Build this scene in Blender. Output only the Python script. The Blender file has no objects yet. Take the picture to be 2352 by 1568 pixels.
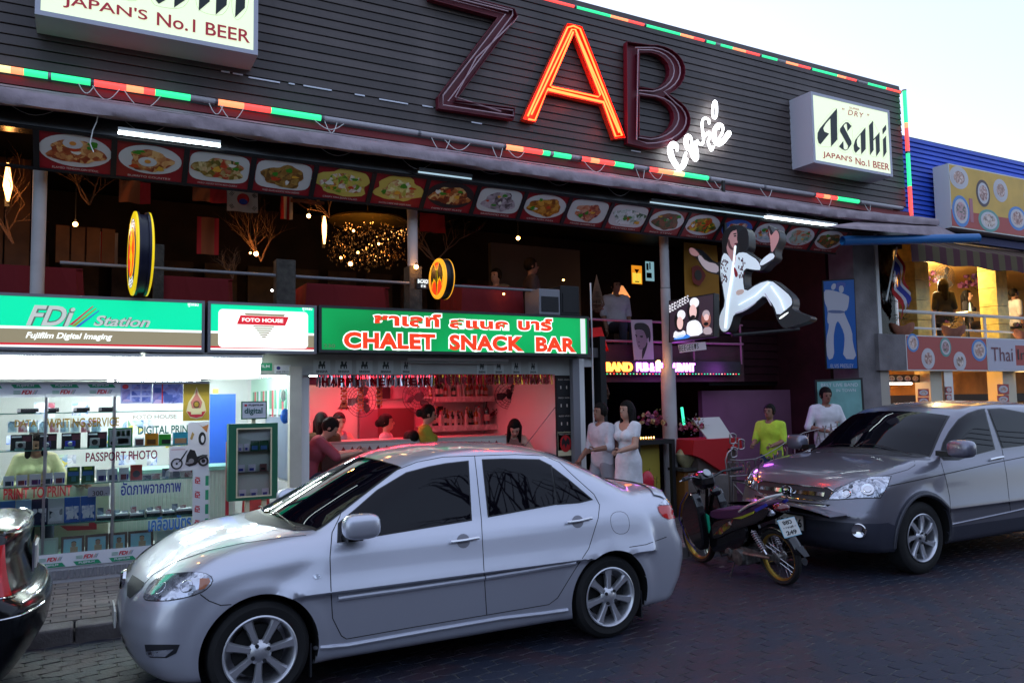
import bpy,bmesh,math,random
import numpy as np
from mathutils import Vector,Matrix,geometry
from mathutils.bvhtree import BVHTree
R=math.radians
SC=bpy.context.scene
COL=SC.collection
# ------------------------------------------------------------------ camera, sky, sun, exposure
F_,PITCH,ROLL,YAW,CH=1829.0,R(4.35),R(1.0),R(28.5),1.75
_fw=Vector((math.sin(YAW)*math.cos(PITCH),math.cos(YAW)*math.cos(PITCH),math.sin(PITCH)))
_r0=Vector((math.cos(YAW),-math.sin(YAW),0));_u0=_r0.cross(_fw)
_rt=math.cos(ROLL)*_r0-math.sin(ROLL)*_u0
_up=math.sin(ROLL)*_r0+math.cos(ROLL)*_u0
CAM=Vector((0,0,CH))
cd=bpy.data.cameras.new('camera');cam=bpy.data.objects.new('camera',cd);COL.objects.link(cam)
cam.matrix_world=Matrix(((_rt.x,_up.x,-_fw.x,0),(_rt.y,_up.y,-_fw.y,0),(_rt.z,_up.z,-_fw.z,CH),(0,0,0,1)))
cd.sensor_width=36.0;cd.lens=F_*36.0/2352.0;cd.clip_start=0.05;cd.clip_end=3000
SC.camera=cam
W=bpy.data.worlds.new('World');SC.world=W;W.use_nodes=True
nt=W.node_tree;bg=nt.nodes['Background']
sky=nt.nodes.new('ShaderNodeTexSky');sky.sky_type='NISHITA';sky.sun_disc=False
sky.sun_elevation=R(8.0);sky.sun_rotation=R(26);sky.air_density=1.0;sky.dust_density=1.0;sky.ozone_density=2.5
hz=nt.nodes.new('ShaderNodeMixRGB');hz.inputs[0].default_value=0.42
hz.inputs[2].default_value=(4.8,5.3,7.1,1)
nt.links.new(sky.outputs[0],hz.inputs[1]);nt.links.new(hz.outputs[0],bg.inputs[0]);bg.inputs[1].default_value=0.15
sd=bpy.data.lights.new('sun','SUN');sd.energy=0.12;sd.angle=R(15);sd.color=(1,.86,.74)
sun=bpy.data.objects.new('sun',sd);COL.objects.link(sun)
sun.rotation_euler=Vector((-math.sin(R(26))*math.cos(R(8)),-math.cos(R(26))*math.cos(R(8)),-math.sin(R(8)))).to_track_quat('-Z','Y').to_euler()
vs=SC.view_settings;SC.display_settings.display_device='sRGB'
vs.view_transform='Standard';vs.look='None';vs.gamma=1;vs.use_curve_mapping=False;vs.exposure=1.0
cy=SC.cycles;cy.use_denoising=True;cy.max_bounces=6;cy.diffuse_bounces=3;cy.glossy_bounces=4
cy.transmission_bounces=6;cy.transparent_max_bounces=12;cy.sample_clamp_indirect=4;cy.caustics_reflective=False;cy.caustics_refractive=False
cy.light_sampling_threshold=0.01
random.seed(7);RNG=random.Random(11)

# ------------------------------------------------------------------ helpers
def ray(u,v):return(_fw*F_+_rt*(u-1176)+_up*(784-v))
def P(u,v,Y):
    r=ray(u,v);return CAM+r*(Y/r.y)
def G(u,v,z=0.0):
    r=ray(u,v);return CAM+r*((z-CH)/r.z)
def z7(x,y):return(x/3.0,y/3.0+1045.7)
def z8(x,y):return(x/3.0+784,y/3.0+1045.7)
def z9(x,y):return(x/3.0+1568,y/3.0+1045.7)
def lin(h):
    h=h.lstrip('#');c=[int(h[i:i+2],16)/255 for i in(0,2,4)]
    return tuple((x/12.92 if x<=.04045 else((x+.055)/1.055)**2.4)for x in c)
MATS={}
def M(name,col=(.5,.5,.5),rough=.6,metal=0.,em=None,es=0.,nz=None,bump=None,coat=0.,spec=.5,alpha=1.,trans=0.,ior=1.45,aniso=None):
    if name in MATS:return MATS[name]
    if isinstance(col,str):col=lin(col)
    if isinstance(em,str):em=lin(em)
    m=bpy.data.materials.new(name);m.use_nodes=True;t=m.node_tree;b=t.nodes['Principled BSDF']
    b.inputs['Base Color'].default_value=(*col,1);b.inputs['Roughness'].default_value=rough
    b.inputs['Metallic'].default_value=metal;b.inputs['Specular IOR Level'].default_value=spec
    b.inputs['Coat Weight'].default_value=coat;b.inputs['Coat Roughness'].default_value=.04
    b.inputs['Alpha'].default_value=alpha;b.inputs['Transmission Weight'].default_value=trans;b.inputs['IOR'].default_value=ior
    if em:b.inputs['Emission Color'].default_value=(*em,1);b.inputs['Emission Strength'].default_value=es*.5
    if nz or bump:
        tc=t.nodes.new('ShaderNodeTexCoord')
    if nz:
        n=t.nodes.new('ShaderNodeTexNoise');n.inputs['Scale'].default_value=nz[0];n.inputs['Detail'].default_value=6
        t.links.new(tc.outputs['Object'],n.inputs['Vector'])
        r=t.nodes.new('ShaderNodeValToRGB');e=r.color_ramp.elements
        e[0].position=.3;e[1].position=.72
        a=nz[1];c2=nz[2]if len(nz)>2 else tuple(min(1,x*(1+a))for x in col)
        e[0].color=(*[x*(1-a)for x in col],1);e[1].color=(*c2,1)
        t.links.new(n.outputs['Fac'],r.inputs[0]);t.links.new(r.outputs[0],b.inputs['Base Color'])
        if em and len(nz)>3:t.links.new(r.outputs[0],b.inputs['Emission Color'])
    if bump:
        n=t.nodes.new('ShaderNodeTexNoise');n.inputs['Scale'].default_value=bump[0];n.inputs['Detail'].default_value=4
        t.links.new(tc.outputs['Object'],n.inputs['Vector'])
        bp=t.nodes.new('ShaderNodeBump');bp.inputs['Strength'].default_value=bump[1];bp.inputs['Distance'].default_value=.02
        t.links.new(n.outputs['Fac'],bp.inputs['Height']);t.links.new(bp.outputs[0],b.inputs['Normal'])
    MATS[name]=m;return m
def photo_mat(name,cols,scale=14.,em=0.,seed=0.,rough=.35,kind='vor'):
    if name in MATS:return MATS[name]
    m=bpy.data.materials.new(name);m.use_nodes=True;t=m.node_tree;b=t.nodes['Principled BSDF']
    tc=t.nodes.new('ShaderNodeTexCoord');mp=t.nodes.new('ShaderNodeMapping');mp.inputs['Location'].default_value=(seed*3.1,seed*1.7,seed*2.3)
    t.links.new(tc.outputs['Object'],mp.inputs[0])
    n0=t.nodes.new('ShaderNodeTexNoise');n0.inputs['Scale'].default_value=scale*.8;n0.inputs['Detail'].default_value=5;n0.inputs['Distortion'].default_value=1.5
    t.links.new(mp.outputs[0],n0.inputs['Vector'])
    r=t.nodes.new('ShaderNodeValToRGB');e=r.color_ramp.elements;k=len(cols)
    src=n0.outputs['Fac'];lo,hi=.3,.7
    if kind=='vor':
        v=t.nodes.new('ShaderNodeTexVoronoi');v.inputs['Scale'].default_value=scale*2.2;v.inputs['Randomness'].default_value=1
        mx=t.nodes.new('ShaderNodeVectorMath');mx.operation='ADD'
        t.links.new(mp.outputs[0],mx.inputs[0]);sc_=t.nodes.new('ShaderNodeVectorMath');sc_.operation='SCALE';sc_.inputs[3].default_value=.08
        t.links.new(n0.outputs['Color'],sc_.inputs[0]);t.links.new(sc_.outputs[0],mx.inputs[1]);t.links.new(mx.outputs[0],v.inputs['Vector'])
        sx=t.nodes.new('ShaderNodeSeparateColor');t.links.new(v.outputs['Color'],sx.inputs[0])
        ma=t.nodes.new('ShaderNodeMath');ma.operation='MULTIPLY_ADD';ma.inputs[1].default_value=.5
        t.links.new(sx.outputs[0],ma.inputs[0]);m2=t.nodes.new('ShaderNodeMath');m2.operation='MULTIPLY';m2.inputs[1].default_value=.5
        t.links.new(n0.outputs['Fac'],m2.inputs[0]);t.links.new(m2.outputs[0],ma.inputs[2]);src=ma.outputs[0];lo,hi=.2,.72
    while len(e)<k:e.new(.5)
    for i,c in enumerate(cols):
        e[i].position=lo+(hi-lo)*i/(k-1);e[i].color=(*(lin(c)if isinstance(c,str)else c),1)
    t.links.new(src,r.inputs[0]);t.links.new(r.outputs[0],b.inputs['Base Color'])
    b.inputs['Roughness'].default_value=rough
    if em:t.links.new(r.outputs[0],b.inputs['Emission Color']);b.inputs['Emission Strength'].default_value=em
    MATS[name]=m;return m

def frame_of(d,hint=None):
    d=Vector(d).normalized();h=Vector(hint)if hint else(Vector((0,0,1))if abs(d.z)<.95 else Vector((1,0,0)))
    s=d.cross(h).normalized();return d,s,s.cross(d)
class MB:
    def __init__(s):s.v=[];s.f=[];s.m=[]
    def add(s,vs_,fs,m=0):
        b=len(s.v);s.v.extend([tuple(x)for x in vs_]);s.f.extend([tuple(b+i for i in f)for f in fs]);s.m.extend([m]*len(fs));return s
    def box(s,x0,x1,y0,y1,z0,z1,m=0):
        if x0>x1:x0,x1=x1,x0
        if y0>y1:y0,y1=y1,y0
        if z0>z1:z0,z1=z1,z0
        return s.add([(x0,y0,z0),(x1,y0,z0),(x1,y1,z0),(x0,y1,z0),(x0,y0,z1),(x1,y0,z1),(x1,y1,z1),(x0,y1,z1)],
              [(0,3,2,1),(4,5,6,7),(0,1,5,4),(1,2,6,5),(2,3,7,6),(3,0,4,7)],m)
    def bar(s,p0,p1,w,h,m=0,hint=None):
        p0,p1=Vector(p0),Vector(p1);d,a,b=frame_of(p1-p0,hint)
        q=[p+a*w*.5*i+b*h*.5*j for p in(p0,p1)for i,j in((-1,-1),(1,-1),(1,1),(-1,1))]
        return s.add(q,[(0,1,2,3),(7,6,5,4),(0,4,5,1),(1,5,6,2),(2,6,7,3),(3,7,4,0)],m)
    def tube(s,pts,r,n=8,m=0,closed=False,caps=True,sq=1.0):
        pts=[Vector(p)for p in pts];k=len(pts);rs=r if hasattr(r,'__len__')else[r]*k
        vs_=[];a=None
        for i,p in enumerate(pts):
            if closed:d=pts[(i+1)%k]-pts[i-1]
            else:d=pts[min(i+1,k-1)]-pts[max(i-1,0)]
            if d.length<1e-9:d=Vector((0,0,1))
            d.normalize()
            if a is None:a=frame_of(d)[1]
            a=(a-d*a.dot(d));a=a.normalized()if a.length>1e-6 else frame_of(d)[1]
            b=d.cross(a)
            for j in range(n):
                t=2*math.pi*j/n;vs_.append(p+a*math.cos(t)*rs[i]+b*math.sin(t)*rs[i]*sq)
        fs=[]
        for i in range(k if closed else k-1):
            i2=(i+1)%k
            for j in range(n):fs.append((i*n+j,i*n+(j+1)%n,i2*n+(j+1)%n,i2*n+j))
        if caps and not closed:fs.append(tuple(range(n))[::-1]);fs.append(tuple((k-1)*n+j for j in range(n)))
        return s.add(vs_,fs,m)
    def cyl(s,p0,p1,r0,r1=None,n=12,m=0):return s.tube([p0,p1],[r0,r0 if r1 is None else r1],n,m)
    def lathe(s,prof,c=(0,0,0),ax=(0,0,1),n=24,m=0,cap=True):
        d,a,b=frame_of(ax);c=Vector(c);vs_=[]
        for r,h in prof:
            for j in range(n):
                t=2*math.pi*j/n;vs_.append(c+d*h+(a*math.cos(t)+b*math.sin(t))*r)
        fs=[(i*n+j,i*n+(j+1)%n,(i+1)*n+(j+1)%n,(i+1)*n+j)for i in range(len(prof)-1)for j in range(n)]
        if cap:
            if prof[0][0]>1e-4:fs.append(tuple(range(n))[::-1])
            if prof[-1][0]>1e-4:fs.append(tuple((len(prof)-1)*n+j for j in range(n)))
        return s.add(vs_,fs,m)
    def prism(s,poly,vec,m=0):
        k=len(poly);v=Vector(vec);p=[Vector(q)for q in poly]
        return s.add(p+[q+v for q in p],[tuple(range(k))[::-1],tuple(range(k,2*k))]+[(i,(i+1)%k,k+(i+1)%k,k+i)for i in range(k)],m)
    def face(s,poly,m=0):return s.add(poly,[tuple(range(len(poly)))],m)
    def ell(s,c,r,nu=14,nv=9,m=0,rot=None):
        c=Vector(c);r=r if hasattr(r,'__len__')else(r,r,r);vs_=[];fs=[]
        for i in range(nv+1):
            ph=math.pi*i/nv
            for j in range(nu):
                t=2*math.pi*j/nu;q=Vector((r[0]*math.sin(ph)*math.cos(t),r[1]*math.sin(ph)*math.sin(t),-r[2]*math.cos(ph)))
                if rot:q=rot@q
                vs_.append(c+q)
        for i in range(nv):
            for j in range(nu):fs.append((i*nu+j,i*nu+(j+1)%nu,(i+1)*nu+(j+1)%nu,(i+1)*nu+j))
        return s.add(vs_,fs,m)
    def disc(s,c,ax,rx,ry=None,n=28,m=0,hint=None,wob=0.,seed=0,th=0.):
        d,a,b=frame_of(ax,hint);c=Vector(c);ry=ry or rx;rr=random.Random(seed)
        ph=[rr.random()*6 for _ in range(4)]
        pts=[]
        for j in range(n):
            t=2*math.pi*j/n;k=1+wob*(math.sin(3*t+ph[0])+.7*math.sin(5*t+ph[1])+.5*math.sin(8*t+ph[2]))
            pts.append(c+a*rx*k*math.cos(t)+b*ry*k*math.sin(t))
        if th:return s.prism(pts,d*th,m)
        return s.add(pts,[tuple(range(n))],m)
WMX={}
def wm(o):return WMX.get(o.name,Matrix.Identity(4))
def link(name,me,mats,parent=None,world=True,smooth=False,bevel=0.,angle=35):
    if parent is not None and world:me.transform(wm(parent).inverted())
    for m in(mats if isinstance(mats,(list,tuple))else[mats]):me.materials.append(m)
    if smooth:
        me.polygons.foreach_set('use_smooth',[True]*len(me.polygons));me.set_sharp_from_angle(angle=R(angle))
    o=bpy.data.objects.new(name,me);COL.objects.link(o)
    if parent is not None:o.parent=parent;WMX[o.name]=wm(parent)
    if bevel:
        b=o.modifiers.new('bevel','BEVEL');b.width=bevel;b.segments=2;b.limit_method='ANGLE';b.angle_limit=R(50)
    return o
def build(mb,name,mats,parent=None,world=True,smooth=False,bevel=0.,angle=35):
    if getattr(mb,'mir',None)is not None:m2=mb.mir;mb.mir=None;build(m2,name,mats,parent,world,smooth,bevel,angle)
    me=bpy.data.meshes.new(name);me.from_pydata(mb.v,[],mb.f)
    if any(mb.m):me.polygons.foreach_set('material_index',mb.m)
    me.validate();me.update()
    bm=bmesh.new();bm.from_mesh(me);bmesh.ops.recalc_face_normals(bm,faces=bm.faces);bm.to_mesh(me);bm.free()
    return link(name,me,mats,parent,world,smooth,bevel,angle)
def tag(o,label,cat,group=None):
    o['label']=label;o['category']=cat
    if group:o['group']=group
    return o
def struct(o,kind='structure'):o['kind']=kind;return o
def thing(name,label,cat,loc=(0,0,0),rz=0.,group=None,tilt=None):
    o=bpy.data.objects.new(name,None);COL.objects.link(o);o.empty_display_size=.1
    mt=Matrix.Translation(Vector(loc))@Matrix.Rotation(rz,4,'Z')
    if tilt is not None:mt=mt@tilt
    o.matrix_world=mt;WMX[o.name]=mt
    return tag(o,label,cat,group)
def copy_thing(root,loc,rz,label,group=None):
    r=root.copy();COL.objects.link(r);r.location=loc;r.rotation_euler=(0,0,rz);r['label']=label
    if group:r['group']=group
    WMX[r.name]=Matrix.Translation(Vector(loc))@Matrix.Rotation(rz,4,'Z')
    for ch in list(root.children):
        c=ch.copy();COL.objects.link(c);c.parent=r
        for g in list(ch.children):
            d=g.copy();COL.objects.link(d);d.parent=c
    return r
def curve_mesh(paths,extrude,closed=True):
    c=bpy.data.curves.new('c','CURVE');c.dimensions='2D';c.fill_mode='BOTH';c.extrude=extrude
    for p in paths:
        sp=c.splines.new('POLY');sp.points.add(len(p)-1)
        for i,q in enumerate(p):sp.points[i].co=(q[0],q[1],0,1)
        sp.use_cyclic_u=True
    return _tomesh(c)
def _tomesh(c):
    o=bpy.data.objects.new('tmp',c);COL.objects.link(o)
    dg=bpy.context.evaluated_depsgraph_get();dg.update()
    me=bpy.data.meshes.new_from_object(o.evaluated_get(dg));me.materials.clear()
    bpy.data.objects.remove(o);bpy.data.curves.remove(c)
    return me
def text_mesh(s,bold=0.,shear=0.,extrude=.0,space=1.):
    c=bpy.data.curves.new('t','FONT');c.body=s;c.size=1;c.offset=bold;c.shear=shear;c.extrude=extrude
    c.space_character=space;c.resolution_u=4
    return _tomesh(c)
def fit(me,x0,x1,y0,y1,z=0.):
    n=len(me.vertices)
    if n==0:return me
    a=np.empty(n*3);me.vertices.foreach_get('co',a);a=a.reshape(-1,3)
    mn,mx=a.min(0),a.max(0)
    a[:,0]=x0+(a[:,0]-mn[0])/max(mx[0]-mn[0],1e-6)*(x1-x0);a[:,1]=y0+(a[:,1]-mn[1])/max(mx[1]-mn[1],1e-6)*(y1-y0)
    a[:,2]+=z;me.vertices.foreach_set('co',a.ravel());me.update();return me
def to_wall(me,Y,depth_sign=-1):
    me.transform(Matrix(((1,0,0,0),(0,0,-1,Y),(0,1,0,0),(0,0,0,1))));me.update();return me
def wall_text(name,s,x0,x1,z0,z1,Y,mat,parent=None,bold=0.,shear=0.,ext=.002,off=.004,space=1.):
    me=fit(text_mesh(s,bold,shear,0,space),x0,x1,z0,z1)
    if ext>.0021:
        me=fit(text_mesh(s,bold,shear,ext,space),x0,x1,z0,z1)
    to_wall(me,Y-off);return link(name,me,mat,parent)
def px_text(name,s,tl,br,Y,mat,parent=None,**k):
    a,b=P(*tl,Y),P(*br,Y);return wall_text(name,s,a.x,b.x,min(a.z,b.z),max(a.z,b.z),Y,mat,parent,**k)
def textured_basis(me,origin,ax,up):
    ax,up=Vector(ax).normalized(),Vector(up).normalized();n=ax.cross(up);o=Vector(origin)
    me.transform(Matrix(((ax.x,up.x,n.x,o.x),(ax.y,up.y,n.y,o.y),(ax.z,up.z,n.z,o.z),(0,0,0,1))));me.update();return me
def ordinal(i):return['first','second','third','fourth','fifth','sixth','seventh','eighth','ninth','tenth','eleventh','twelfth','thirteenth','fourteenth','fifteenth','sixteenth','seventeenth','eighteenth','nineteenth','twentieth'][i]

# ---- implicit surfaces (negative inside) meshed with surface nets, then pulled onto the exact surface
def nets(f,lo,hi,h,snap=None,newton=3):
    ax=[np.arange(lo[i]-h,hi[i]+2*h,h)for i in range(3)]
    X,Y,Z=np.meshgrid(*ax,indexing='ij');Fv=f(X,Y,Z);S=Fv<0
    nx,ny,nz_=S.shape;cs=np.zeros((nx-1,ny-1,nz_-1),int)
    for dx in(0,1):
        for dy in(0,1):
            for dz in(0,1):cs+=S[dx:nx-1+dx,dy:ny-1+dy,dz:nz_-1+dz]
    act=(cs>0)&(cs<8);idx=-np.ones(act.shape,int);ii=np.argwhere(act);idx[act]=np.arange(len(ii))
    acc=np.zeros((len(ii),3));cnt=np.zeros(len(ii));I,J,K=ii.T
    for a in range(3):
        o1,o2=[q for q in range(3)if q!=a]
        for p in(0,1):
            for q in(0,1):
                d0=[0,0,0];d0[o1]=p;d0[o2]=q;d1=list(d0);d1[a]=1
                f0=Fv[I+d0[0],J+d0[1],K+d0[2]];f1=Fv[I+d1[0],J+d1[1],K+d1[2]]
                m=(f0<0)!=(f1<0);t=np.where(m,f0/np.where(m,f0-f1,1),0)
                c=np.stack([I+d0[0],J+d0[1],K+d0[2]],1).astype(float);c[:,a]+=t
                acc[m]+=c[m];cnt[m]+=1
    V=acc/cnt[:,None];org=np.array([ax[0][0],ax[1][0],ax[2][0]]);V=org+V*h
    quads=[]
    for a in range(3):
        o1,o2=[(1,2),(2,0),(0,1)][a]
        sl0=[slice(None)]*3;sl1=[slice(None)]*3;sl0[a]=slice(0,-1);sl1[a]=slice(1,None)
        A=S[tuple(sl0)];B=S[tuple(sl1)];e=np.argwhere(A!=B)
        sh=np.array(act.shape);ok=(e[:,o1]>0)&(e[:,o2]>0)&(e[:,o1]<sh[o1])&(e[:,o2]<sh[o2])&(e[:,a]<sh[a])
        e=e[ok];ins=A[tuple(e.T)]
        def g(d1,d2):
            q=e.copy();q[:,o1]+=d1;q[:,o2]+=d2;return idx[tuple(q.T)]
        q=np.stack([g(-1,-1),g(0,-1),g(0,0),g(-1,0)],1)
        q[~ins]=q[~ins][:,::-1];quads.append(q)
    Q=np.concatenate(quads)
    eps=h*.05
    def newt(ff,V,sel=None):
        p=V if sel is None else V[sel]
        f0=ff(*p.T);g_=np.stack([(ff(*(p+eps*np.eye(3)[i]).T)-ff(*(p-eps*np.eye(3)[i]).T))/(2*eps)for i in range(3)],1)
        n2=(g_**2).sum(1);st=g_*(f0/np.maximum(n2,1e-6))[:,None]
        L=np.linalg.norm(st,axis=1);st*=np.minimum(1,h*.8/np.maximum(L,1e-9))[:,None]
        if sel is None:return V-st
        V=V.copy();V[sel]=p-st;return V
    for _ in range(newton):V=newt(f,V)
    if snap:
        fa,fb=snap
        sel=(np.abs(fa(*V.T))<h*.75)&(np.abs(fb(*V.T))<h*.75)
        for _ in range(4):
            if sel.any():V=newt(fa,V,sel);V=newt(fb,V,sel)
    return V,Q
def np_mesh(name,V,Q):
    me=bpy.data.meshes.new(name);me.vertices.add(len(V));me.vertices.foreach_set('co',V.ravel())
    n=len(Q);me.loops.add(n*4);me.loops.foreach_set('vertex_index',Q.ravel().astype(np.int32));me.polygons.add(n)
    me.polygons.foreach_set('loop_start',np.arange(0,n*4,4,dtype=np.int32));me.update(calc_edges=True);me.validate();return me
def smax(a,b,k):h=np.maximum(k-np.abs(a-b),0)/k;return np.maximum(a,b)+h*h*k*.25
def smin(a,b,k):h=np.maximum(k-np.abs(a-b),0)/k;return np.minimum(a,b)-h*h*k*.25
def caps_sdf(X,Y,Z,a,b,r0,r1=None):
    r1=r0 if r1 is None else r1;a=np.array(a,float);b=np.array(b,float);d=b-a;L=max((d**2).sum(),1e-9)
    t=np.clip(((X-a[0])*d[0]+(Y-a[1])*d[1]+(Z-a[2])*d[2])/L,0,1)
    return np.sqrt((X-a[0]-t*d[0])**2+(Y-a[1]-t*d[1])**2+(Z-a[2]-t*d[2])**2)-(r0+(r1-r0)*t)
def ell_sdf(X,Y,Z,c,r):
    k0=np.sqrt(((X-c[0])/r[0])**2+((Y-c[1])/r[1])**2+((Z-c[2])/r[2])**2)
    k1=np.sqrt(((X-c[0])/r[0]**2)**2+((Y-c[1])/r[1]**2)**2+((Z-c[2])/r[2]**2)**2)
    return k0*(k0-1)/np.maximum(k1,1e-6)
# ---- a patch that hugs a body: outline (in photo or plan coordinates) + caster -> curved sheet
def chaikin(p,n=2):
    for _ in range(n):
        q=[]
        for i in range(len(p)):
            a,b=p[i],p[(i+1)%len(p)]
            q.append((a[0]*.75+b[0]*.25,a[1]*.75+b[1]*.25));q.append((a[0]*.25+b[0]*.75,a[1]*.25+b[1]*.75))
        p=q
    return p
def fill2d(poly,step):
    from mathutils.geometry import delaunay_2d_cdt
    b=[]
    k=len(poly)
    for i in range(k):
        a,c=poly[i],poly[(i+1)%k];L=math.hypot(c[0]-a[0],c[1]-a[1]);n=max(1,int(L/step))
        for j in range(n):b.append((a[0]+(c[0]-a[0])*j/n,a[1]+(c[1]-a[1])*j/n))
    nb=len(b);A=np.array(b);mn,mx=A.min(0),A.max(0);pts=list(b)
    xs=np.arange(mn[0]+step*.5,mx[0],step);ys=np.arange(mn[1]+step*.5,mx[1],step)
    for x in xs:
        for y in ys:
            ins=False;j=nb-1;dmin=1e9
            for i in range(nb):
                xi,yi=b[i];xj,yj=b[j]
                if(yi>y)!=(yj>y)and x<(xj-xi)*(y-yi)/(yj-yi)+xi:ins=not ins
                dmin=min(dmin,(xi-x)**2+(yi-y)**2);j=i
            if ins and dmin>(step*.45)**2:pts.append((x,y))
    r=delaunay_2d_cdt([Vector(p)for p in pts],[],[list(range(nb))],1,1e-5)
    return[tuple(v)for v in r[0]],r[2]
class Skin:
    def __init__(s,V,Q,mw):s.bvh=BVHTree.FromPolygons([tuple(v)for v in V],[tuple(q)for q in Q]);s.mw=mw;s.inv=mw.inverted()
    def photo(s,u,v):
        o=s.inv@CAM;d=(s.inv.to_3x3()@ray(u,v)).normalized();h=s.bvh.ray_cast(o,d,60)
        return(h[0],h[1]if h[1].dot(d)<0 else-h[1])if h[0]is not None else None
    def along(s,o,d):
        h=s.bvh.ray_cast(Vector(o),Vector(d).normalized(),20)
        return(h[0],h[1]if h[1].dot(Vector(d))<0 else-h[1])if h[0]is not None else None
def patch(skin,poly,off,step,cast=None,th=.0,mirror=False):
    cast=cast or skin.photo
    pts,tris=fill2d(poly,step);vs_=[];ok=[]
    for p in pts:
        h=cast(*p);ok.append(h is not None)
        vs_.append(h[0]+h[1]*off if h else Vector((0,0,0)))
    tr=[t for t in tris if all(ok[i]for i in t)]
    # drop triangles that jump across a silhouette
    L=sorted([(vs_[t[0]]-vs_[t[1]]).length for t in tr])or[1];med=L[len(L)//2]
    tr=[t for t in tr if max((vs_[t[i]]-vs_[t[(i+1)%3]]).length for i in range(3))<med*6+.02]
    mb=MB();mb.add(vs_,tr)
    if mirror:mb.mir=MB().add([(v.x,-v.y,v.z)for v in vs_],[tuple(t[::-1])for t in tr])
    return mb
def ribbon(skin,line,off,r,cast=None,closed=False,mirror=False,step=None,n=5):
    cast=cast or skin.photo;pts=[]
    k=len(line)
    seq=[]
    for i in range(k if closed else k-1):
        a,c=line[i],line[(i+1)%k];L=math.hypot(c[0]-a[0],c[1]-a[1]);m=max(1,int(L/step))if step else 1
        for j in range(m):seq.append((a[0]+(c[0]-a[0])*j/m,a[1]+(c[1]-a[1])*j/m))
    if not closed:seq.append(line[-1])
    for p in seq:
        h=cast(*p)
        if h:pts.append(h[0]+h[1]*off)
    mb=MB()
    if len(pts)>2:
        mb.tube(pts,r,n,closed=closed)
        if mirror:mb.mir=MB().tube([(v.x,-v.y,v.z)for v in pts],r,n,closed=closed)
    return mb
# ================================================================== materials of the setting
m_asph=M('road_joint_sand',(.085,.085,.08),.95,nz=(3,.6))
def paver_mat(name,cols,seed):
    m=photo_mat(name,cols,1.3,0,seed,.62,'noise');t=m.node_tree;b=t.nodes['Principled BSDF']
    tc=t.nodes.new('ShaderNodeTexCoord');oi=t.nodes.new('ShaderNodeNewGeometry')
    n=t.nodes.new('ShaderNodeTexNoise');n.inputs['Scale'].default_value=45;n.inputs['Detail'].default_value=6
    t.links.new(oi.outputs['Position'],n.inputs['Vector'])
    bp=t.nodes.new('ShaderNodeBump');bp.inputs['Strength'].default_value=.5;bp.inputs['Distance'].default_value=.01
    t.links.new(n.outputs['Fac'],bp.inputs['Height']);t.links.new(bp.outputs[0],b.inputs['Normal'])
    mp=[x for x in t.nodes if x.type=='MAPPING'][0];t.links.new(oi.outputs['Position'],mp.inputs[0])
    # random tone per stone
    r=t.nodes.new('ShaderNodeMixRGB');r.blend_type='MULTIPLY';r.inputs[0].default_value=1
    src=b.inputs['Base Color'].links[0].from_socket;t.links.new(src,r.inputs[1])
    pi=t.nodes.new('ShaderNodeTexWhiteNoise');pi.noise_dimensions='1D'
    t.links.new(oi.outputs['Random Per Island'],pi.inputs['W'])
    o2=t.nodes.new('ShaderNodeObjectInfo');ad=t.nodes.new('ShaderNodeMath');ad.operation='ADD'
    t.links.new(pi.outputs['Value'],ad.inputs[0]);t.links.new(o2.outputs['Random'],ad.inputs[1])
    fr=t.nodes.new('ShaderNodeMath');fr.operation='FRACT';t.links.new(ad.outputs[0],fr.inputs[0])
    cr=t.nodes.new('ShaderNodeValToRGB');cr.color_ramp.elements[0].color=(.82,.82,.84,1);cr.color_ramp.elements[1].color=(1.15,1.08,1.06,1)
    t.links.new(fr.outputs[0],cr.inputs[0]);t.links.new(cr.outputs[0],r.inputs[2]);t.links.new(r.outputs[0],b.inputs['Base Color'])
    return m
m_paver=paver_mat('dark_paver',[(.011,.017,.037),(.014,.019,.037),(.032,.018,.028),(.013,.018,.036)],1.)
m_brick=paver_mat('pavement_brick',[(.11,.10,.105),(.15,.125,.12),(.10,.095,.10)],4.)
m_kerb=M('kerb_concrete',(.17,.155,.15),.85,nz=(5,.35),bump=(40,.3))
m_conc=M('concrete',(.20,.19,.19),.85,nz=(3,.2),bump=(30,.2))
m_slab=M('floor_slab',(.10,.09,.09),.8)
m_slat=M('dark_slat_paint',(.074,.058,.055),.5,nz=(1.6,.3),bump=(25,.08))
def vary(m,lo,hi):
    t=m.node_tree;b=t.nodes['Principled BSDF'];o=t.nodes.new('ShaderNodeObjectInfo');r=t.nodes.new('ShaderNodeMapRange');r.inputs[3].default_value=lo;r.inputs[4].default_value=hi
    x=t.nodes.new('ShaderNodeVectorMath');x.operation='SCALE';t.links.new(o.outputs['Random'],r.inputs[0]);t.links.new(r.outputs[0],x.inputs[3]);t.links.new(b.inputs['Base Color'].links[0].from_socket,x.inputs[0]);t.links.new(x.outputs[0],b.inputs['Base Color'])
vary(m_slat,.72,1.25)
m_black=M('black_paint',(.008,.008,.009),.55)
m_dark=M('dark_brown_wall',(.020,.011,.009),.8,nz=(3,.4))
m_white=M('white_paint',(.72,.72,.70),.6)
m_shopw=M('shop_white_wall',(.62,.66,.62),.7)
m_alu=M('aluminium',(.55,.55,.57),.35,.9)
m_greymetal=M('grey_metal',(.22,.22,.24),.5,.3)
m_maroon=M('maroon_board',(.045,.008,.014),.6,nz=(4,.3))
m_blue=M('blue_slat_paint',(.025,.085,.55),.5,nz=(2,.15));vary(m_blue,.85,1.15)
m_red=M('red_cloth',(.15,.004,.008),.85,bump=(18,.15))
m_col=M('white_column',(.46,.44,.44),.75,nz=(4,.12))
m_glass=None
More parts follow.
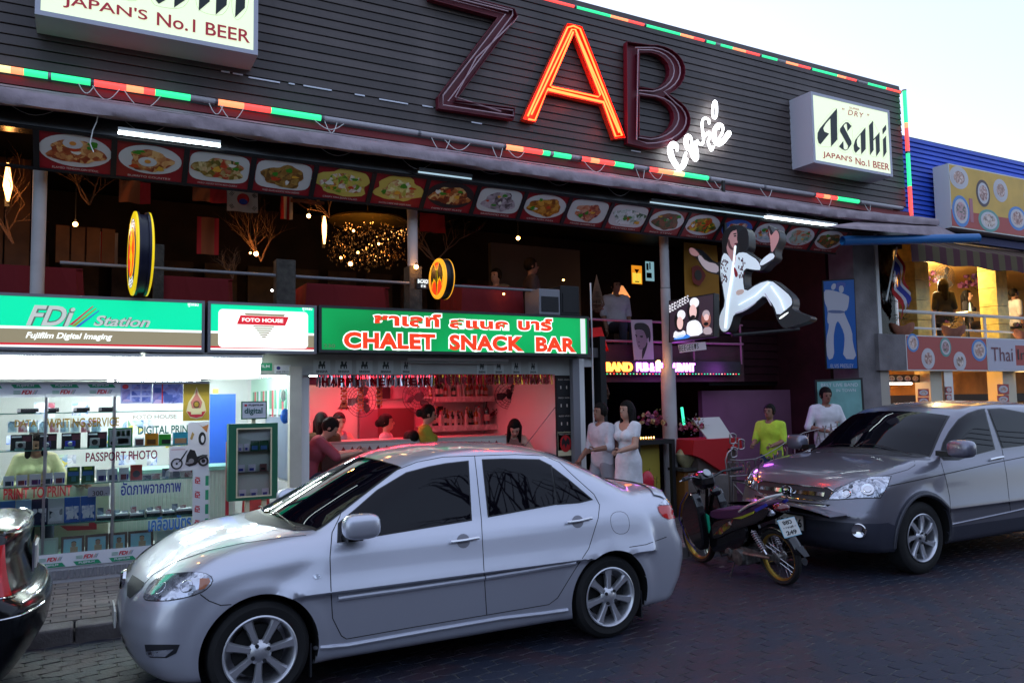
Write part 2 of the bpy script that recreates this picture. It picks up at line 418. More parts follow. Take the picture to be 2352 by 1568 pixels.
def glass(name='clear_glass',tint=(1,1,1),rough=.01,ior=1.45):
    if name in MATS:return MATS[name]
    m=bpy.data.materials.new(name);m.use_nodes=True;t=m.node_tree;t.nodes.clear()
    o=t.nodes.new('ShaderNodeOutputMaterial');mx=t.nodes.new('ShaderNodeMixShader');f=t.nodes.new('ShaderNodeFresnel');f.inputs[0].default_value=ior
    a=t.nodes.new('ShaderNodeBsdfTransparent');a.inputs[0].default_value=(*tint,1);g=t.nodes.new('ShaderNodeBsdfGlossy');g.inputs['Roughness'].default_value=rough
    t.links.new(f.outputs[0],mx.inputs[0]);t.links.new(a.outputs[0],mx.inputs[1]);t.links.new(g.outputs[0],mx.inputs[2]);t.links.new(mx.outputs[0],o.inputs[0])
    MATS[name]=m;return m
m_glass=glass()
# ================================================================== ground, road, pavement, kerb
g_=MB().box(-500,500,-400,600,-.30,-.06);struct(build(g_,'ground',M('far_ground',(.05,.05,.055),.9)))
road=struct(build(MB().box(-25,60,-9,7.0,-.05,-.006),'road',m_asph))

def hexpts(a,b):return[(-a/2,-b*.28),(-a*.25,-b*.56),(a*.25,-b*.44),(a/2,-b*.28+.0),(a/2,b*.28),(a*.25,b*.56),(-a*.25,b*.44),(-a/2,b*.28)]
def paver_mb(a,b,z0,z1,c=(0,0),rz=0.,mb=None,dz=0.):
    mb=mb or MB();pts=[]
    for x,y in hexpts(a-.0075,b-.0022):pts.append((x*math.cos(rz)-y*math.sin(rz)+c[0],x*math.sin(rz)+y*math.cos(rz)+c[1]))
    k=len(pts);ins=[((x-c[0])*.97+c[0],(y-c[1])*.95+c[1])for x,y in pts]
    vs_=[(x,y,z0)for x,y in pts]+[(x,y,z1-.003+dz)for x,y in pts]+[(x,y,z1+dz)for x,y in ins]
    fs=[tuple(range(2*k,3*k))]+[(i,(i+1)%k,k+(i+1)%k,k+i)for i in range(k)]+[(k+i,k+(i+1)%k,2*k+(i+1)%k,2*k+i)for i in range(k)]
    mb.add(vs_,fs);return mb
pa,pb=.225,.125;spots=[];r_=random.Random(3)
nr=int((7.0+9)/(pb*.9))
for j in range(nr):
    y=6.93-j*pb*.885
    if y<-1.5:break
    for i in range(int(26/pa)):
        x=-3+i*pa+(j%2)*pa/2
        spots.append((x,y))
def inframe(x,y,z=0.):
    d=Vector((x,y,z))-CAM;zc=d.dot(_fw)
    if zc<.3:return False
    u=1176+F_*d.dot(_rt)/zc;v=784-F_*d.dot(_up)/zc
    return-60<u<2412 and 0<v<1640
undr=lambda x,y:(0.3<x<4.2 and y>5.05)or(7.0<x<11.5 and y>5.2)or(x<-.3 and y>5)
vis=sorted([s for s in spots if inframe(*s)and not undr(*s)],key=lambda s:s[0]**2+s[1]**2)[:298]
vset=set(vis);base=None
for x,y in vis:
    if base is None:
        base=build(paver_mb(pa,pb,-.013,0),'paver',m_paver,road,world=False);o=base
    else:
        o=base.copy();COL.objects.link(o)
    o.location=(x,y,r_.uniform(-.003,.0));o.rotation_euler=(r_.uniform(-.012,.012),r_.uniform(-.012,.012),r_.uniform(-.012,.012))
mb=MB()
for s_ in spots:
    if s_ not in vset and(inframe(*s_)or s_[0]<12):paver_mb(pa,pb,-.013,0,s_,r_.uniform(-.012,.012),mb,r_.uniform(-.003,0))
struct(build(mb,'paving',m_paver,road),'stuff')
# gutter
struct(build(MB().box(-25,60,6.99,7.10,-.05,-.004),'gutter',m_kerb))
pav=struct(build(MB().box(-25,60,7.22,30,-.05,.105),'pavement',M('mortar',(.05,.048,.05),.9)))
kb=None;xk=-3.0;kerb=struct(build(MB().box(-25,60,7.105,7.21,-.05,.06),'kerb',m_kerb))
for i in range(22):
    if kb is None:kb=build(MB().box(.006,.994,7.0,7.222,-.02,.12),'kerb_stone',m_kerb,kerb,bevel=.018);o=kb
    else:o=kb.copy();COL.objects.link(o);o.parent=kerb
    o.location=(xk+i,0,0)
bs=[]
for j in range(15):
    for i in range(int(16/.21)):
        bs.append((-3+i*.21+(j%2)*.105,7.28+j*.107))
hid=lambda x,y:(0.6<x<4.4 and y>7.2)and False
near=sorted([s for s in bs if inframe(s[0],s[1],.12)],key=lambda s:s[0]**2+s[1]**2)[:290];ns_=set(near);b0=None
for x,y in near:
    if b0 is None:b0=build(MB().box(-.1,.1,-.0485,.0485,.10,.12),'brick',m_brick,pav,world=False,bevel=0);o=b0
    else:o=b0.copy();COL.objects.link(o)
    o.location=(x,y,r_.uniform(-.004,.001));o.rotation_euler=(0,0,r_.uniform(-.015,.015))
mb=MB()
for x,y in bs:
    if(x,y)not in ns_:
        d=r_.uniform(-.003,.001);mb.box(x-.1,x+.1,y-.0485,y+.0485,.10,.12+d)
struct(build(mb,'brick_paving',m_brick,pav),'stuff')

# ================================================================== the dark bar building
YW=8.85;FZ=2.45
bld=thing('bar_building','dark slat-clad two storey bar building carrying the big red letter sign','building',(4.2,9.2,0))
B=lambda mb,n,m,**k:build(mb,n,m,bld,**k)
B(MB().box(-8,12.60,8.76,8.82,5.0,7.20),'cladding_backing',m_black)
pitch=.103;z=5.02;i=0;sl=None
while z<7.17:
    mb=MB();mb.prism([(-8,8.755,z),(-8,8.712,z+.004),(-8,8.712,z+.012),(-8,8.722,z+pitch-.007),(-8,8.755,z+pitch-.007)],(20.59,0,0))
    if sl is None:sl=B(mb,'slat',m_slat);z0=z;o=sl
    else:o=sl.copy();COL.objects.link(o);o.location=(sl.location.x+r_.uniform(-.004,.004),sl.location.y+r_.uniform(-.003,.003),sl.location.z+z-z0)
    z+=pitch
# pale strips on the slats standing in for gaps where sky shows
for(u0,u1,v0)in((508,528,164),(535,558,169),(571,643,178),(663,677,192),(697,762,197),(815,838,217),(871,937,228),(970,995,243),(1056,1074,257),(1083,1107,281),(1450,1472,346)):
    a=P(u0,v0,8.705);b=P(u1,v0+(u1-u0)*.17,8.705)
    B(MB().box(a.x,b.x,8.704,8.712,a.z-.006,a.z+.010),'sky_gap_strip',M('pale_sky_strip',(.55,.55,.6),.4,.5))
B(MB().box(-8,12.60,8.84,14.5,7.0,7.1),'roof',m_slab)
B(MB().box(-8,12.60,8.9,14.5,4.82,4.92),'ceiling',m_black)
B(MB().box(-8,6.05,8.75,14.5,2.32,FZ),'floor_slab',m_slab)
B(MB().box(-8,12.6,14.5,14.7,0,7.1),'back_wall',m_dark)
B(MB().box(-8.2,-8,8.8,14.7,0,7.2),'side_wall',m_dark)
B(MB().box(12.42,12.60,8.84,14.7,4.3,7.19),'side_wall',m_dark)
B(MB().box(11.32,11.86,8.85,9.35,.1,4.9),'pillar',M('stained_concrete',(.17,.155,.16),.85,nz=(2.5,.35),bump=(25,.3)))
B(MB().box(11.86,12.42,9.0,9.2,4.3,4.9),'lintel',m_dark)
for x in(-.39,3.53,7.43):
    mb=MB();zt=4.3;z0=FZ if x<6 else.12
    if x<6:mb.cyl((x,9.0,z0),(x,9.0,zt),.062,n=20)
    else:
        mb.cyl((x,9.0,z0),(x,9.0,2.2),.105,n=20);mb.cyl((x,9.0,2.2),(x,9.0,3.35),.07,n=20);mb.cyl((x,9.0,3.36),(x,9.0,zt),.066,n=20)
    B(mb,'column',m_col,smooth=True)
# soffit between the cladding and the menu row
B(MB().box(-8,12.3,8.50,8.78,4.40,4.74),'soffit_panel',M('glossy_black_soffit',(.012,.012,.013),.18))
B(MB().box(-8,12.3,8.33,8.49,4.60,4.66),'gutter_beam',m_black)
B(MB().box(-8,12.3,8.76,8.84,4.74,5.0),'header_board',m_black)
# upstairs interior: rear partition, bamboo and curtains
B(MB().box(-8,12.3,12.6,12.7,FZ,4.8),'rear_partition',m_dark)
B(MB().box(*(P(1127,510,11.2).x,P(1330,510,11.2).x),11.2,11.3,3.1,4.3),'pale_screen',M('pale_screen',(.10,.08,.07),.8))
for x in np.arange(-1.5,6,.62):
    B(MB().box(x,x+.46,12.5,12.58,2.9,3.9),'window_panel',M('amber_panel',(.045,.022,.010),.45,nz=(6,.5),bump=(8,.5)))
# ---- snack bar room and photo shop room under the slab
B(MB().box(-8,6.05,12.0,12.1,.1,2.32),'shop_rear_wall',m_shopw)
B(MB().box(2.14,2.24,8.86,12.0,.1,2.32),'party_wall',m_white)
B(MB().box(5.72,5.84,8.86,12.0,.1,2.32),'party_wall',m_white)
B(MB().box(-8,6.0,8.82,12.0,2.20,2.318),'shop_ceiling',m_white)
a=P(665,900,8.78);b=P(692,900,8.78)
B(MB().box(a.x,b.x,8.76,8.86,.12,2.18),'door_post',M('cream_paint',(.50,.47,.40),.6,nz=(6,.1)))
B(MB().box(1.2,5.75,8.80,8.86,2.085,2.32),'fascia',M('off_white_fascia',(.40,.41,.38),.65,nz=(5,.12)))
a=P(1314,900,8.75);b=P(1338,900,8.75)
B(MB().box(a.x,a.x+.10,8.72,8.80,.12,2.3),'grey_post',m_greymetal);B(MB().box(a.x+.10,b.x+.02,8.73,8.80,.12,2.3),'white_post',m_white)
B(MB().box(6.05,6.14,8.7,14.5,.1,2.6),'party_wall',m_black)
B(MB().cyl(P(1356,650,8.62),(P(1356,650,8.62).x,8.62,.12),.012),'conduit',m_alu,smooth=True)
# ---- live band hall on the right: mezzanine, maroon boarding, lilac stage wall
B(MB().box(6.14,9.6,9.75,14.5,2.28,2.40),'mezzanine_floor',m_black)
B(MB().box(6.14,12.3,13.6,13.7,2.6,4.8),'hall_rear_wall',m_maroon)
B(MB().box(6.14,12.3,13.4,13.5,.1,2.5),'hall_rear_wall',M('dark_purple_wall',(.018,.008,.03),.7))
B(MB().box(11.3,12.3,9.4,13.6,.1,4.8),'hall_side_wall',m_maroon)
x0=P(1625,800,10.6).x
for k in range(8):
    B(MB().box(x0,12.2,10.55,10.6,2.04+k*.14,2.165+k*.14),'maroon_board',m_maroon)
B(MB().box(x0,12.3,10.6,10.75,1.98,3.16),'balcony_front',m_black)
a=P(1612,900,10.3)
B(MB().box(a.x,12.3,10.30,10.40,.12,P(1612,897,10.3).z),'stage_wall',M('lilac_wall',(.27,.12,.20),.7,nz=(2,.12)))
B(MB().box(6.14,11.3,8.86,13.5,.105,.125),'hall_floor',M('hall_floor',(.05,.035,.04),.35))

# ================================================================== Thai restaurant next door
m_or=M('orange_wall',(.68,.38,.09),.7);m_yel=M('yellow_tile',(.66,.52,.14),.35,nz=(8,.25))
th=thing('thai_restaurant','blue clad thai restaurant with an orange upstairs dining balcony','building',(14.5,9.2,0))
T=lambda mb,n,m,**k:build(mb,n,m,th,**k)
X0,X1=11.87,26
zt=P(2075,306,8.9).z
T(MB().box(12.62,X1,8.98,9.04,4.55,zt),'cladding_backing',m_black)
sl=None;z=4.57
while z<zt-.02:
    mb=MB();mb.prism([(12.62,8.975,z),(12.62,8.935,z+.004),(12.62,8.935,z+.012),(12.62,8.955,z+.078),(12.62,8.975,z+.078)],(X1-12.62,0,0))
    if sl is None:sl=T(mb,'blue_slat',m_blue);z0=z
    else:o=sl.copy();COL.objects.link(o);o.location=(sl.location.x,sl.location.y,sl.location.z+z-z0)
    z+=.088
T(MB().box(12.62,X1,9.04,14,zt-.3,zt-.2),'roof',m_slab)
zf=P(2100,772,8.95).z-.02
T(MB().box(X0,X1,8.95,14,zf-.16,zf),'floor_slab',m_conc)
T(MB().box(X0,X1,9.3,14,4.62,4.70),'ceiling',m_or)
T(MB().box(X0,X1,12.6,12.7,zf,4.62),'rear_wall',m_or)
for k in range(11):T(MB().box(X0+.1,14.5,12.55,12.6,zf+.02+k*.165,zf+.15+k*.165),'wall_board',m_or)
T(MB().box(15.1,15.2,12.4,12.59,zf,4.2),'door_frame',m_white);T(MB().box(15.2,18,12.50,12.58,zf,4.1),'dark_doorway',M('dark_red_doorway',(.05,.006,.008),.5))
T(MB().box(X0,X0+.08,9.3,14,zf,4.62),'side_wall',m_or)
for(u,w)in((2118,.40),(2300,.38)):
    c=P(u,640,9.25);n=5;hh=(4.6-zf)/n
    for k in range(n):T(MB().box(c.x-w/2,c.x+w/2,9.25,9.25+.36,zf+k*hh+.004,zf+(k+1)*hh-.004),'column_tile',m_yel)
a=P(2000,600,8.9);T(MB().box(11.90,11.98,8.86,8.96,zf,4.5),'white_frame',m_white)
T(MB().box(11.99,12.5,8.9,8.91,zf+.02,4.45),'glass_pane',m_glass)
# ground floor of the restaurant
T(MB().box(X0,X1,11.8,11.9,.1,zf-.16),'ground_rear_wall',M('amber_back',(.45,.22,.05),.6,nz=(2,.4)))
T(MB().box(11.86,12.1,8.86,9.0,.1,zf-.16),'ground_pier',M('white_pier',(.40,.36,.30),.7))
for(u0,u1)in((2138,2165),(2305,2335)):
    a,b=P(u0,900,9.0),P(u1,900,9.0);T(MB().box(a.x,b.x,9.0,9.3,.1,zf-.16),'ground_pier',M('cream_pier',(.6,.55,.42),.6))
a,b=P(2168,900,9.0),P(2188,900,9.0);T(MB().box(a.x,b.x,8.98,9.05,.6,zf-.16),'sliding_door',m_alu)
T(MB().box(12.1,X1,9.3,11.8,zf-.30,zf-.17),'ground_ceiling',m_or)
a,b=P(2245,905,10.5),P(2195,905,10.5)
T(MB().box(12.1,X1,10.8,10.9,.1,1.15),'counter',M('amber_counter',(.35,.17,.05),.5))
T(MB().box(12.1,X1,11.72,11.79,1.55,1.75),'shelf_board',M('dark_wood',(.02,.012,.008),.5))
# railing
rl=thing('white_balcony_railing','white tubular railing along the restaurant balcony behind clay flower pots','railing',(14,8.98,zf))
zr=P(2100,716,8.98).z;zr2=P(2100,753,8.98).z
build(MB().tube([(12.0,8.98,zr),(X1,8.98,zr)],.032,10),'top_rail',m_white,rl,smooth=True)
build(MB().tube([(12.6,8.98,zr2),(X1,8.98,zr2)],.02,10),'lower_rail',m_white,rl,smooth=True)
for x in np.arange(12.02,24,1.55):build(MB().cyl((x,8.98,zf),(x,8.98,zr),.028,n=10),'post',m_white,rl,smooth=True)

# ================================================================== buildings across the street, seen in the car windows
ob=thing('opposite_shophouses','low dark shophouse row across the street seen only in reflections','building',(6,-10.5,0))
m_op=M('opposite_wall',(.12,.115,.13),.8,nz=(.6,.4))
for k in range(9):
    x=-16+k*5.2;h=6.3+(k*37%11)*.13
    build(MB().box(x,x+5.1,-15,-10.5,0,h),'house_wall',m_op,ob)
    build(MB().box(x+.5,x+4.6,-10.5,-10.42,.2,2.4),'shop_shutter',M('shutter',(.05,.05,.06),.6),ob)
    build(MB().box(x-.02,x+5.1,-10.5,-9.3,2.7,2.8),'canopy',M('canopy',(.06,.06,.07),.7),ob)
# ================================================================== signs
def ZF(x0,y0,s):return lambda x,y:((x0+x/s)*.73134,(y0+y/s)*.73134)
def E_(name,c,k=1.,base=None):return M(name,base or c,.35,em=c,es=k)
e_white=E_('lit_white_acrylic','#f4fbf4',1.05);e_green=E_('lit_green_acrylic','#00d79a',.95);e_taupe=E_('lit_taupe_acrylic','#8f8468',.8)
e_redst=E_('lit_red_stripe','#c9202e',.9);e_logo=E_('lit_grey_lettering','#b9c1ba',.8);e_red=E_('lit_red_lettering','#e23a18',.95)
e_gcha=M('lit_dark_green','#008a45',.35,em='#009a4c',es=.85,nz=None)
m_frame=M('sign_frame_alu',(.22,.22,.24),.45,.6);m_frame2=M('dark_sign_frame',(.03,.035,.035),.5)
e_dk=M('dark_print',(.012,.02,.018),.4)
def wall_rect(name,x0,x1,z0,z1,Y,mat,par):return build(MB().face([(x0,Y,z0),(x1,Y,z0),(x1,Y,z1),(x0,Y,z1)]),name,mat,par)
def lightbox(name,label,x0,x1,z0,z1,Yf,dep,mat_case,fr=.03,group=None,cat='sign'):
    t=thing(name,label,cat,((x0+x1)/2,Yf+dep,z0),group=group)
    mb=MB();mb.box(x0,x1,Yf+.012,Yf+dep,z0,z1)
    build(mb,'case',mat_case,t)
    mb=MB();mb.box(x0,x1,Yf-.008,Yf+.011,z0,z0+fr);mb.box(x0,x1,Yf-.008,Yf+.011,z1-fr,z1)
    mb.box(x0,x0+fr,Yf-.008,Yf+.011,z0+fr,z1-fr);mb.box(x1-fr,x1,Yf-.008,Yf+.011,z0+fr,z1-fr)
    build(mb,'frame',mat_case,t);return t
SY=8.50
def zc_(v,u=0):return P(u,v,SY).z
# --- photo shop light boxes
zt,z1,z2,z3,z4,zb=[zc_(v)for v in(671,747,753,786,791,803)]
xa,xb,xc=-2.6,P(470,740,SY).x,P(727,760,SY).x
fd=lightbox('photo_shop_sign','long green and white lit box sign with grey lettering over the photo shop window',xa,xb,zb,zt,SY,.32,m_frame,.028)
rows=[(z1,zt-.028,e_green,'green_band'),(z2,z1,e_white,'white_line'),(z3,z2,e_taupe,'taupe_band'),(z4,z3,e_redst,'red_line'),(zb+.028,z4,e_white,'white_band')]
for a,b,m,n in rows:wall_rect(n,xa+.028,xb-.028,a,b,SY,m,fd)
zr4=ZF(0,715,2.194)
def T4(name,s,x0,y0,x1,y1,mat,par,Y=SY,**k):return px_text(name,s,zr4(x0,y0),zr4(x1,y1),Y,mat,par,**k)
a=P(*zr4(185,595),SY)
def vtext(name,s,u0,v0,u1,v1,Y,mat,par,**k):
    p,q=P(u0,v0,Y),P(u1,v1,Y);return wall_text(name,s,p.x,q.x,q.z,p.z,Y,mat,par,**k)
e_logo_dk=E_('lit_logo_shadow','#5f6f68',.6)
for m,o,bo in((e_logo_dk,.003,.05),(e_logo,.006,.02)):
    vtext('lettering','FDi',61,700,172,750,SY,m,fd,shear=.35,bold=bo,off=o)
    vtext('lettering','Station',215,724,345,752,SY,m,fd,shear=.35,bold=bo,off=o)
for k,c in enumerate(('#b0384a','#8d8a2a','#3562b8')):
    p0,p1=P(158+k*7,746+k*2.5,SY-.007),P(212+k*7,703+k*5,SY-.007)
    build(MB().prism([p0,p0+Vector((.03,0,0)),p1+Vector((.012,0,0)),p1],(0,-.002,0)),'logo_stroke',E_('stroke_'+'abc'[k],c,.8),fd)
vtext('lettering','Fujifilm Digital Imaging',59,762,258,784,SY,e_white,fd,shear=.3,bold=.025)
vtext('lettering','ฟูจิฟิล์ม',431,694,456,706,SY,e_white,fd,bold=.02)
fh=lightbox('photo_house_sign','short green lit box sign with white panel and red ribbon logo',xb+.03,xc,zb,zt,SY,.32,m_frame,.028)
for a,b,m,n in rows:wall_rect(n,xb+.058,xc-.028,a,b,SY,m,fh)
p,q=P(*zr4(1505,565),SY),P(*zr4(2122,790),SY);cx,cz=(p.x+q.x)/2,(p.z+q.z)/2;hw,hh=(q.x-p.x)/2,(zt-.07-zb-.06)/2;cz=(zt-.06+zb+.06)/2-.01
rr=[]
for k in range(24):
    t=2*math.pi*(k+.5)/24;r=.045
    rr.append((cx+math.copysign(hw-r,math.cos(t))+r*math.cos(t),SY-.003,cz+math.copysign(hh-r,math.sin(t))+r*math.sin(t)))
build(MB().face(rr),'white_panel',e_white,fh)
def fhp(x,y,o=.006):v=P(*zr4(x,y),SY-o);return v
build(MB().face([fhp(1657,602),fhp(1990,615),fhp(1965,675),fhp(1632,664)]),'ribbon',e_redst,fh)
build(MB().face([fhp(1680,588),fhp(1965,598),fhp(1955,612),fhp(1695,601)]),'chevron',e_taupe,fh)
for k in range(6):
    y=676+k*14.5;w=78*(1-k/6.2);build(MB().face([fhp(1818-w,y-2),fhp(1818+w,y+1),fhp(1818+w*.86,y+9),fhp(1818-w*.86,y+6)]),'chevron_bar',e_taupe,fh)
p,q=P(*zr4(1667,618),SY),P(*zr4(1950,662),SY);wall_text('lettering','FOTO HOUSE',p.x,q.x,q.z+.01,p.z-.004,SY-.006,e_white,fh,bold=.03)
vtext('lettering','ฟูจิฟิล์ม',694,704,717,715,SY,e_white,fh,bold=.02)
# --- snack bar sign
p,q=P(737,702,SY),P(1352,815,SY);zt2,zb2=P(737,701,SY).z,P(1352,817,SY).z-.005
cs=lightbox('snack_bar_sign','green lit box sign with red white-edged thai and english lettering over the bar',xc+.02,q.x,zb2,zt2,SY-.02,.34,m_frame2,.03)
def vignette_mat():
    m=bpy.data.materials.new('backlit_green');m.use_nodes=True;t=m.node_tree;b=t.nodes['Principled BSDF']
    b.inputs['Base Color'].default_value=(*lin('#008a45'),1);b.inputs['Roughness'].default_value=.35;b.inputs['Emission Strength'].default_value=.45
    tc=t.nodes.new('ShaderNodeTexCoord');n=t.nodes.new('ShaderNodeTexNoise');n.inputs['Scale'].default_value=1.1;n.inputs['Detail'].default_value=1
    r=t.nodes.new('ShaderNodeValToRGB');r.color_ramp.elements[0].position=.35;r.color_ramp.elements[1].position=.65
    r.color_ramp.elements[0].color=(*lin('#007a35'),1);r.color_ramp.elements[1].color=(*lin('#00ad5a'),1)
    t.links.new(tc.outputs['Object'],n.inputs['Vector']);t.links.new(n.outputs['Fac'],r.inputs[0]);t.links.new(r.outputs[0],b.inputs['Emission Color']);return m
x0c,x1c=xc+.05,q.x-.03
wall_rect('green_face',x0c,x1c-.10,zb2+.03,zt2-.03,SY-.02,vignette_mat(),cs)
wall_rect('green_edge',x1c-.025,x1c,zb2+.03,zt2-.03,SY-.02,e_gcha,cs);wall_rect('white_edge',x1c-.10,x1c-.025,zb2+.03,zt2-.03,SY-.02,E_('white_strip','#dfe4dc',.8),cs)
H_=zt2-zb2
for m,o,bo in((e_white,.004,.10),(e_red,.007,.05)):
    for s,u0,u1,za,zb_ in(('CHALET',788,998,.09,.45),('SNACK',1030,1200,.09,.45),('BAR',1228,1320,.09,.45),('ชาเลท์',857,1012,.60,.90),('สแนค',1031,1166,.60,.80),('บาร์',1188,1267,.60,.90)):
        a_,b_=P(u0,780,SY).x,P(u1,790,SY).x;g=.014 if o<.005 else 0
        wall_text('lettering',s,a_-g,b_+g,zb2+H_*za-g,zb2+H_*zb_+g,SY-.02,m,cs,bold=bo,off=o,space=1.05)
wall_text('lettering','230',P(742,800,SY).x,P(768,800,SY).x,zb2+.05,zb2+.09,SY-.02,M('bronze_number',(.35,.30,.18),.4,.6),cs)
# --- beer light boxes on the cladding
zA=ZF(2500,280,5.226);YA=8.30
ax0,ax1=P(*zA(235,60),YA).x,P(*zA(1585,1450),YA).x;az1,az0=P(*zA(235,40),YA).z,P(*zA(255,1200),YA).z
def nrm(x,y):p=P(*zA(x,y),YA);return((p.x-ax0)/(ax1-ax0),(p.z-az0)/(az1-az0))
LET=[[nrm(*p)for p in l]for l in(
 [(668,318),(674,830),(570,948),(558,485),(480,575),(443,645),(462,700),(540,735),(398,910),(365,885),(346,810),(350,720),(385,650),(560,440)],
 [(808,548),(850,548),(908,612),(840,697),(828,572),(800,572),(778,612),(905,860),(908,905),(845,995),(805,1012),(745,985),(700,945),(772,852),(778,975),(800,1000),(840,985),(850,935),(716,695),(716,655),(760,595)],
 [(1135,630),(1140,985),(1065,1075),(1055,745),(1005,810),(992,870),(1005,940),(1050,975),(975,1052),(948,1010),(940,930),(965,840),(1020,770)],
 [(1260,520),(1268,825),(1365,710),(1372,1020),(1312,1112),(1300,815),(1265,850),(1270,1000),(1210,1088),(1192,600)],
 [(1472,585),(1478,665),(1418,750),(1412,660)],[(1472,765),(1482,1035),(1428,1125),(1420,830)])]
e_ivory=E_('lit_ivory_acrylic','#e6f2cc',.74);e_rule=E_('lit_thin_rule','#a9b994',.7);m_crim=E_('lit_crimson_print','#8c1626',.7);e_letdk=M('sign_black_print',(.006,.014,.013),.35)
m_case=M('grey_white_case',(.48,.48,.56),.5)
def offset_poly(p,d):
    n=len(p);A=sum(p[i][0]*p[(i+1)%n][1]-p[(i+1)%n][0]*p[i][1]for i in range(n));sg=1 if A>0 else-1;out=[]
    for i in range(n):
        a,b,c=Vector(p[i-1]),Vector(p[i]),Vector(p[(i+1)%n]);e1=(b-a).normalized();e2=(c-b).normalized()
        n1=Vector((e1.y,-e1.x))*sg;n2=Vector((e2.y,-e2.x))*sg;m=n1+n2
        m=m/max(m.length_squared,.5)*2 if m.length>.3 else n1
        out.append(tuple(b+m*d*min(1,1)))
    return out
def beer_sign(label,x0,x1,z0,z1,Y,dep):
    t=lightbox('beer_sign',label,x0,x1,z0,z1,Y,dep,m_case,.045)
    wall_rect('face',x0+.045,x1-.045,z0+.045,z1-.045,Y,e_ivory,t)
    w,h=x1-x0,z1-z0
    q=lambda p:(x0+p[0]*w,z0+p[1]*h)
    for i,l in enumerate(LET):
        pl=[q(p)for p in l]
        me=curve_mesh([pl],0);to_wall(me,Y-.006);link('letter',me,e_letdk,t)
    for l in LET[:4]+LET[5:]:
        pl=[q(p)for p in l]
        pts=[(a,Y-.004,b)for a,b in chaikin(pl,1)]
        # thin rule round each letter, drawn at a small distance
        c=Vector((sum(p[0]for p in pts)/len(pts),0,sum(p[2]for p in pts)/len(pts)))
        hull=hull2([(p[0],p[2])for p in pts]);hull=offset_poly(hull,.035*w/1.83)
        build(MB().tube([(a,Y-.002,b)for a,b in chaikin(hull,2)],.0022,4,closed=True),'rule',e_rule,t)
    T=lambda s,a,b,c,d,**k:wall_text('lettering',s,x0+a*w,x0+b*w,z0+c*h,z0+d*h,Y,m_crim,t,off=.006,**k)
    a=nrm(382,1080);b=nrm(1460,1320)
    T("JAPAN'S",nrm(385,1)[0],nrm(858,1)[0],.085,.185,bold=.012);T('No.1',nrm(912,1)[0],nrm(1135,1)[0],.085,.185,bold=.012);T('BEER',nrm(1195,1)[0],nrm(1458,1)[0],.085,.185,bold=.012)
    T('SUPER',nrm(855,1)[0],nrm(1020,1)[0],.885,.915);T('" DRY "',nrm(740,1)[0],nrm(1175,1)[0],.79,.87,shear=.2,space=1.2)
    return t
def hull2(pts):
    pts=sorted(set(pts));
    def half(ps):
        h=[]
        for p in ps:
            while len(h)>1 and(h[-1][0]-h[-2][0])*(p[1]-h[-2][1])-(h[-1][1]-h[-2][1])*(p[0]-h[-2][0])<=0:h.pop()
            h.append(p)
        return h[:-1]
    return half(pts)+half(pts[::-1])
sR=beer_sign('smaller ivory lit beer box sign near the right end of the dark cladding',ax0,ax1,az0,az1,YA,.42)
wall_rect('vent_label',0,0.01,0,.01,0,m_case,sR)if False else None
pl_,pr_=P(80,30,YA),P(592,130,YA);lz0=P(592,128,YA).z
beer_sign('larger ivory lit beer box sign cut off at the top left above the tubes',P(80,20,YA).x,pr_.x,lz0,lz0+1.34,YA,.42)
# --- channel letters and neon tubes
z2f=ZF(1072,0,2.194);YB=8.60;m_tray=M('maroon_letter_tray',(.14,.007,.020),.45);m_trayA=M('neon_glow_letter_tray',(.6,.05,.02),.45)  # tray of the A is a brighter red copy, neon glow put into the colour
m_neon_off=M('unlit_glass_tube',(.45,.30,.33),.2);m_neonA=E_('orange_neon',(1.0,.046,.010),15.);m_neonW=E_('white_neon',(.92,.97,1.),9.)
def LP(pts,Y=YB):return[(P(*z2f(*p),Y).x,P(*z2f(*p),Y).z)for p in pts]
def chan(name,label,outer,holes,mat,tubes,tm,tr=.012):
    c=LP(outer);cx=sum(p[0]for p in c)/len(c);t=thing(name,label,'letter sign',(cx,8.7,min(p[1]for p in c)))
    paths=[c]+[LP(h)for h in holes]
    me=curve_mesh(paths,.004);to_wall(me,YB+.09);link('back_plate',me,mat,t)
    mb=MB()
    for pth in paths:
        k=len(pth)
        for i in range(k):
            a,b=pth[i],pth[(i+1)%k];mb.bar((a[0],YB+.045,a[1]),(b[0],YB+.045,b[1]),.085,.006,hint=(0,0.001,1)if abs(b[0]-a[0])>abs(b[1]-a[1])else(1,0,0))
    build(mb,'rim',mat,t)
    for tb in tubes:
        pts=LP(tb,YB+.02);build(MB().tube([(x,YB+.02,z)for x,z in pts],tr,8),'neon_tube',tm,t,smooth=True)
    return t
chan('channel_letter','unlit maroon channel letter Z, leftmost of the three',[(610,-92),(1195,60),(1215,110),(790,690),(1198,745),(1190,822),(672,745),(670,665),(1080,120),(610,-8)],[],m_tray,
     [[(640,-70),(1180,72),(1180,105),(735,700),(1185,762),(1185,800),(700,725),(700,660),(1130,100),(640,-30)],[(1215,115),(1180,160),(930,400),(785,670),(1100,770)],[(630,-50),(1150,80)]],m_neon_off,.010)
chan('channel_letter','lit orange red neon channel letter A in the middle',[(1560,160),(1660,183),(1960,950),(1885,955),(1800,718),(1420,632),(1338,842),(1252,820)],[[(1605,232),(1778,662),(1448,590)]],m_trayA,
     [[(1285,800),(1560,190),(1600,180),(1645,200),(1935,935),(1890,940),(1805,700),(1790,700),(1425,612),(1335,830),(1290,822)],[(1310,790),(1588,205),(1612,205),(1915,915)],[(1598,222),(1440,592),(1455,600),(1770,668),(1785,655),(1620,235)],[(1430,622),(1800,706)]],m_neonA,.0115)
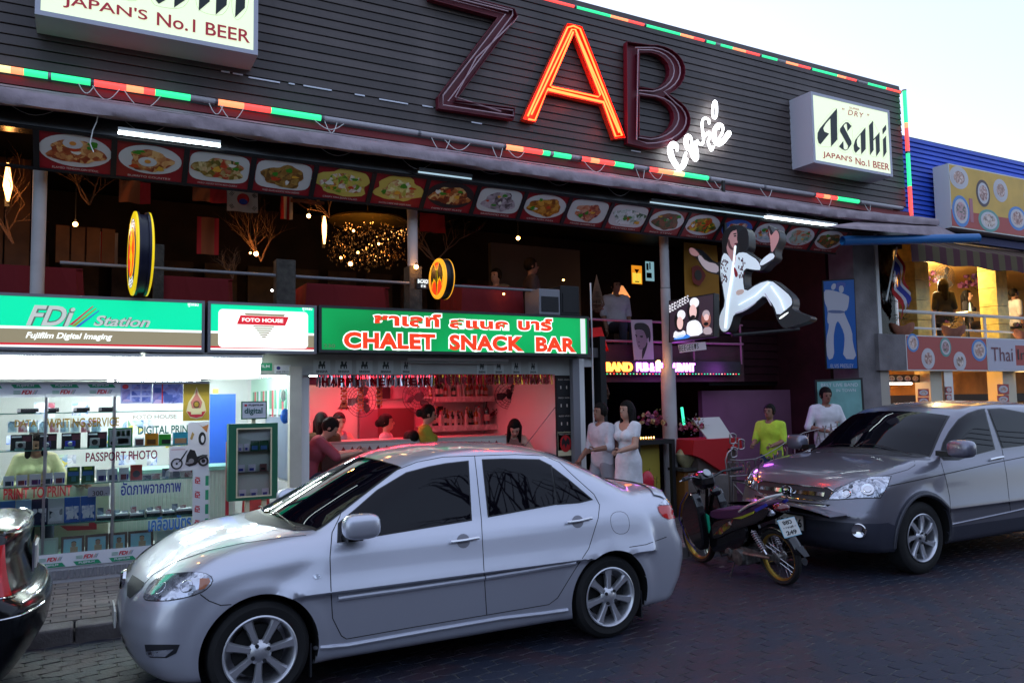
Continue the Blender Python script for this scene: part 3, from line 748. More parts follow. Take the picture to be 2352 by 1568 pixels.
def arc(cx,cy,rx,ry,a0,a1,n=12):return[(cx+rx*math.cos(R(a0+(a1-a0)*i/n)),cy+ry*math.sin(R(a0+(a1-a0)*i/n)))for i in range(n+1)]
for k,(x,y)in enumerate(((1470,450),(1740,450),(1600,640),(1330,760),(1880,830))):  # extra red points added in front of the A to boost its halo
    l=bpy.data.lights.new('neon_halo_light','POINT');l.energy=2.2;l.color=(1,.05,.01);l.shadow_soft_size=.05;o=bpy.data.objects.new('neon_halo_light',l);COL.objects.link(o);nA=bpy.data.objects['channel_letter.001'];o.parent=nA;o.location=wm(nA).inverted()@P(*z2f(x,y),8.57)
ob_=[(1970,287)]+[(2130,310)]+arc(2140,490,232,182,-80,60,10)+arc(2130,830,278,190,-42,92,10)+[(1975,985)]
h1=[(2055,360)]+arc(2105,490,160,132,-80,72,8)+[(2055,600)];h2=[(2055,655)]+arc(2110,805,185,145,-70,80,8)+[(2055,935)]
tb1=[(2025,330)]+arc(2120,490,215,162,-80,62,10)+arc(2115,825,262,165,-44,92,10)+[(2035,965),(2045,340)]
tb2=[(2052,345)]+arc(2108,490,185,145,-80,78,10)+[(2050,625)];tb3=[(2052,645)]+arc(2110,810,215,152,-75,84,10)+[(2050,948)]
chan('channel_letter','unlit maroon channel letter B beside the white cafe neon',ob_,[h1,h2],m_tray,[tb1,tb2,tb3],m_neon_off,.010)
zN=ZF(2080,300,6.031);YN=8.62
cf=thing('cafe_neon','glowing white neon script reading Cafe on the dark cladding','neon sign',(P(1600,330,8.7).x,8.7,P(1600,390,8.7).z))
strokes=[
 [(275,1050),(285,960),(240,900),(180,900),(130,960),(120,1060),(150,1180),(215,1300),(300,1400),(370,1390),(430,1320),(470,1200)],
 [(230,1000),(215,950),(180,965),(180,1060),(230,1220),(310,1330),(370,1310),(410,1200),(450,1080)],
 [(560,900),(540,800),(490,755),(440,790),(430,900),(470,1020),(540,1000),(560,900),(580,1050),(600,1150),(650,1120),(640,1000),(600,900)],
 [(480,760),(470,900),(530,1060),(590,1200),(640,1230),(670,1160),(650,1000),(640,860)],
 [(890,540),(880,470),(820,430),(765,470),(755,580),(770,720),(780,850),(750,930),(690,900),(650,850)],
 [(780,800),(880,700),(900,790),(870,880),(920,1030),(950,1020),(960,960)],
 [(1060,640),(1070,600),(1040,600),(1000,700),(1010,800),(1050,830),(1120,740),(1150,620),(1110,550),(1040,550),(980,640),(965,760),(985,880),(1060,940),(1140,910),(1270,760),(1280,700),(1240,700),(1160,820),(1060,880)],
 [(985,430),(955,380),(960,200),(990,110),(1025,160),(1030,330),(1010,420),(985,430)],
]
for s_ in strokes:
    pts=[P(*zN(*p),YN)for p in s_];sm=[]
    for i in range(len(pts)-1):
        p0,p1,p2,p3=pts[max(i-1,0)],pts[i],pts[i+1],pts[min(i+2,len(pts)-1)]
        for k in range(4):
            t=k/4;sm.append(.5*((2*p1)+(p2-p0)*t+(2*p0-5*p1+4*p2-p3)*t*t+(3*p1-p0-3*p2+p3)*t**3))
    sm.append(pts[-1]);build(MB().tube(sm,.016,8),'neon_stroke',m_neonW,cf,smooth=True)
# --- LED tubes on the cladding edges
LC={'r':E_('led_red',(1.,.07,.06),1.7),'g':E_('led_green',(.04,.95,.33),1.1),'o':E_('led_orange',(1.,.28,.12),1.7),'y':E_('led_yellow',(1.,.8,.35),1.3),'x':M('led_tube_dark',(.42,.40,.42),.4)}
def tube_thing(label,sec,at,group):
    p0,p1=at(sec[0][0]),at(sec[-1][1]);t=thing('led_tube',label,'light tube',tuple((p0+p1)/2),group=group)
    for a,b,c in sec:build(MB().cyl(at(a),at(b),.033,n=12),{'x':'dark_section'}.get(c,'lit_section'),LC[c],t,smooth=True)
    d=(p1-p0).normalized()
    for q in(p0,p1):build(MB().cyl(q-d*.012,q+d*.012,.037,n=12),'end_cap',m_frame,t,smooth=True)
YL=8.62
zl=P(740,272,YL).z
low=lambda u:Vector((P(u,155+u*.163,YL).x,YL,zl))
for i,s in enumerate([[(-330,-150,'r'),(-150,-10,'x')],[(-8,25,'y'),(25,55,'o'),(55,110,'g'),(110,118,'x'),(118,211,'g')],[(213,290,'r'),(290,330,'o'),(330,356,'r'),(356,437,'g'),(437,496,'x')],[(498,560,'o'),(560,622,'r'),(622,670,'g'),(670,739,'g')],[(741,961,'x')],[(963,1157,'x')],
    [(1159,1200,'o'),(1200,1245,'r'),(1245,1262,'g'),(1262,1270,'x'),(1270,1310,'g'),(1310,1331,'x')],[(1333,1355,'r'),(1355,1375,'o'),(1375,1410,'r'),(1410,1453,'g'),(1453,1486,'x')],[(1488,1510,'r'),(1510,1545,'o'),(1545,1570,'y'),(1570,1627,'g')],[(1629,1754,'x')],[(1756,1869,'x')],[(1871,1890,'r'),(1890,1905,'o'),(1905,1922,'r'),(1922,1973,'g')],[(1975,2072,'x')]]):
    tube_thing('%s light tube from the left along the lower edge of the cladding'%ordinal(i),s,low,'light tubes along the lower cladding edge')
zu=P(2065,212,8.74).z
up_=lambda u:Vector((P(u,0+(u-1305)*.2745,8.74).x,8.74,zu))
for i,s in enumerate([[(1120,1318,'r')],[(1320,1400,'g'),(1400,1440,'o'),(1440,1478,'r')],[(1480,1560,'g'),(1560,1590,'o'),(1590,1616,'r')],[(1618,1640,'g'),(1640,1652,'x'),(1652,1680,'g'),(1680,1710,'o'),(1710,1743,'r')],[(1745,1782,'g'),(1782,1802,'x'),(1802,1830,'o'),(1830,1859,'r')],[(1861,1890,'g'),(1890,1920,'g'),(1920,1940,'o'),(1940,1965,'r')],[(1967,1990,'x'),(1990,2032,'g'),(2032,2066,'r')]]):
    tube_thing('%s light tube from the left along the top edge against the sky'%ordinal(i),s,up_,'light tubes along the top cladding edge')
ver=lambda v:Vector((12.64,8.66,P(2068,v,8.66).z))
for i,s in enumerate([[(206,280,'g'),(280,292,'o'),(292,346,'r')],[(348,425,'g'),(425,494,'r')]]):
    tube_thing(['upper','lower'][i]+' vertical light tube on the right end of the cladding',s,ver,'vertical light tubes')
rb=struct(build(MB().box(-8,12.6,8.66,8.74,zl-.10,zl-.035),'red_batten',M('red_batten_paint',(.22,.01,.015),.5),bld))if False else build(MB().box(-8,12.6,8.66,8.74,zl-.12,zl-.04),'red_batten',M('red_batten_paint',(.22,.01,.015),.5),bld)
for k,u in enumerate((180,212,285,480,505,720,745,990,1020,1130,1165,1340,1460,1490,1620,1640,1745,1875,1985)):
    p=low(u)+Vector((0,-.01,-.03));L=.10+.07*(k*7%5)/4;w=.14+.10*(k%3)
    pts=[p+Vector((w*t,-.03*math.sin(t*3),-L*math.sin(math.pi*t)))for t in np.linspace(0,1,10)]
    tag(build(MB().tube(pts,.0045,5),'cable',m_white),'thin white cable looping below the tubes, %s from the left'%ordinal(k),'cable','cables looping below the light tubes')
# --- rolled awning along the whole front
ya0,ya1=8.60,8.22
za0=P(0,186,ya0).z;za1=P(0,232,ya1).z
mb=MB();n=260;xs=np.linspace(-3.2,12.2,n);prof=[(0,.08),(.15,.16),(.40,.38),(.48,.40),(.80,.52),(.97,.62),(1.0,.80),(.99,.98),(.93,1.0),(.5,.9)]
vs_=[]
for i,x in enumerate(xs):
    for j,(a,b)in enumerate(prof):
        w=.007*math.sin(x*2.1+j*.8)+.005*math.sin(x*5.3+j*1.7)+.004*math.sin(x*13+j*2.3)
        endf=max(0,(x-10.2)/2.0)
        vs_.append((x,ya0+(ya1-ya0)*a+w*.6*(0<j)-endf*.35*a,za0+(za1-za0)*b+w*(j>0)-endf*.02))
k=len(prof);mb.add(vs_,[(i*k+j,(i+1)*k+j,(i+1)*k+j+1,i*k+j+1)for i in range(n-1)for j in range(k-1)])
aw=thing('rolled_awning','rolled mauve grey canvas awning under the light tubes','awning',(4.5,8.5,za1))
m_canvas=M('mauve_canvas',(.31,.25,.275),.9,nz=(5,.22),bump=(30,.3))
build(mb,'canvas',m_canvas,aw,smooth=True,angle=60)
tp=[(12.2,8.55,za0-.04),(12.2,7.85,za1-.05),P(2215,546,7.75),P(1900,519,8.0)]
build(MB().prism(tp,(0,0,-.012)),'canvas_tip',m_canvas,aw)
p0,p1=P(1935,553,8.3),P(2246,547,7.6)
bp_=MB();bp_.tube([p0,p1],.075,20,caps=False);bp_.tube([p0,p1],.066,20,caps=False)
tag(build(bp_,'blue_pipe',M('blue_pvc',(.02,.14,.38),.35),smooth=True),'blue plastic pipe with an open end sticking out below the awning','pipe')
for k in range(14):
    x=-1.6+k*.95;p=Vector((x,8.40,za1+.06));L=.06+.03*(k%3)
    pts=[p+Vector((.42*t,0,-L*math.sin(math.pi*t)))for t in np.linspace(0,1,8)]
    tag(build(MB().tube(pts,.004,4),'cord',M('grey_cord',(.25,.24,.22),.7)),'slack grey cord under the awning, %s from the left'%ordinal(k),'cord','cords hanging under the awning')
pts=[P(u,v,8.33)for u,v in((230,240),(222,280),(213,300),(207,330),(215,350))]
tag(build(MB().tube(pts,.005,5),'cable',m_white),'single white cable hanging in front of the first menu board','cable')
# --- tilted menu boards
DB=Vector((0,8.70,4.065));UPV=Vector((0,-.27,.285));UH=UPV.length;UPN=UPV.normalized();OUT=Vector((1,0,0)).cross(UPN)
OUT=OUT if OUT.y<0 else-OUT
mx0,mx1,NB=-.41,10.72,17;bw=(mx1-mx0)/NB
m_mred=M('menu_red',(.30,.012,.018),.35);m_plate=M('plate_white',(.66,.66,.64),.3);m_mcap=M('menu_caption',(.75,.6,.55),.4)
foods=[(('#7a2c14','#a8502a','#c98a50','#e0b070'),'a fried egg over brown noodles','oval','FLAMED TENDERLOIN STEAK'),(('#2e7a1c','#d86a2a','#e9dcc8','#e8eef0'),'a fried egg, tomato and green salad','round','BURRITO COUNTRY'),
 (('#2c4a10','#8a6a20','#d8c890','#b03a18'),'pork and green herbs on an oval plate','sq','FRIED SQUID WITH RED CURRY'),(('#5a3a12','#8a5a22','#b08a40','#6a4a20'),'a brown rice dish on a pale plate','sq','FRIED GLASS NOODLE WITH SHRIMPS'),
 (('#3c7a14','#8aa82c','#d8c860','#a84a20','#e8e0d0'),'a bright green and yellow salad','star','CRISPY FISH BEAN SALAD'),(('#9aa030','#d8d880','#b86a34','#e8e8b0'),'shredded cabbage with grilled meat','star','BACON CHEESE AND CRISPY PORK'),
 (('#2a1208','#8a3a18','#c87a3a','#e0c080'),'a black hot pan of sausages','pan','FAMILY HOT PLATE'),(('#3a3430','#9a8a90','#c8b8c0','#5a4a50'),'a grey pot beside pink rice','sq','SEAFOOD RICE'),(('#6a3208','#b06a14','#d89a3a'),'six orange wedges on a white plate','round','CRISPY PORK PIZZA'),
 (('#8a1420','#c87850','#d8a080','#7a2030'),'small dumplings on a red tray','sq','MIXED BARBECUE'),(('#7a9a80','#c8d8d0','#e8ecec','#4a6a4a'),'a glassy white fish salad','sq','STEAMED FISH'),(('#5a2a14','#8a4a2a','#3a4a1a'),'a dark meat stew','round','BEEF STEW'),
 (('#c8a020','#2a5a20','#d8501a','#e0c030'),'a yellow curry with green garnish','round','YELLOW CURRY'),(('#d8a06a','#e8e0d0','#c05a3a'),'a blue rimmed plate of prawns','blue','FRIED PRAWNS'),(('#2a6a1a','#c8402a','#c8d8d8','#9ab8b8'),'red flowers round green herbs','round','SPICY SALAD'),
 (('#3a7a3a','#b0c8b8','#c86a3a'),'a pale green fish platter','round','GREEN CURRY'),(('#5a3a14','#a0602a','#2a4a14'),'brown beef with herbs','round','BEEF SALAD')]
def BP(i,a,b,o=0.):return DB+Vector((mx0+(i+a)*bw,0,0))+UPN*UH*b+OUT*o
for i,(cols,desc,shape,cap)in enumerate(foods):
    t=thing('menu_board','tilted menu board picturing '+desc+', %s from the left'%ordinal(i),'menu board',BP(i,.5,0),group='tilted menu boards below the awning')
    mb=MB();mb.prism([BP(i,.03,0),BP(i,.97,0),BP(i,.97,1),BP(i,.03,1)],-OUT*.02);build(mb,'panel',m_mred,t)
    c=BP(i,.5,.56,.004);rx,ry=bw*[.47,.44,.46,.45][i%4],UH*[.43,.40,.44,.41][i%4]
    mp={'star':M('gold_plate',(.62,.50,.10),.35),'pan':M('iron_pan',(.03,.02,.02),.4),'blue':M('blue_rim_plate',(.05,.15,.5),.3)}.get(shape,m_plate)
    if shape=='sq':
        pts=[BP(i,.5+.45*math.copysign(abs(math.cos(k*.2618))**.45,math.cos(k*.2618)),.56+.42*math.copysign(abs(math.sin(k*.2618))**.5,math.sin(k*.2618)),.004)for k in range(24)]
        build(MB().prism(pts,OUT*.002),'plate',mp,t)
    else:build(MB().disc(c,OUT,rx,ry,30,hint=UPN,wob=.10 if shape=='star' else 0,seed=i,th=.002),'plate',mp,t)
    fm=photo_mat('food_print_%s'%desc.split()[1],list(cols),9.,0,i*1.3,.35)
    build(MB().disc(BP(i,.5,.53,.0075),OUT,rx*[.78,.66,.84,.74][i%4],ry*[.70,.76,.66,.8][i%4],34,hint=UPN,wob=.10,seed=i+5,th=.001),'food',fm,t)
    rr=random.Random(i)
    for q in range(5):
        a,b=.5+rr.uniform(-.27,.27),.55+rr.uniform(-.22,.24)
        gm=M('garnish_'+'abcd'[q%4],[lin('#3c8a20'),lin('#e8e4d8'),lin('#c8421c'),lin('#e0a838')][q%4],.4)
        build(MB().disc(BP(i,a,b,.0095),OUT,bw*rr.uniform(.03,.075),UH*rr.uniform(.03,.08),14,hint=UPN,wob=.15,seed=i*7+q,th=.001),'garnish',gm,t)
    if i in(0,1):
        build(MB().disc(BP(i,.46,.75 if i==0 else.5,.0115),OUT,bw*.13,UH*.13,20,hint=UPN,th=.001),'egg_white',m_plate,t)
        build(MB().disc(BP(i,.46,.76 if i==0 else.51,.0135),OUT,bw*.045,UH*.055,14,hint=UPN,th=.001),'yolk',M('yolk',(.75,.30,.05),.3),t)
    me=fit(text_mesh(cap),0,bw*.6,0,UH*.055);textured_basis(me,BP(i,.2,.035,.003),(1,0,0),UPN);link('caption',me,m_mcap,t)
    build(MB().prism([BP(i,-.04,-.03,-.01),BP(i,.04,-.03,-.01),BP(i,.04,1.04,-.01),BP(i,-.04,1.04,-.01)],OUT*.025),'divider',m_black,t)
mr=thing('menu_rail','long black rail carrying the tilted menu boards','rail',(5,8.7,4.03))
build(MB().prism([BP(-9,0,-.06,-.012),BP(NB,0,-.06,-.012),BP(NB,0,0,-.012),BP(-9,0,0,-.012)],OUT*.03),'lower_rail',m_black,mr)
build(MB().prism([BP(-9,0,1.0,-.012),BP(NB,0,1.0,-.012),BP(NB,0,1.07,-.012),BP(-9,0,1.07,-.012)],OUT*.03),'upper_rail',m_black,mr)
e_fl=E_('fluorescent_cool',(.80,.95,1.),11.);e_fl2=E_('fluorescent_dim',(.5,.7,.8),.7)
def fluo(label,p,q,mat,r=.016,fix=True,group=None,up=Vector((0,0,1)),w=.06):
    t=thing('fluorescent_lamp',label,'lamp',tuple((p+q)/2),group=group)
    if fix:build(MB().bar(p+up*(r+.022),q+up*(r+.022),w,.03),'fixture',m_black if mat is MATS.get('fluorescent_dim')else m_white,t)
    build(MB().cyl(p,q,r,n=10),'tube',mat,t,smooth=True);return t
for k,(u0,u1,m)in enumerate(((270,505,e_fl),(958,1078,e_fl2),(1490,1620,e_fl2),(1625,1745,e_fl2),(1752,1850,e_fl),(1860,1905,e_fl))):
    p=BP(0,0,1.13,.03);x0,x1=P(u0,300+u0*.13,8.4).x,P(u1,300,8.4).x
    fluo('%s tube lamp from the left above the menu boards'%ordinal(k),Vector((x0,8.36,4.395)),Vector((x1,8.36,4.395)),m,.013 if m is e_fl else.010,True,'tube lamps above the menu boards')
# ================================================================== vehicles
def smooth_line(pts,n=400,d=45):
    p=np.array(pts,float);xs=np.linspace(p[0,0],p[-1,0],n);ys=np.interp(xs,p[:,0],p[:,1])
    k=max(3,n//d)|1;pad=np.pad(ys,k//2,mode='edge');return xs,np.convolve(np.convolve(np.pad(pad,k//2,mode='edge'),np.ones(k)/k,'valid'),np.ones(k)/k,'valid')[:n]
def make_car_sdf(c):
    W2=c['W']/2;L=c['L'];hx,hz=smooth_line(c['top']);cx_,cz_=smooth_line(c['cab']);fz,fx=smooth_line(c['front']);rz_,rx_=smooth_line(c['rear'])
    wz,ww=smooth_line(c['side'],400,7);mid=c['mid']
    def body(X,Y,Z):
        ay=np.abs(Y);q=ay/W2
        pf=np.clip((c.get('ft',.75)-X)/c.get('ft',.75),0,1.3);pr=np.clip((X-(L-c.get('rt',.8)))/c.get('rt',.8),0,1.3)
        w=np.interp(Z,wz,ww)-c.get('fa',.10)*pf**2.2-c.get('ra',.085)*pr**2.2
        for xw in c['wheels']:
            r=np.sqrt((X-xw)**2+(Z-c['wr'])**2);w=w+c.get('flare',.016)*np.exp(-((r-c['ar']-.015)/.055)**2)
        side=ay-w
        top=(Z-np.interp(X-c.get('hc',.06)*q**2,hx,hz)+c.get('crown',.07)*q**2.6)*.93
        fr=np.interp(Z,fz,fx)+c.get('fc',.30)*q**2.6-X
        re=X-(np.interp(Z,rz_,rx_)-c.get('rc',.17)*q**2.8)
        f=smax(top,side,c.get('k1',.12));f=smax(f,fr*.95,c.get('k2',.10));f=smax(f,re*.95,.10);f=smax(f,c['zb']-Z,.06)
        wt=1/(1+np.exp((X-mid)/.18))
        xs=X-wt*c.get('wc',.20)*(ay/.7)**2+(1-wt)*c.get('bc',.14)*(ay/.7)**2
        ct=(Z-np.interp(xs,cx_,cz_)+c.get('rcrown',.05)*(ay/.6)**2.2)*.82
        cs_=(ay-(c['cw']-(Z-c['cz'])*c['tum']))*.93
        cab=smax(ct,cs_,c.get('k3',.10));cab=smax(cab,.6-Z,.02)
        return smin(f,cab,c.get('k4',.035))
    def wells(X,Y,Z):
        r=np.minimum(*[np.sqrt((X-xw)**2+(Z-c['wr'])**2)for xw in c['wheels']])-c['ar']
        return r
    def full(X,Y,Z):return np.maximum(body(X,Y,Z),-np.maximum(wells(X,Y,Z),(W2-.30)-np.abs(Y)))
    return body,wells,full
m_tyre=M('tyre_rubber',(.012,.012,.013),.75,bump=(60,.1));m_chrome=M('chrome',(.75,.75,.77),.08,1.);m_rim=M('alloy',(.62,.63,.67),.33,.75)
m_wellb=M('wheel_well_black',(.004,.004,.004),.9);m_line=M('shut_line',(.006,.006,.007),.6);m_trim=M('black_window_trim',(.008,.008,.009),.35)
m_cglass=M('tinted_car_glass',(.002,.002,.005),.015,spec=.32);m_lens=photo_mat('headlamp_reflector',['#30323a','#b8bcc8','#e8ecf4','#70747e','#d0d4e0'],13,0,1,.12);m_lens.node_tree.nodes['Principled BSDF'].inputs['Metallic'].default_value=.7;m_lens.node_tree.nodes['Principled BSDF'].inputs['Coat Weight'].default_value=1.
m_redl=M('tail_lamp_red',(.25,.004,.006),.08,em=(.5,.006,.01),es=.25,coat=1.);m_plate_w=M('number_plate_white',(.6,.6,.56),.45);m_plastic=M('charcoal_plastic',(.02,.021,.026),.5)
def paint(name,col,met=.65,rough=.42):
    m=M(name,col,rough,met,coat=1.);b=m.node_tree.nodes['Principled BSDF'];t=m.node_tree
    n=t.nodes.new('ShaderNodeTexNoise');n.inputs['Scale'].default_value=1.3;n.inputs['Detail'].default_value=5;tc=t.nodes.new('ShaderNodeTexCoord')
    t.links.new(tc.outputs['Object'],n.inputs['Vector']);r=t.nodes.new('ShaderNodeMapRange');r.inputs[3].default_value=rough-.05;r.inputs[4].default_value=rough+.12
    t.links.new(n.outputs['Fac'],r.inputs[0]);t.links.new(r.outputs[0],b.inputs['Roughness'])
    n2=t.nodes.new('ShaderNodeTexNoise');n2.inputs['Scale'].default_value=14;n2.inputs['Detail'].default_value=8
    t.links.new(tc.outputs['Object'],n2.inputs['Vector']);r2=t.nodes.new('ShaderNodeMapRange');r2.inputs[3].default_value=.02;r2.inputs[4].default_value=.10
    t.links.new(n2.outputs['Fac'],r2.inputs[0]);t.links.new(r2.outputs[0],b.inputs['Coat Roughness']);return m
def wheel(par,x,y,side,Rt,Rr,width,n,sw,mrim,curve=0.,rot=0.,stud=4):
    s=-1 if side<0 else 1
    yo=y;yi=y-s*width
    def yy(d):return y-s*d
    w=build(MB().lathe([(Rr-.005,.012),(Rr+.02,.004),(Rr+.05,0),(Rt-.03,.006),(Rt-.008,.022),(Rt,.05),(Rt,width-.05),(Rt-.01,width-.02),(Rr,width)],(x,y,Rt),(0,-s,0),56,cap=False),'wheel',m_tyre,par,world=False,smooth=True)
    mb=MB();mb.lathe([(Rr,.006),(Rr+.004,.0),(Rr-.004,-.004),(Rr-.016,.008),(Rr-.022,.035),(Rr-.03,width*.9),(0,width*.9)],(x,y,Rt),(0,-s,0),56,cap=False)
    build(mb,'rim',mrim,w,world=False,smooth=True)
    build(MB().lathe([(0,.075),(Rr*.72,.075),(Rr*.72,.10)],(x,y,Rt),(0,-s,0),32,cap=False),'brake_disc',M('dark_brake',(.03,.03,.03),.6,.5),w,world=False)
    for k in range(n):
        a=rot+2*math.pi*k/n;mb=MB();sec=[]
        for r,ww,dep in((.035,sw*.62,.018),(Rr*.35,sw*.48,.012),(Rr*.7,sw*.58,.012),(Rr*.985,sw*.85,.010)):
            aa=a+curve*(r/Rr)**2;d=Vector((math.cos(aa),0,math.sin(aa)));t=Vector((-math.sin(aa),0,math.cos(aa)))
            c=Vector((x,0,Rt))+d*r
            sec.append([c-t*ww*.5+Vector((0,yy(dep+.016),0)),c-t*ww*.30+Vector((0,yy(dep),0)),c+t*ww*.30+Vector((0,yy(dep),0)),c+t*ww*.5+Vector((0,yy(dep+.016),0)),c+t*ww*.4+Vector((0,yy(dep+.045),0)),c-t*ww*.4+Vector((0,yy(dep+.045),0))])
        vs_=[p for q in sec for p in q];fs=[(i*6+j,i*6+(j+1)%6,(i+1)*6+(j+1)%6,(i+1)*6+j)for i in range(3)for j in range(6)]
        mb.add(vs_,fs);build(mb,'spoke',mrim,w,world=False,smooth=True,angle=45)
    build(MB().lathe([(0,-.002),(.028,.0),(.038,.006),(.06,.016),(.072,.03)],(x,y,Rt),(0,-s,0),24),'hub_cap',mrim,w,world=False,smooth=True)
    for k in range(stud):
        a=rot+.3+2*math.pi*k/stud;p=Vector((x+.05*math.cos(a),yy(.002),Rt+.05*math.sin(a)));build(MB().cyl(p,p+Vector((0,s*.012,0)),.012,n=8),'wheel_nut',m_plastic,w,world=False,smooth=True)
    return w
def car_body(root,c,mats,h=.03):
    body,wells,full=make_car_sdf(c)
    V,Q=nets(full,(-.08,-c['W']/2-.04,.08),(c['L']+.08,c['W']/2+.04,c['H']+.04),h,snap=(body,wells))
    me=np_mesh('body',V,Q);cen=V[Q].mean(1);r=np.min([np.hypot(cen[:,0]-xw,cen[:,2]-c['wr'])for xw in c['wheels']],0)
    fb=body(*cen.T);idx=np.where((fb<-h*.35)|(cen[:,2]<c['zb']+.012),1,0)
    for m in mats:me.materials.append(m)
    me.polygons.foreach_set('material_index',idx.astype(np.int32));me.polygons.foreach_set('use_smooth',[True]*len(me.polygons));me.set_sharp_from_angle(angle=R(50))
    o=bpy.data.objects.new('body',me);COL.objects.link(o);o.parent=root;WMX[o.name]=wm(root)
    return o,Skin(V,Q,wm(root))
def S_(poly,f):return[f(*p)for p in poly]
def lamp_dome(skin,poly,step,mats,par,names,off=.004,mirror=True):
    return build(patch(skin,poly,off,step,mirror=mirror),names,mats,par,world=False,smooth=True)
# ---------------------------------------------------------------- silver sedan
SD=dict(L=4.26,W=1.69,H=1.45,zb=.17,wheels=(.87,3.39),wr=.30,ar=.345,mid=2.35,cw=.775,cz=.93,tum=.38,
  top=[(-.3,.58),(.10,.62),(.16,.68),(.24,.75),(.45,.87),(.72,.945),(1.05,.985),(1.5,1.0),(2.4,1.0),(3.2,1.03),(3.7,1.06),(4.1,1.065),(4.22,1.05),(4.5,.95)],
  cab=[(.3,.52),(.92,.93),(1.02,.995),(1.45,1.215),(1.72,1.345),(1.90,1.405),(2.15,1.44),(2.45,1.45),(2.8,1.435),(3.05,1.40),(3.25,1.345),(3.55,1.215),(3.85,1.07),(4.0,.95),(4.1,.2)],
  front=[(0,.30),(.18,.23),(.28,.17),(.40,.135),(.50,.135),(.58,.155),(.66,.17),(.74,.24),(.9,.45)],fc=.22,
  rear=[(0,4.08),(.2,4.17),(.35,4.26),(.50,4.30),(.62,4.29),(.72,4.24),(.9,4.21),(1.02,4.16),(1.1,4.0)],
  side=[(0,.79),(.17,.805),(.30,.822),(.45,.836),(.60,.844),(.72,.842),(.82,.830),(.90,.808),(.97,.775),(1.1,.70)])
SDO=Vector((.10,5.795,0))
sdn=thing('sedan_car','silver four door sedan parked nearest at the kerb, side on','car',SDO)
m_silver=paint('silver_paint',(.58,.60,.68),.6,.33)
sdo,sk=car_body(sdn,SD,[m_silver,m_wellb],.026)
bs_=lambda mb,n,m,par=sdn,**k:build(mb,n,m,par,world=False,**k)
for x in SD['wheels']:
    for s in(-1,1):wheel(sdn,x,s*.832,s,.30,.213,.19,7,.088,m_rim,0,R(9)if x<2 else R(38))
fw=S_([(868,45),(720,62),(600,85),(450,125),(250,245),(105,372),(-15,470),(-20,590),(255,545),(890,440)],z8)
rw=S_([(978,35),(1120,30),(1360,35),(1440,75),(1475,330),(1018,415)],z8);qw=S_([(1455,90),(1560,170),(1715,300),(1640,318),(1492,330)],z8)
def grow(p,d):
    cx=sum(q[0]for q in p)/len(p);cy_=sum(q[1]for q in p)/len(p);return offset_poly(p,d)
for p,n in((fw,'side_window'),(rw,'side_window'),(qw,'quarter_window')):
    bs_(patch(sk,grow(p,3.2),.002,9,mirror=True),'window_seal',m_trim,smooth=True)
    bs_(patch(sk,p,.0045,9,mirror=True),n,m_cglass,smooth=True)
def down(x,y):return sk.along((x,y,3),(0,0,-1))
def plan_poly(x0,y0,x0e,x1,x1e,y1,n=8):
    a=[(x0+(x0e-x0)*(t*t),y0*t)for t in np.linspace(-1,1,n)];b=[(x1+(x1e-x1)*(t*t),y1*t)for t in np.linspace(1,-1,n)];return a+b
ws=plan_poly(1.03,.68,1.235,1.77,1.865,.545);bw_=plan_poly(3.76,.60,3.63,3.24,3.17,.50)
bs_(patch(sk,ws,.0025,.05,cast=down),'windscreen_seal',m_trim,smooth=True);bs_(patch(sk,plan_poly(1.05,.66,1.25,1.755,1.85,.53),.005,.05,cast=down),'windscreen',m_cglass,smooth=True)
bs_(patch(sk,bw_,.0035,.05,cast=down),'rear_window',m_cglass,smooth=True)
# shut lines
def cut(name,pts,f=z8,r=.0032,closed=False,mirror=True,off=-.0005,mat=None,par=sdn,s=sk,step=8):
    return build(ribbon(s,S_(pts,f),off,r,closed=closed,mirror=mirror,step=step),name,mat or m_line,par,world=False)
cut('door_gap',[(918,2),(935,150),(965,440),(985,830),(1002,1095)])
cut('door_gap',[(1400,2),(1500,45),(1600,140),(1740,265),(1780,340),(1770,430),(1705,640),(1600,800),(1490,980),(1430,1025),(1002,1097),(500,1180),(36,1262),(0,1240),(-60,1120),(-70,960),(-78,700),(-64,530),(-10,420)])
cut('roof_gap',[(-10,420),(0,380),(150,250),(330,120),(520,45),(700,10),(918,2),(1200,-8),(1400,2)])
cut('hood_gap',[(1000,878),(1060,815),(1210,730),(1450,650),(1700,598),(1990,560),(2110,548)],z7)
cut('bumper_gap',[(1380,955),(1440,1000),(1520,1030),(1640,1022)],z7);cut('bumper_gap',[(1985,630),(2100,612),(2240,560)],z8)
cut('fuel_flap',chaikin([(1845,390),(1975,382),(1992,535),(1870,542)],2),z8,closed=True,mirror=False,r=.002)
for a,b,c_,d in((-26,982,982,838),(988,838,1612,732)):
    mb=ribbon(sk,S_([(a,b),((a+c_)/2,(b+d)/2+2),(c_,d)],z8),.004,.019,mirror=True,step=14,n=10)
    bs_(mb,'side_moulding',m_silver,smooth=True)
bs_(ribbon(sk,S_([(-180,1325),(40,1305),(600,1205),(1100,1120),(1400,1085),(1560,1062)],z8),.002,.014,mirror=True,step=14,n=8),'sill_strip',m_silver,smooth=True)
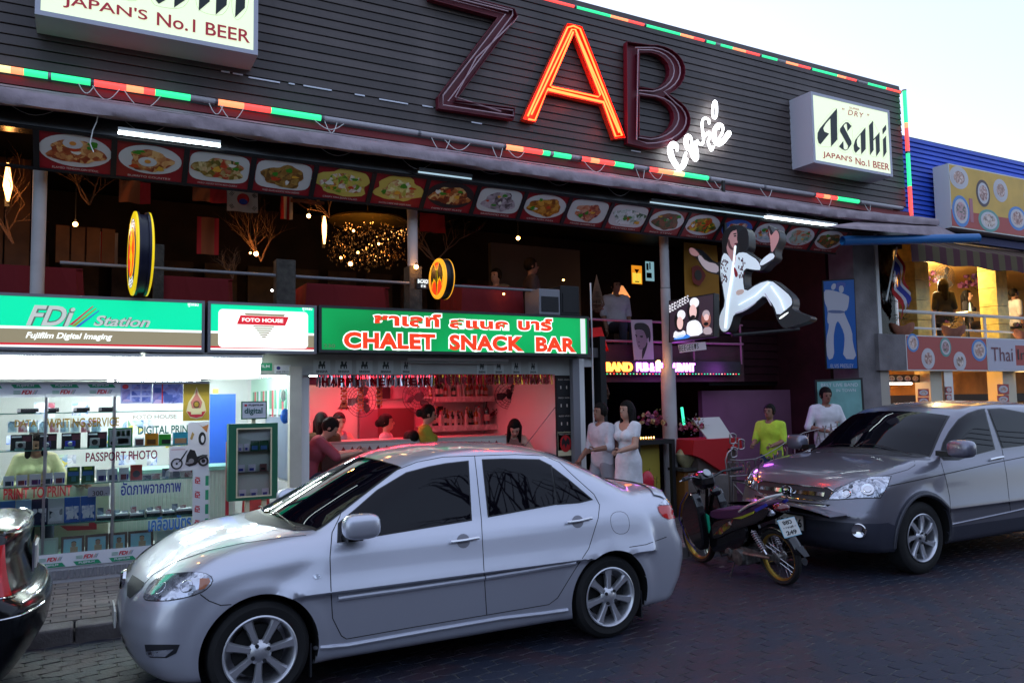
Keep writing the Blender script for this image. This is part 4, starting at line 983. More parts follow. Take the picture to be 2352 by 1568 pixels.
for cx_p,cy_p in((840,588),(1628,455)):
    sc_=1 if cx_p<1000 else.88
    bs_(patch(sk,S_([(cx_p+46*sc_*math.cos(t),cy_p+50*sc_*math.sin(t))for t in np.linspace(0,6.0,16)],z8),.0015,4,mirror=True),'handle_recess_shade',M('recess_shade_silver',(.22,.22,.25),.4,.5),smooth=True)  # flat darker disc puts the recess's shade into the colour
    mb=ribbon(sk,S_([(cx_p-95*sc_,cy_p+10),(cx_p-80*sc_,cy_p+9),(cx_p,cy_p),(cx_p+85*sc_,cy_p-16),(cx_p+100*sc_,cy_p-17)],z8),.022,.0105,mirror=True,n=10)
    bs_(mb,'door_handle',m_chrome,smooth=True)
hl=S_(chaikin([(990,985),(1005,935),(1050,870),(1120,828),(1250,808),(1400,806),(1472,845),(1440,905),(1370,950),(1200,995),(1040,1000)],1),z7)
bs_(patch(sk,grow(hl,2),.0015,5,mirror=True),'lamp_surround',m_trim,smooth=True)
hlo=bs_(patch(sk,hl,.006,5,mirror=True),'headlight',m_lens,smooth=True)
bs_(patch(sk,S_([(1380,850),(1440,845),(1450,870),(1410,915),(1370,925)],z7),.009,4,mirror=True),'indicator',M('amber_lens',(.45,.16,.08),.1,coat=1.),hlo,smooth=True)
h_=sk.photo(*z7(1120,905))
for dx,dy in((1110,915),(1290,900)):
    h_=sk.photo(*z7(dx,dy))
    if h_:
        for s in(1,-1):
            p=Vector((h_[0].x,h_[0].y*s,h_[0].z));n_=Vector((h_[1].x,h_[1].y*s,h_[1].z))
            bs_(MB().lathe([(0,-.006),(.024,.0),(.036,.007),(.040,.004)],p,n_,20),'lamp_bowl',m_lens,hlo,smooth=True)
bs_(patch(sk,S_([(878,965),(882,880),(915,822),(960,850),(1000,878),(985,905),(930,960),(900,985)],z7),.004,5,mirror=True),'grille',m_plastic,smooth=True)
bs_(patch(sk,S_([(818,1180),(822,1270),(900,1360),(935,1390),(890,1340)],z7),.004,4,mirror=True),'lower_grille',m_plastic,smooth=True)
fg=S_([(998,1300),(1240,1300),(1215,1360),(1150,1392),(1040,1390),(1010,1370)],z7)
bs_(patch(sk,fg,.002,5,mirror=True),'fog_lamp_housing',m_plastic,smooth=True)
bs_(patch(sk,S_([(1015,1345),(1200,1330),(1140,1382),(1020,1378)],z7),.006,4,mirror=True),'fog_lamp',m_lens,smooth=True)
bs_(MB().lathe([(0,0),(.05,0),(.062,-.012),(.064,-.03)],(.15,0,.66),(-1,0,.12),24),'emblem',m_chrome,smooth=True)
fp=bs_(MB().box(.115,.125,-.17,.17,.40,.50),'number_plate',m_plate_w)
bs_(patch(sk,S_([(2178,352),(2200,345),(2283,343),(2296,430),(2255,440),(2215,420),(2190,390)],z8),.006,3,mirror=True),'tail_lamp',m_redl,smooth=True)
bs_(patch(sk,S_([(2178,346),(2215,312),(2258,282),(2285,315),(2284,338),(2200,343)],z8),.006,3,mirror=True),'reversing_lamp',m_lens,smooth=True)
bs_(patch(sk,S_(chaikin([(2155,825),(2175,815),(2215,818),(2210,848),(2165,850)],1),z7),.005,3,mirror=True),'side_indicator',m_lens,smooth=True)
mp_=wm(sdn).inverted()@P(*z8(138,487),4.86)
for s in(1,-1):
    c=Vector((mp_.x,s*abs(mp_.y),mp_.z));mb=MB();vs_=[]
    for i in range(11):
        ph=math.pi*i/10
        for j in range(24):
            t=2*math.pi*j/24;f=lambda q,e=.62:math.copysign(abs(q)**e,q)
            vs_.append((c.x+.118*f(math.sin(ph))*f(math.cos(t)),c.y+.075*f(math.sin(ph))*f(math.sin(t)),c.z-.078*f(math.cos(ph))))
    mb.add(vs_,[(i*24+j,i*24+(j+1)%24,(i+1)*24+(j+1)%24,(i+1)*24+j)for i in range(10)for j in range(24)])
    mr_=bs_(mb,'door_mirror',m_silver,smooth=True,angle=80)
    bs_(MB().bar((c.x-.02,c.y-s*.05,c.z-.075),(c.x-.03,s*.78,c.z-.075),.10,.045),'mirror_arm',m_trim,mr_)
for a,b in(((1.13,-.58),(1.07,-.02)),((1.05,-.02),(1.12,.52))):
    pts=[down(a[0]+(b[0]-a[0])*t,a[1]+(b[1]-a[1])*t)for t in np.linspace(0,1,8)];bs_(MB().tube([h[0]+h[1]*.02 for h in pts if h],.0045,6),'wiper',m_trim,smooth=True)
bs_(patch(sk,plan_poly(.93,.60,1.12,1.03,1.225,.66),.003,.05,cast=down),'cowl_grille',m_plastic,smooth=True)
for s in(-1,1):
    for xw in SD['wheels']:bs_(MB().box(xw+.30,xw+.312,s*.60,s*.80,.10,.30),'mud_flap',m_plastic)
bs_(patch(sk,plan_poly(4.17,.72,4.02,4.05,3.92,.70),.012,.05,cast=down),'boot_spoiler_lip',m_silver,smooth=True)
# ---------------------------------------------------------------- grey SUV
SV=dict(L=4.52,W=1.82,H=1.70,zb=.24,wheels=(.95,3.57),wr=.352,ar=.405,mid=2.6,cw=.84,cz=1.05,tum=.27,ft=.8,fa=.09,fc=.26,crown=.05,k1=.12,flare=.022,rcrown=.045,
  top=[(-.3,.82),(.08,.84),(.18,.90),(.34,.99),(.7,1.08),(1.05,1.13),(1.5,1.14),(2.5,1.14),(4.3,1.16),(4.6,1.1)],
  cab=[(.5,.66),(.95,1.05),(1.08,1.15),(1.45,1.40),(1.72,1.55),(1.95,1.625),(2.3,1.665),(2.8,1.68),(3.4,1.67),(3.9,1.64),(4.15,1.56),(4.38,1.30),(4.44,.9),(4.47,.2)],
  front=[(0,.20),(.24,.15),(.34,.07),(.45,.035),(.56,.035),(.66,.06),(.76,.10),(.86,.14),(.94,.21),(1.05,.42)],
  rear=[(0,4.35),(.3,4.48),(.5,4.52),(.7,4.50),(.95,4.45),(1.1,4.42)],
  side=[(0,.84),(.24,.86),(.42,.895),(.60,.91),(.80,.905),(.95,.895),(1.05,.865),(1.2,.80)])
SVO=Vector((6.36,5.97,0))
suv=thing('suv_car','dark grey metallic SUV parked behind the motorcycle on the right','car',SVO)
def two_tone(name,c1,c2):
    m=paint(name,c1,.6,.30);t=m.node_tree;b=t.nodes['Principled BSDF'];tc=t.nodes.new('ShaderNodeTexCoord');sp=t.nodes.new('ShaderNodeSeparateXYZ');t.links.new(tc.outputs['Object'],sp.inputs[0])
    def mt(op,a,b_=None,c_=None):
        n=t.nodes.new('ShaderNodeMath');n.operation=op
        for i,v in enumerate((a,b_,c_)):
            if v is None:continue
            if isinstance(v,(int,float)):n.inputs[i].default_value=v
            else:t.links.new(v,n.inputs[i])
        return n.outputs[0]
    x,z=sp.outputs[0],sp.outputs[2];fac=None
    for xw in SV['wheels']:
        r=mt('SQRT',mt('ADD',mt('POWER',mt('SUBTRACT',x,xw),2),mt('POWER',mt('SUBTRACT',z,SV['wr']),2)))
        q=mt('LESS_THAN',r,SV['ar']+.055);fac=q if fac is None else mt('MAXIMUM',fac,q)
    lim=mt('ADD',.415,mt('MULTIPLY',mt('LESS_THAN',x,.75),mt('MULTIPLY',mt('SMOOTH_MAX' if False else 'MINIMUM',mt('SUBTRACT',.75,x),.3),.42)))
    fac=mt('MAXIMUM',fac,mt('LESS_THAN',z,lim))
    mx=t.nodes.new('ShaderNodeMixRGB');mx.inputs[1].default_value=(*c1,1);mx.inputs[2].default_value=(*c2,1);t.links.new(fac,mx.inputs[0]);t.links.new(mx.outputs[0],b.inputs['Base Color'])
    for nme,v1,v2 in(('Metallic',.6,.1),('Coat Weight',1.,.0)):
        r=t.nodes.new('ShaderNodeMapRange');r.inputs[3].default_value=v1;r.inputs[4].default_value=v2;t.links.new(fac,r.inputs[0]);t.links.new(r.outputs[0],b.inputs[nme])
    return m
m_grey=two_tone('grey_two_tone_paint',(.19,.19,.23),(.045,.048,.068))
m_gpaint=paint('grey_paint',(.20,.20,.26),.6,.3)
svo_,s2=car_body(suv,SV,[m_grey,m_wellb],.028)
bv=lambda mb,n,m,par=suv,**k:build(mb,n,m,par,world=False,**k)
for x in SV['wheels']:
    for s in(-1,1):wheel(suv,x,s*.895,s,.352,.232,.215,7,.085,m_rim,.25,R(18),5)
down2=lambda x,y:s2.along((x,y,3),(0,0,-1))
zc9=ZF(2716,700,1265/500)
zv=ZF(2540,1230,3.479)
fwv_=[(2095,1135),(2100,1110),(2128,1065),(2165,1005),(2200,968),(2225,950),(2255,944),(2262,960),(2282,1030),(2300,1112),(2240,1120)]
fwv=S_([(1440,700),(1475,560),(1540,440),(1640,310),(1740,245),(1850,208),(1915,196),(1935,300),(2020,620),(1760,690),(1640,732),(1480,735)],zv);rwv=S_([(1965,200),(2100,192),(2352,240),(2560,290),(2560,530),(2352,572),(2115,603),(2050,420)],zv)
for p in(fwv,rwv):
    bv(patch(s2,grow(p,3),.002,9,mirror=True),'window_seal',m_trim,smooth=True);bv(patch(s2,p,.005,9,mirror=True),'side_window',m_cglass,smooth=True)
bv(patch(s2,plan_poly(1.12,.75,1.34,1.79,1.92,.62),.0025,.05,cast=down2),'windscreen_seal',m_trim,smooth=True)
bv(patch(s2,plan_poly(1.14,.73,1.355,1.775,1.905,.60),.005,.05,cast=down2),'windscreen',m_cglass,smooth=True)
cutv=lambda n,p,**k:cut(n,p,par=suv,s=s2,**k)
cutv('door_gap',[(2192,1182),(2187,1195),(2183,1120),(2150,1112)][:2]+[],f=lambda a,b:(a,b))if False else None
idt=lambda a,b:(a,b)
cutv('door_gap',[(1448,775),(1500,960),(1540,1150),(1562,1445)],f=zv);cutv('door_gap',[(2112,625),(2160,900),(2205,1310)],f=zv)
cutv('belt_crease_shade',[(860,1030),(1080,985),(1300,938),(1700,850),(2000,780),(2500,680)],f=zv,r=.005)  # dark line draws the crease's shade on the smooth body
cutv('hood_gap',[z9(1050,280),z9(1130,210),z9(1430,110),z9(1600,40),z9(1640,0),(2125,1042)][0:0]+[(225,1150),(300,1052),(560,955),(880,905),(1080,850),(1160,800),(1152,752)],f=zv)
hlv=S_([(1000,300),(1040,262),(1100,215),(1200,170),(1310,148),(1432,146),(1405,215),(1362,288),(1200,292),(1080,300)],z9)
bv(patch(s2,grow(hlv,2),.0015,5,mirror=True),'lamp_surround',m_trim,smooth=True);ho=bv(patch(s2,hlv,.006,5,mirror=True),'headlight',m_lens,smooth=True)
for dx,dy,rr in((1275,235,.062),(1130,262,.045)):
    h_=s2.photo(*z9(dx,dy))
    if h_:
        for s in(1,-1):
            p=Vector((h_[0].x,h_[0].y*s,h_[0].z));n_=Vector((h_[1].x,h_[1].y*s,h_[1].z))
            bv(MB().lathe([(0,.012),(rr*.5,.010),(rr*.62,.004),(rr*.95,.012),(rr,.006)],p,n_,22),'lamp_bowl',m_chrome,ho,smooth=True)
def fyz(y,z):return s2.along((-2,y,z),(1,0,0))
def mirr(poly):return poly
gr_=[(-.47,.745),(-.40,.72),(.40,.72),(.47,.745),(.50,.82),(.44,.845),(-.44,.845),(-.50,.82)]
bv(patch(s2,gr_,.003,.04,cast=fyz),'grille',m_plastic,smooth=True)
bv(ribbon(s2,gr_,.006,.007,cast=fyz,closed=True,step=.05,n=6),'grille_surround',m_chrome,smooth=True)
bv(patch(s2,[(-.42,.765),(.42,.765),(.42,.80),(-.42,.80)],.012,.05,cast=fyz),'grille_bar',m_chrome,smooth=True)
h_=fyz(0,.783)[0].x
for s in(-1,1):bv(MB().prism([(h_-.03,s*.030,.745),(h_-.03,s*.052,.745),(h_-.03,s*.058,.827),(h_-.03,s*.038,.827)],(-.014,0,0)),'badge_upright',m_chrome)
bv(MB().box(h_-.042,h_-.03,-.036,.036,.777,.793),'badge_crossbar',m_chrome)
bv(MB().tube([(h_-.035,.066*math.copysign(abs(math.cos(t))**.6,math.cos(t)),.786+.052*math.copysign(abs(math.sin(t))**.6,math.sin(t)))for t in np.linspace(0,6.283,25)[:-1]],.004,6,closed=True),'badge_ring',m_chrome,smooth=True)
lg=[(-.50,.695),(-.42,.60),(.42,.60),(.50,.695)]
bv(patch(s2,lg,.002,.05,cast=fyz),'lower_grille',m_wellb,smooth=True)
for zz in(.612,.643,.675):bv(ribbon(s2,[(-.40-(zz-.6)*.8,zz),(0,zz),(.40+(zz-.6)*.8,zz)],.005,.006,cast=fyz,step=.06,n=6),'grille_bar',m_chrome,smooth=True)
pc=fyz(0,.49)[0].x-.02
pl=bv(MB().box(pc-.012,pc,-.26,.10,.425,.565),'number_plate',m_plate_w)
bv(MB().box(pc-.006,pc+.01,-.272,.112,.413,.577),'plate_surround',m_plastic)
def plate_text(s,y0,y1,z0,z1,x,par,mat):
    me=fit(text_mesh(s,.03),0,y1-y0,0,z1-z0);textured_basis(me,(x,y1,z0),(0,-1,0),(0,0,1));return link('plate_lettering',me,mat,par,world=False)
plate_text('ชธ 2116',-.245,.085,.45,.54,pc-.0135,pl,m_trim)
h_=s2.photo(*zv(545,1515))
for s in(1,-1):
    p=Vector((h_[0].x,h_[0].y*s,h_[0].z));n_=Vector((h_[1].x,h_[1].y*s,h_[1].z))
    fo=bv(MB().lathe([(0,.004),(.052,.006),(.062,.012),(.070,.002)],p,n_,24),'fog_lamp',m_chrome,smooth=True)
for s in(1,-1):
    c=wm(suv).inverted()@P(*zv(1668,622),4.93);c.y=s*abs(c.y);mb=MB();vs_=[]
    for i in range(11):
        ph=math.pi*i/10
        for j in range(24):
            t=2*math.pi*j/24;f=lambda q,e=.6:math.copysign(abs(q)**e,q)
            vs_.append((c.x+.09*f(math.sin(ph))*f(math.cos(t)),c.y+.13*f(math.sin(ph))*f(math.sin(t)),c.z-.09*f(math.cos(ph))))
    mb.add(vs_,[(i*24+j,i*24+(j+1)%24,(i+1)*24+(j+1)%24,(i+1)*24+j)for i in range(10)for j in range(24)])
    mr_=bv(mb,'door_mirror',m_gpaint,smooth=True,angle=80);bv(MB().bar((c.x,c.y-s*.08,c.z-.06),(c.x-.02,s*.80,c.z-.05),.10,.05),'mirror_arm',m_trim,mr_)
for(u,v)in((2284,1055),):
    mb=ribbon(s2,S_([(1965,748),(2040,730),(2110,718)],zv),.018,.013,mirror=True,n=10);bv(mb,'door_handle',m_chrome,smooth=True)
bv(ribbon(s2,S_([(1560,1445),(1800,1395),(2200,1310),(2600,1220)],zv),.003,.010,mirror=True,step=12,n=6),'sill_strip',m_gpaint,smooth=True)
bv(ribbon(s2,S_([(1050,150),(1010,180),(990,200)],z9),0,.001),'hood_mark',m_line)if False else None
bv(patch(s2,plan_poly(1.03,.66,1.22,1.12,1.33,.73),.003,.05,cast=down2),'cowl_grille',m_plastic,smooth=True)
for a,b in(((1.24,-.62),(1.17,-.02)),((1.15,-.02),(1.22,.56))):
    pts=[down2(a[0]+(b[0]-a[0])*t,a[1]+(b[1]-a[1])*t)for t in np.linspace(0,1,8)];bv(MB().tube([h[0]+h[1]*.02 for h in pts if h],.0045,6),'wiper',m_trim,smooth=True)
for xw in SV['wheels']:
    for s in(-1,1):
        pts=[]
        for k in range(25):
            a=R(-8+196*k/24);h=s2.along((xw+(SV['ar']+.02)*math.cos(a),s*2,SV['wr']+(SV['ar']+.02)*math.sin(a)),(0,-s,0))
            if h:pts.append(h[0]+Vector((0,s*.004,0)))
        bv(MB().tube(pts,.016,8),'wheel_arch_trim',M('arch_trim',(.05,.052,.066),.45),smooth=True)
# ---------------------------------------------------------------- black saloon at the left edge
BC=dict(SD,L=4.55,W=1.76,H=1.44,wheels=(.95,3.62),rc=.20,ra=.06,k2=.08,
  top=[(-.3,.60),(0,.64),(.15,.77),(.7,.945),(1.05,.985),(1.5,1.0),(3.4,1.05),(4.1,1.09),(4.40,1.10),(4.48,1.075),(4.7,.9)],cab=[(.3,.52),(.95,.93),(1.05,.995),(1.85,1.37),(2.15,1.42),(2.8,1.43),(3.2,1.37),(3.8,1.14),(4.1,1.0),(4.25,.9),(4.35,.2)],
  rear=[(0,4.25),(.2,4.34),(.34,4.44),(.45,4.50),(.60,4.52),(.66,4.49),(.70,4.42),(.9,4.38),(1.04,4.41),(1.12,4.30)])
BCO=Vector((-.13-4.52,6.13,0))
blk=thing('black_car','glossy black saloon with red tail lamp cut off by the left edge','car',BCO)
m_bpaint=M('black_gloss_paint',(.005,.006,.007),.16,.0,spec=.45)
bo_,s3=car_body(blk,BC,[m_bpaint,m_wellb],.03);bb=lambda mb,n,m,par=blk,**k:build(mb,n,m,par,world=False,**k)
for x in BC['wheels']:
    for s in(-1,1):wheel(blk,x,s*.865,s,.30,.213,.19,7,.06,m_rim)
def ryz(y,z):return s3.along((6,y,z),(-1,0,0))
def cor(a,z):
    c0=Vector((4.0,-.45,z));d=Vector((math.cos(a),-math.sin(a),0));return s3.along(c0+d*3,-d)
tl=[(.62,.70),(1.35,.74),(1.45,.86),(1.2,.98),(.66,.99)]
for s in(0,):
    mb=patch(s3,tl,.006,.06,cast=cor,mirror=True);bb(mb,'tail_lamp',m_redl,smooth=True)
    bb(ribbon(s3,[(.55,.69),(1.38,.73)],.006,.004,cast=cor,mirror=True,step=.08,n=6),'lamp_trim',m_chrome,smooth=True)
bb(ribbon(s3,[(-.62,1.045),(0,1.05),(.62,1.045)],.008,.010,cast=ryz,step=.08,n=8),'boot_chrome_strip',m_chrome,smooth=True)
bb(ribbon(s3,[(-.70,.655),(-.4,.66),(0,.66),(.4,.66),(.70,.655)],.002,.007,cast=ryz,step=.08,n=8),'bumper_chrome_strip',m_chrome,smooth=True)
cc=lambda a,z:cor(a,z)
bb(ribbon(s3,[(.0,.60),(.7,.60),(1.5,.60)],.003,.006,cast=cor,mirror=True,step=.08,n=8),'bumper_chrome_strip',m_chrome,smooth=True)
bb(MB().box(4.415,4.43,-.17,.17,.76,.90),'number_plate',m_plate_w);bb(MB().box(4.408,4.42,-.19,.19,.74,.92),'plate_surround',m_chrome)
down3=lambda x,y:s3.along((x,y,3),(0,0,-1))
bb(patch(s3,plan_poly(3.98,.62,3.84,3.25,3.2,.52),.004,.06,cast=down3),'rear_window',m_cglass,smooth=True)
# ---------------------------------------------------------------- motorcycle
mc=thing('motorcycle','black underbone motorcycle with purple seat and gold rims parked between the cars','motorcycle',(5.82,5.55,0),R(0))
# ---- motorcycle (local: x right, y forward, z up)
TL=Matrix.Rotation(R(-4),4,'Z')@Matrix.Rotation(R(-6),4,'Y')
bpy.data.objects.remove(mc)
mc=thing('motorcycle','black underbone motorcycle with purple seat and gold rims parked between the cars','motorcycle',(5.84,5.51,0),0,tilt=TL)
bm_=lambda mb,n,m,par=None,**k:build(mb,n,m,par or mc,world=False,**k)
m_gold=M('gold_rim',(.42,.27,.05),.3,.85);m_mblack=M('black_fairing',(.006,.006,.008),.18,coat=.6);m_purple=M('purple_seat',(.045,.010,.05),.6)
m_eng=M('engine_alloy',(.20,.19,.18),.42,.7,nz=(20,.5));m_blueviolet=M('violet_edge',(.03,.015,.12),.3)
def mwheel(y,z,Rw,name='wheel'):
    w=bm_(MB().lathe([(Rw-.045,-.022),(Rw-.02,-.034),(Rw-.004,-.02),(Rw,0),(Rw-.004,.02),(Rw-.02,.034),(Rw-.045,.022),(Rw-.045,-.022)],(0,y,z),(1,0,0),44,cap=False),name,m_tyre,smooth=True)
    bm_(MB().lathe([(Rw-.044,-.024),(Rw-.060,-.018),(Rw-.064,0),(Rw-.060,.018),(Rw-.044,.024),(Rw-.05,0),(Rw-.044,-.024)],(0,y,z),(1,0,0),44,cap=False),'rim',m_gold,w,smooth=True)
    bm_(MB().lathe([(.018,-.06),(.045,-.055),(.045,-.035),(.022,-.03),(.022,.03),(.05,.035),(.05,.05),(.018,.06)],(0,y,z),(1,0,0),20),'hub',m_eng,w,smooth=True)
    for k in range(28):
        a=2*math.pi*k/28;b=a+(.45 if k%2 else-.45);s=-1 if k%4<2 else 1
        bm_(MB().tube([(s*.034,y+.040*math.cos(b),z+.040*math.sin(b)),(0,y+(Rw-.06)*math.cos(a),z+(Rw-.06)*math.sin(a))],.0019,4),'spoke',m_chrome,w)
    return w
mwheel(.0,.262,.262);mwheel(1.21,.262,.262)
def plate3(pts,x0,x1,name,mat,par=None,bev=.008):
    return bm_(MB().prism([(x0,a,b)for a,b in pts],(x1-x0,0,0)),name,mat,par,bevel=bev)
sp_=chaikin([(.84,.60),(.80,.53),(.45,.58),(.30,.62),(.10,.70),(-.02,.75),(.0,.79),(.2,.745),(.34,.70),(.55,.66),(.72,.645)],1)
plate3(sp_,-.115,.115,'seat',m_purple,bev=.03)
for s in(-1,1):
    plate3(chaikin([(.88,.34),(.80,.50),(.60,.56),(.40,.60),(.18,.68),(-.06,.76),(-.08,.71),(.06,.60),(.30,.52),(.55,.43),(.76,.33)],1),s*.105,s*.125,'side_panel',m_mblack,bev=.006)
    plate3([(.78,.38),(.62,.50),(.45,.575),(.50,.50),(.66,.40)],s*.1255,s*.1275,'sticker',photo_mat('side_sticker',['#b8b4b0','#8a2018','#181818','#888020','#202020'],11,0,2),bev=0)
    plate3([(.46,.585),(.30,.632),(.12,.70),(.14,.672),(.32,.60)],s*.1255,s*.1275,'yellow_stripe',M('acid_yellow',(.30,.34,.02),.3),bev=0)
    plate3([(.12,.715),(-.05,.79),(-.07,.77),(.1,.69)],s*.1255,s*.129,'blue_stripe',M('blue_stripe',(.03,.04,.35),.3),bev=0)
    # shock absorber
    a,b=Vector((s*.10,.22,.50)),Vector((s*.10,.06,.29));sh=bm_(MB().cyl(a,b,.012,n=8),'shock_absorber',m_chrome,smooth=True)
    d,e1,e2=frame_of(b-a);L=(b-a).length
    bm_(MB().tube([a+d*(L*.08+L*.75*t)+(e1*math.cos(t*56)+e2*math.sin(t*56))*.026 for t in np.linspace(0,1,90)],.0055,6),'spring',M('pale_spring',(.5,.45,.48),.35,.4),sh,smooth=True)
    bm_(MB().bar((s*.075,.0,.262),(s*.075,.50,.29),.02,.045),'swing_arm',m_eng)
    bm_(MB().tube([(s*.07,1.21,.262),(s*.07,1.10,.62),(s*.05,1.04,.80)],[.022,.020,.018],10),'fork_leg',m_mblack,smooth=True)
    # leg shields
    plate3(chaikin([(.92,.18),(.90,.42),(.70,.54),(.36,.58),(.30,.44),(.42,.30),(.66,.22)],1),s*.06,s*.098,'lower_cover',m_mblack,bev=.006)
    plate3(chaikin([(1.02,.80),(1.16,.66),(1.22,.50),(1.12,.30),(.98,.20),(.90,.22),(.88,.40),(.90,.62),(.96,.78)],1),s*.10,s*.20,'leg_shield',m_mblack,bev=.02)
    bm_(MB().tube([(s*.205,*p)for p in((1.04,.80),(1.18,.66),(1.24,.50),(1.14,.30),(1.0,.19))],.007,6),'violet_edging',m_blueviolet,smooth=True)
    bm_(MB().tube([(s*.08,.95,.93),(s*.20,.93,.97),(s*.33,.86,.98)],.014,8),'handlebar',m_mblack,smooth=True)
    bm_(MB().tube([(s*.28,.885,.978),(s*.38,.835,.98)],.021,10),'grip',m_plastic,smooth=True)
    bm_(MB().tube([(s*.22,.96,.965),(s*.30,.95,.955),(s*.37,.92,.95)],.005,6),'brake_lever',m_chrome,smooth=True)
    bm_(MB().tube([(s*.10,.52,.15),(s*.18,.55,.16)],.008,6),'foot_peg',m_plastic)
bm_(MB().tube([(.0,.90,.20),(.0,.90,.55),(0,.80,.58)],.05,10),'frame_spine',m_mblack,smooth=True)
plate3([(.93,.40),(.90,.58),(.85,.56),(.86,.36)],-.102,-.1035,'green_sticker',M('green_sticker',(.02,.55,.30),.4),bev=0)
plate3(chaikin([(.90,.84),(1.0,.80),(1.13,.88),(1.10,.97),(1.0,1.0),(.92,.96)],1),-.085,.085,'headset_cowl',m_mblack,bev=.03)
bm_(MB().lathe([(0,.006),(.04,.006),(.045,0)],(-.0,.935,.985),(0,-.75,.65),20),'speedometer',M('dial_face',(.45,.5,.5),.2),smooth=True)
bm_(MB().ell((0,1.13,.91),(.085,.05,.055)),'headlight',m_lens,smooth=True)
bm_(MB().ell((0,.83,.80),(.06,.06,.05)),'ignition_cover',m_mblack,smooth=True)
def fender(y,z,r,a0,a1,w,mat,name):
    mb=MB();n=14;vs_=[]
    for i in range(n):
        a=R(a0+(a1-a0)*i/(n-1))
        for j,(x,dr)in enumerate(((-w,-.022),(-w*.6,.0),(0,.008),(w*.6,0),(w,-.022))):vs_.append((x,y+(r+dr)*math.cos(a),z+(r+dr)*math.sin(a)))
    mb.add(vs_,[(i*5+j,i*5+j+1,(i+1)*5+j+1,(i+1)*5+j)for i in range(n-1)for j in range(4)])
    o=bm_(mb,name,mat,smooth=True);md=o.modifiers.new('thickness','SOLIDIFY');md.thickness=.004;return o
fender(0,.262,.300,30,165,.062,m_mblack,'rear_fender');fender(1.21,.262,.292,20,150,.05,m_mblack,'front_fender')
bm_(MB().prism([(-.045,-.27,.40),(.045,-.27,.40),(.03,-.35,.33),(-.03,-.35,.33)],(0,-.006,-.008)),'mud_flap',m_plastic)
bm_(MB().tube([(-.11,.36,.66),(-.13,.20,.74),(-.10,-.02,.83),(0,-.05,.84),(.10,-.02,.83),(.13,.20,.74),(.11,.36,.66)],.014,8),'grab_rail',M('pale_grab_rail',(.55,.55,.52),.35,.3),smooth=True)
tlp=bm_(MB().ell((0,-.10,.735),(.075,.085,.042)),'tail_lamp',M('dull_red_lens',(.12,.004,.008),.15,coat=1.),smooth=True)
for s in(-1,1):bm_(MB().ell((s*.085,-.02,.695),(.025,.09,.035)),'indicator',m_lens,smooth=True)
po=Vector((0,-.175,.56));upp=Vector((0,.42,.9)).normalized();rp=Vector((1,0,0));npl=Vector((0,-.9,.42)).normalized()
for a,b,t_,m,nme in((.105,.085,.004,M('pale_blue_plate_rim',(.22,.5,.62),.4),'plate_rim'),(.099,.079,.0055,m_plate_w,'number_plate')):
    q=[po+rp*a*i+upp*b*j for i,j in((-1,-1),(1,-1),(1,1),(-1,1))];pk=bm_(MB().prism(q,npl*t_),nme,m)
def mtext(s,x0,x1,z0,z1):
    me=fit(text_mesh(s,.04),x0,x1,z0,z1);textured_basis(me,po+npl*.007,rp,upp);link('plate_lettering',me,m_trim,pk,world=False)
mtext('จยว',-.06,.05,.028,.065);mtext('• ชลบุรี •',-.075,.075,-.012,.012);mtext('249',-.065,.06,-.068,-.028)
eb=bm_(MB().box(-.09,.09,.36,.66,.13,.27),'engine',m_eng,bevel=.02)
for k in range(6):bm_(MB().box(-.075,.075,.67+k*.022,.678+k*.022,.16,.27),'cylinder_fin',m_eng,eb)
bm_(MB().lathe([(.0,-.13),(.075,-.125),(.085,-.10),(.085,-.08)],(0,.46,.20),(1,0,0),24),'clutch_cover',m_eng,smooth=True)
bm_(MB().lathe([(.0,-.125),(.045,-.12),(.05,-.09)],(0,.60,.22),(1,0,0),18),'magneto_cover',m_eng,smooth=True)
bm_(MB().tube([(-.09,.02,.262),(-.09,.40,.245)],.018,8),'chain_case',m_eng,smooth=True)
bm_(MB().tube([(.08,.66,.17),(.11,.45,.11),(.13,.1,.16),(.13,-.18,.22)],[.016,.018,.034,.036],12),'exhaust',m_plastic,smooth=True)
bm_(MB().tube([(-.10,.52,.15),(-.22,.50,.005)],.009,6),'kick_stand',m_plastic,smooth=True)
bm_(MB().tube([(-.20,.60,.21),(.20,.60,.21)],.012,8),'foot_rest',m_plastic,smooth=True)
for k in range(4):bm_(MB().tube([(-.03+.02*k,1.02,.96),(-.10+.05*k,1.08,.90-.03*k),(-.05+.02*k,1.05,.75)],.004,5),'control_cable',m_plastic)
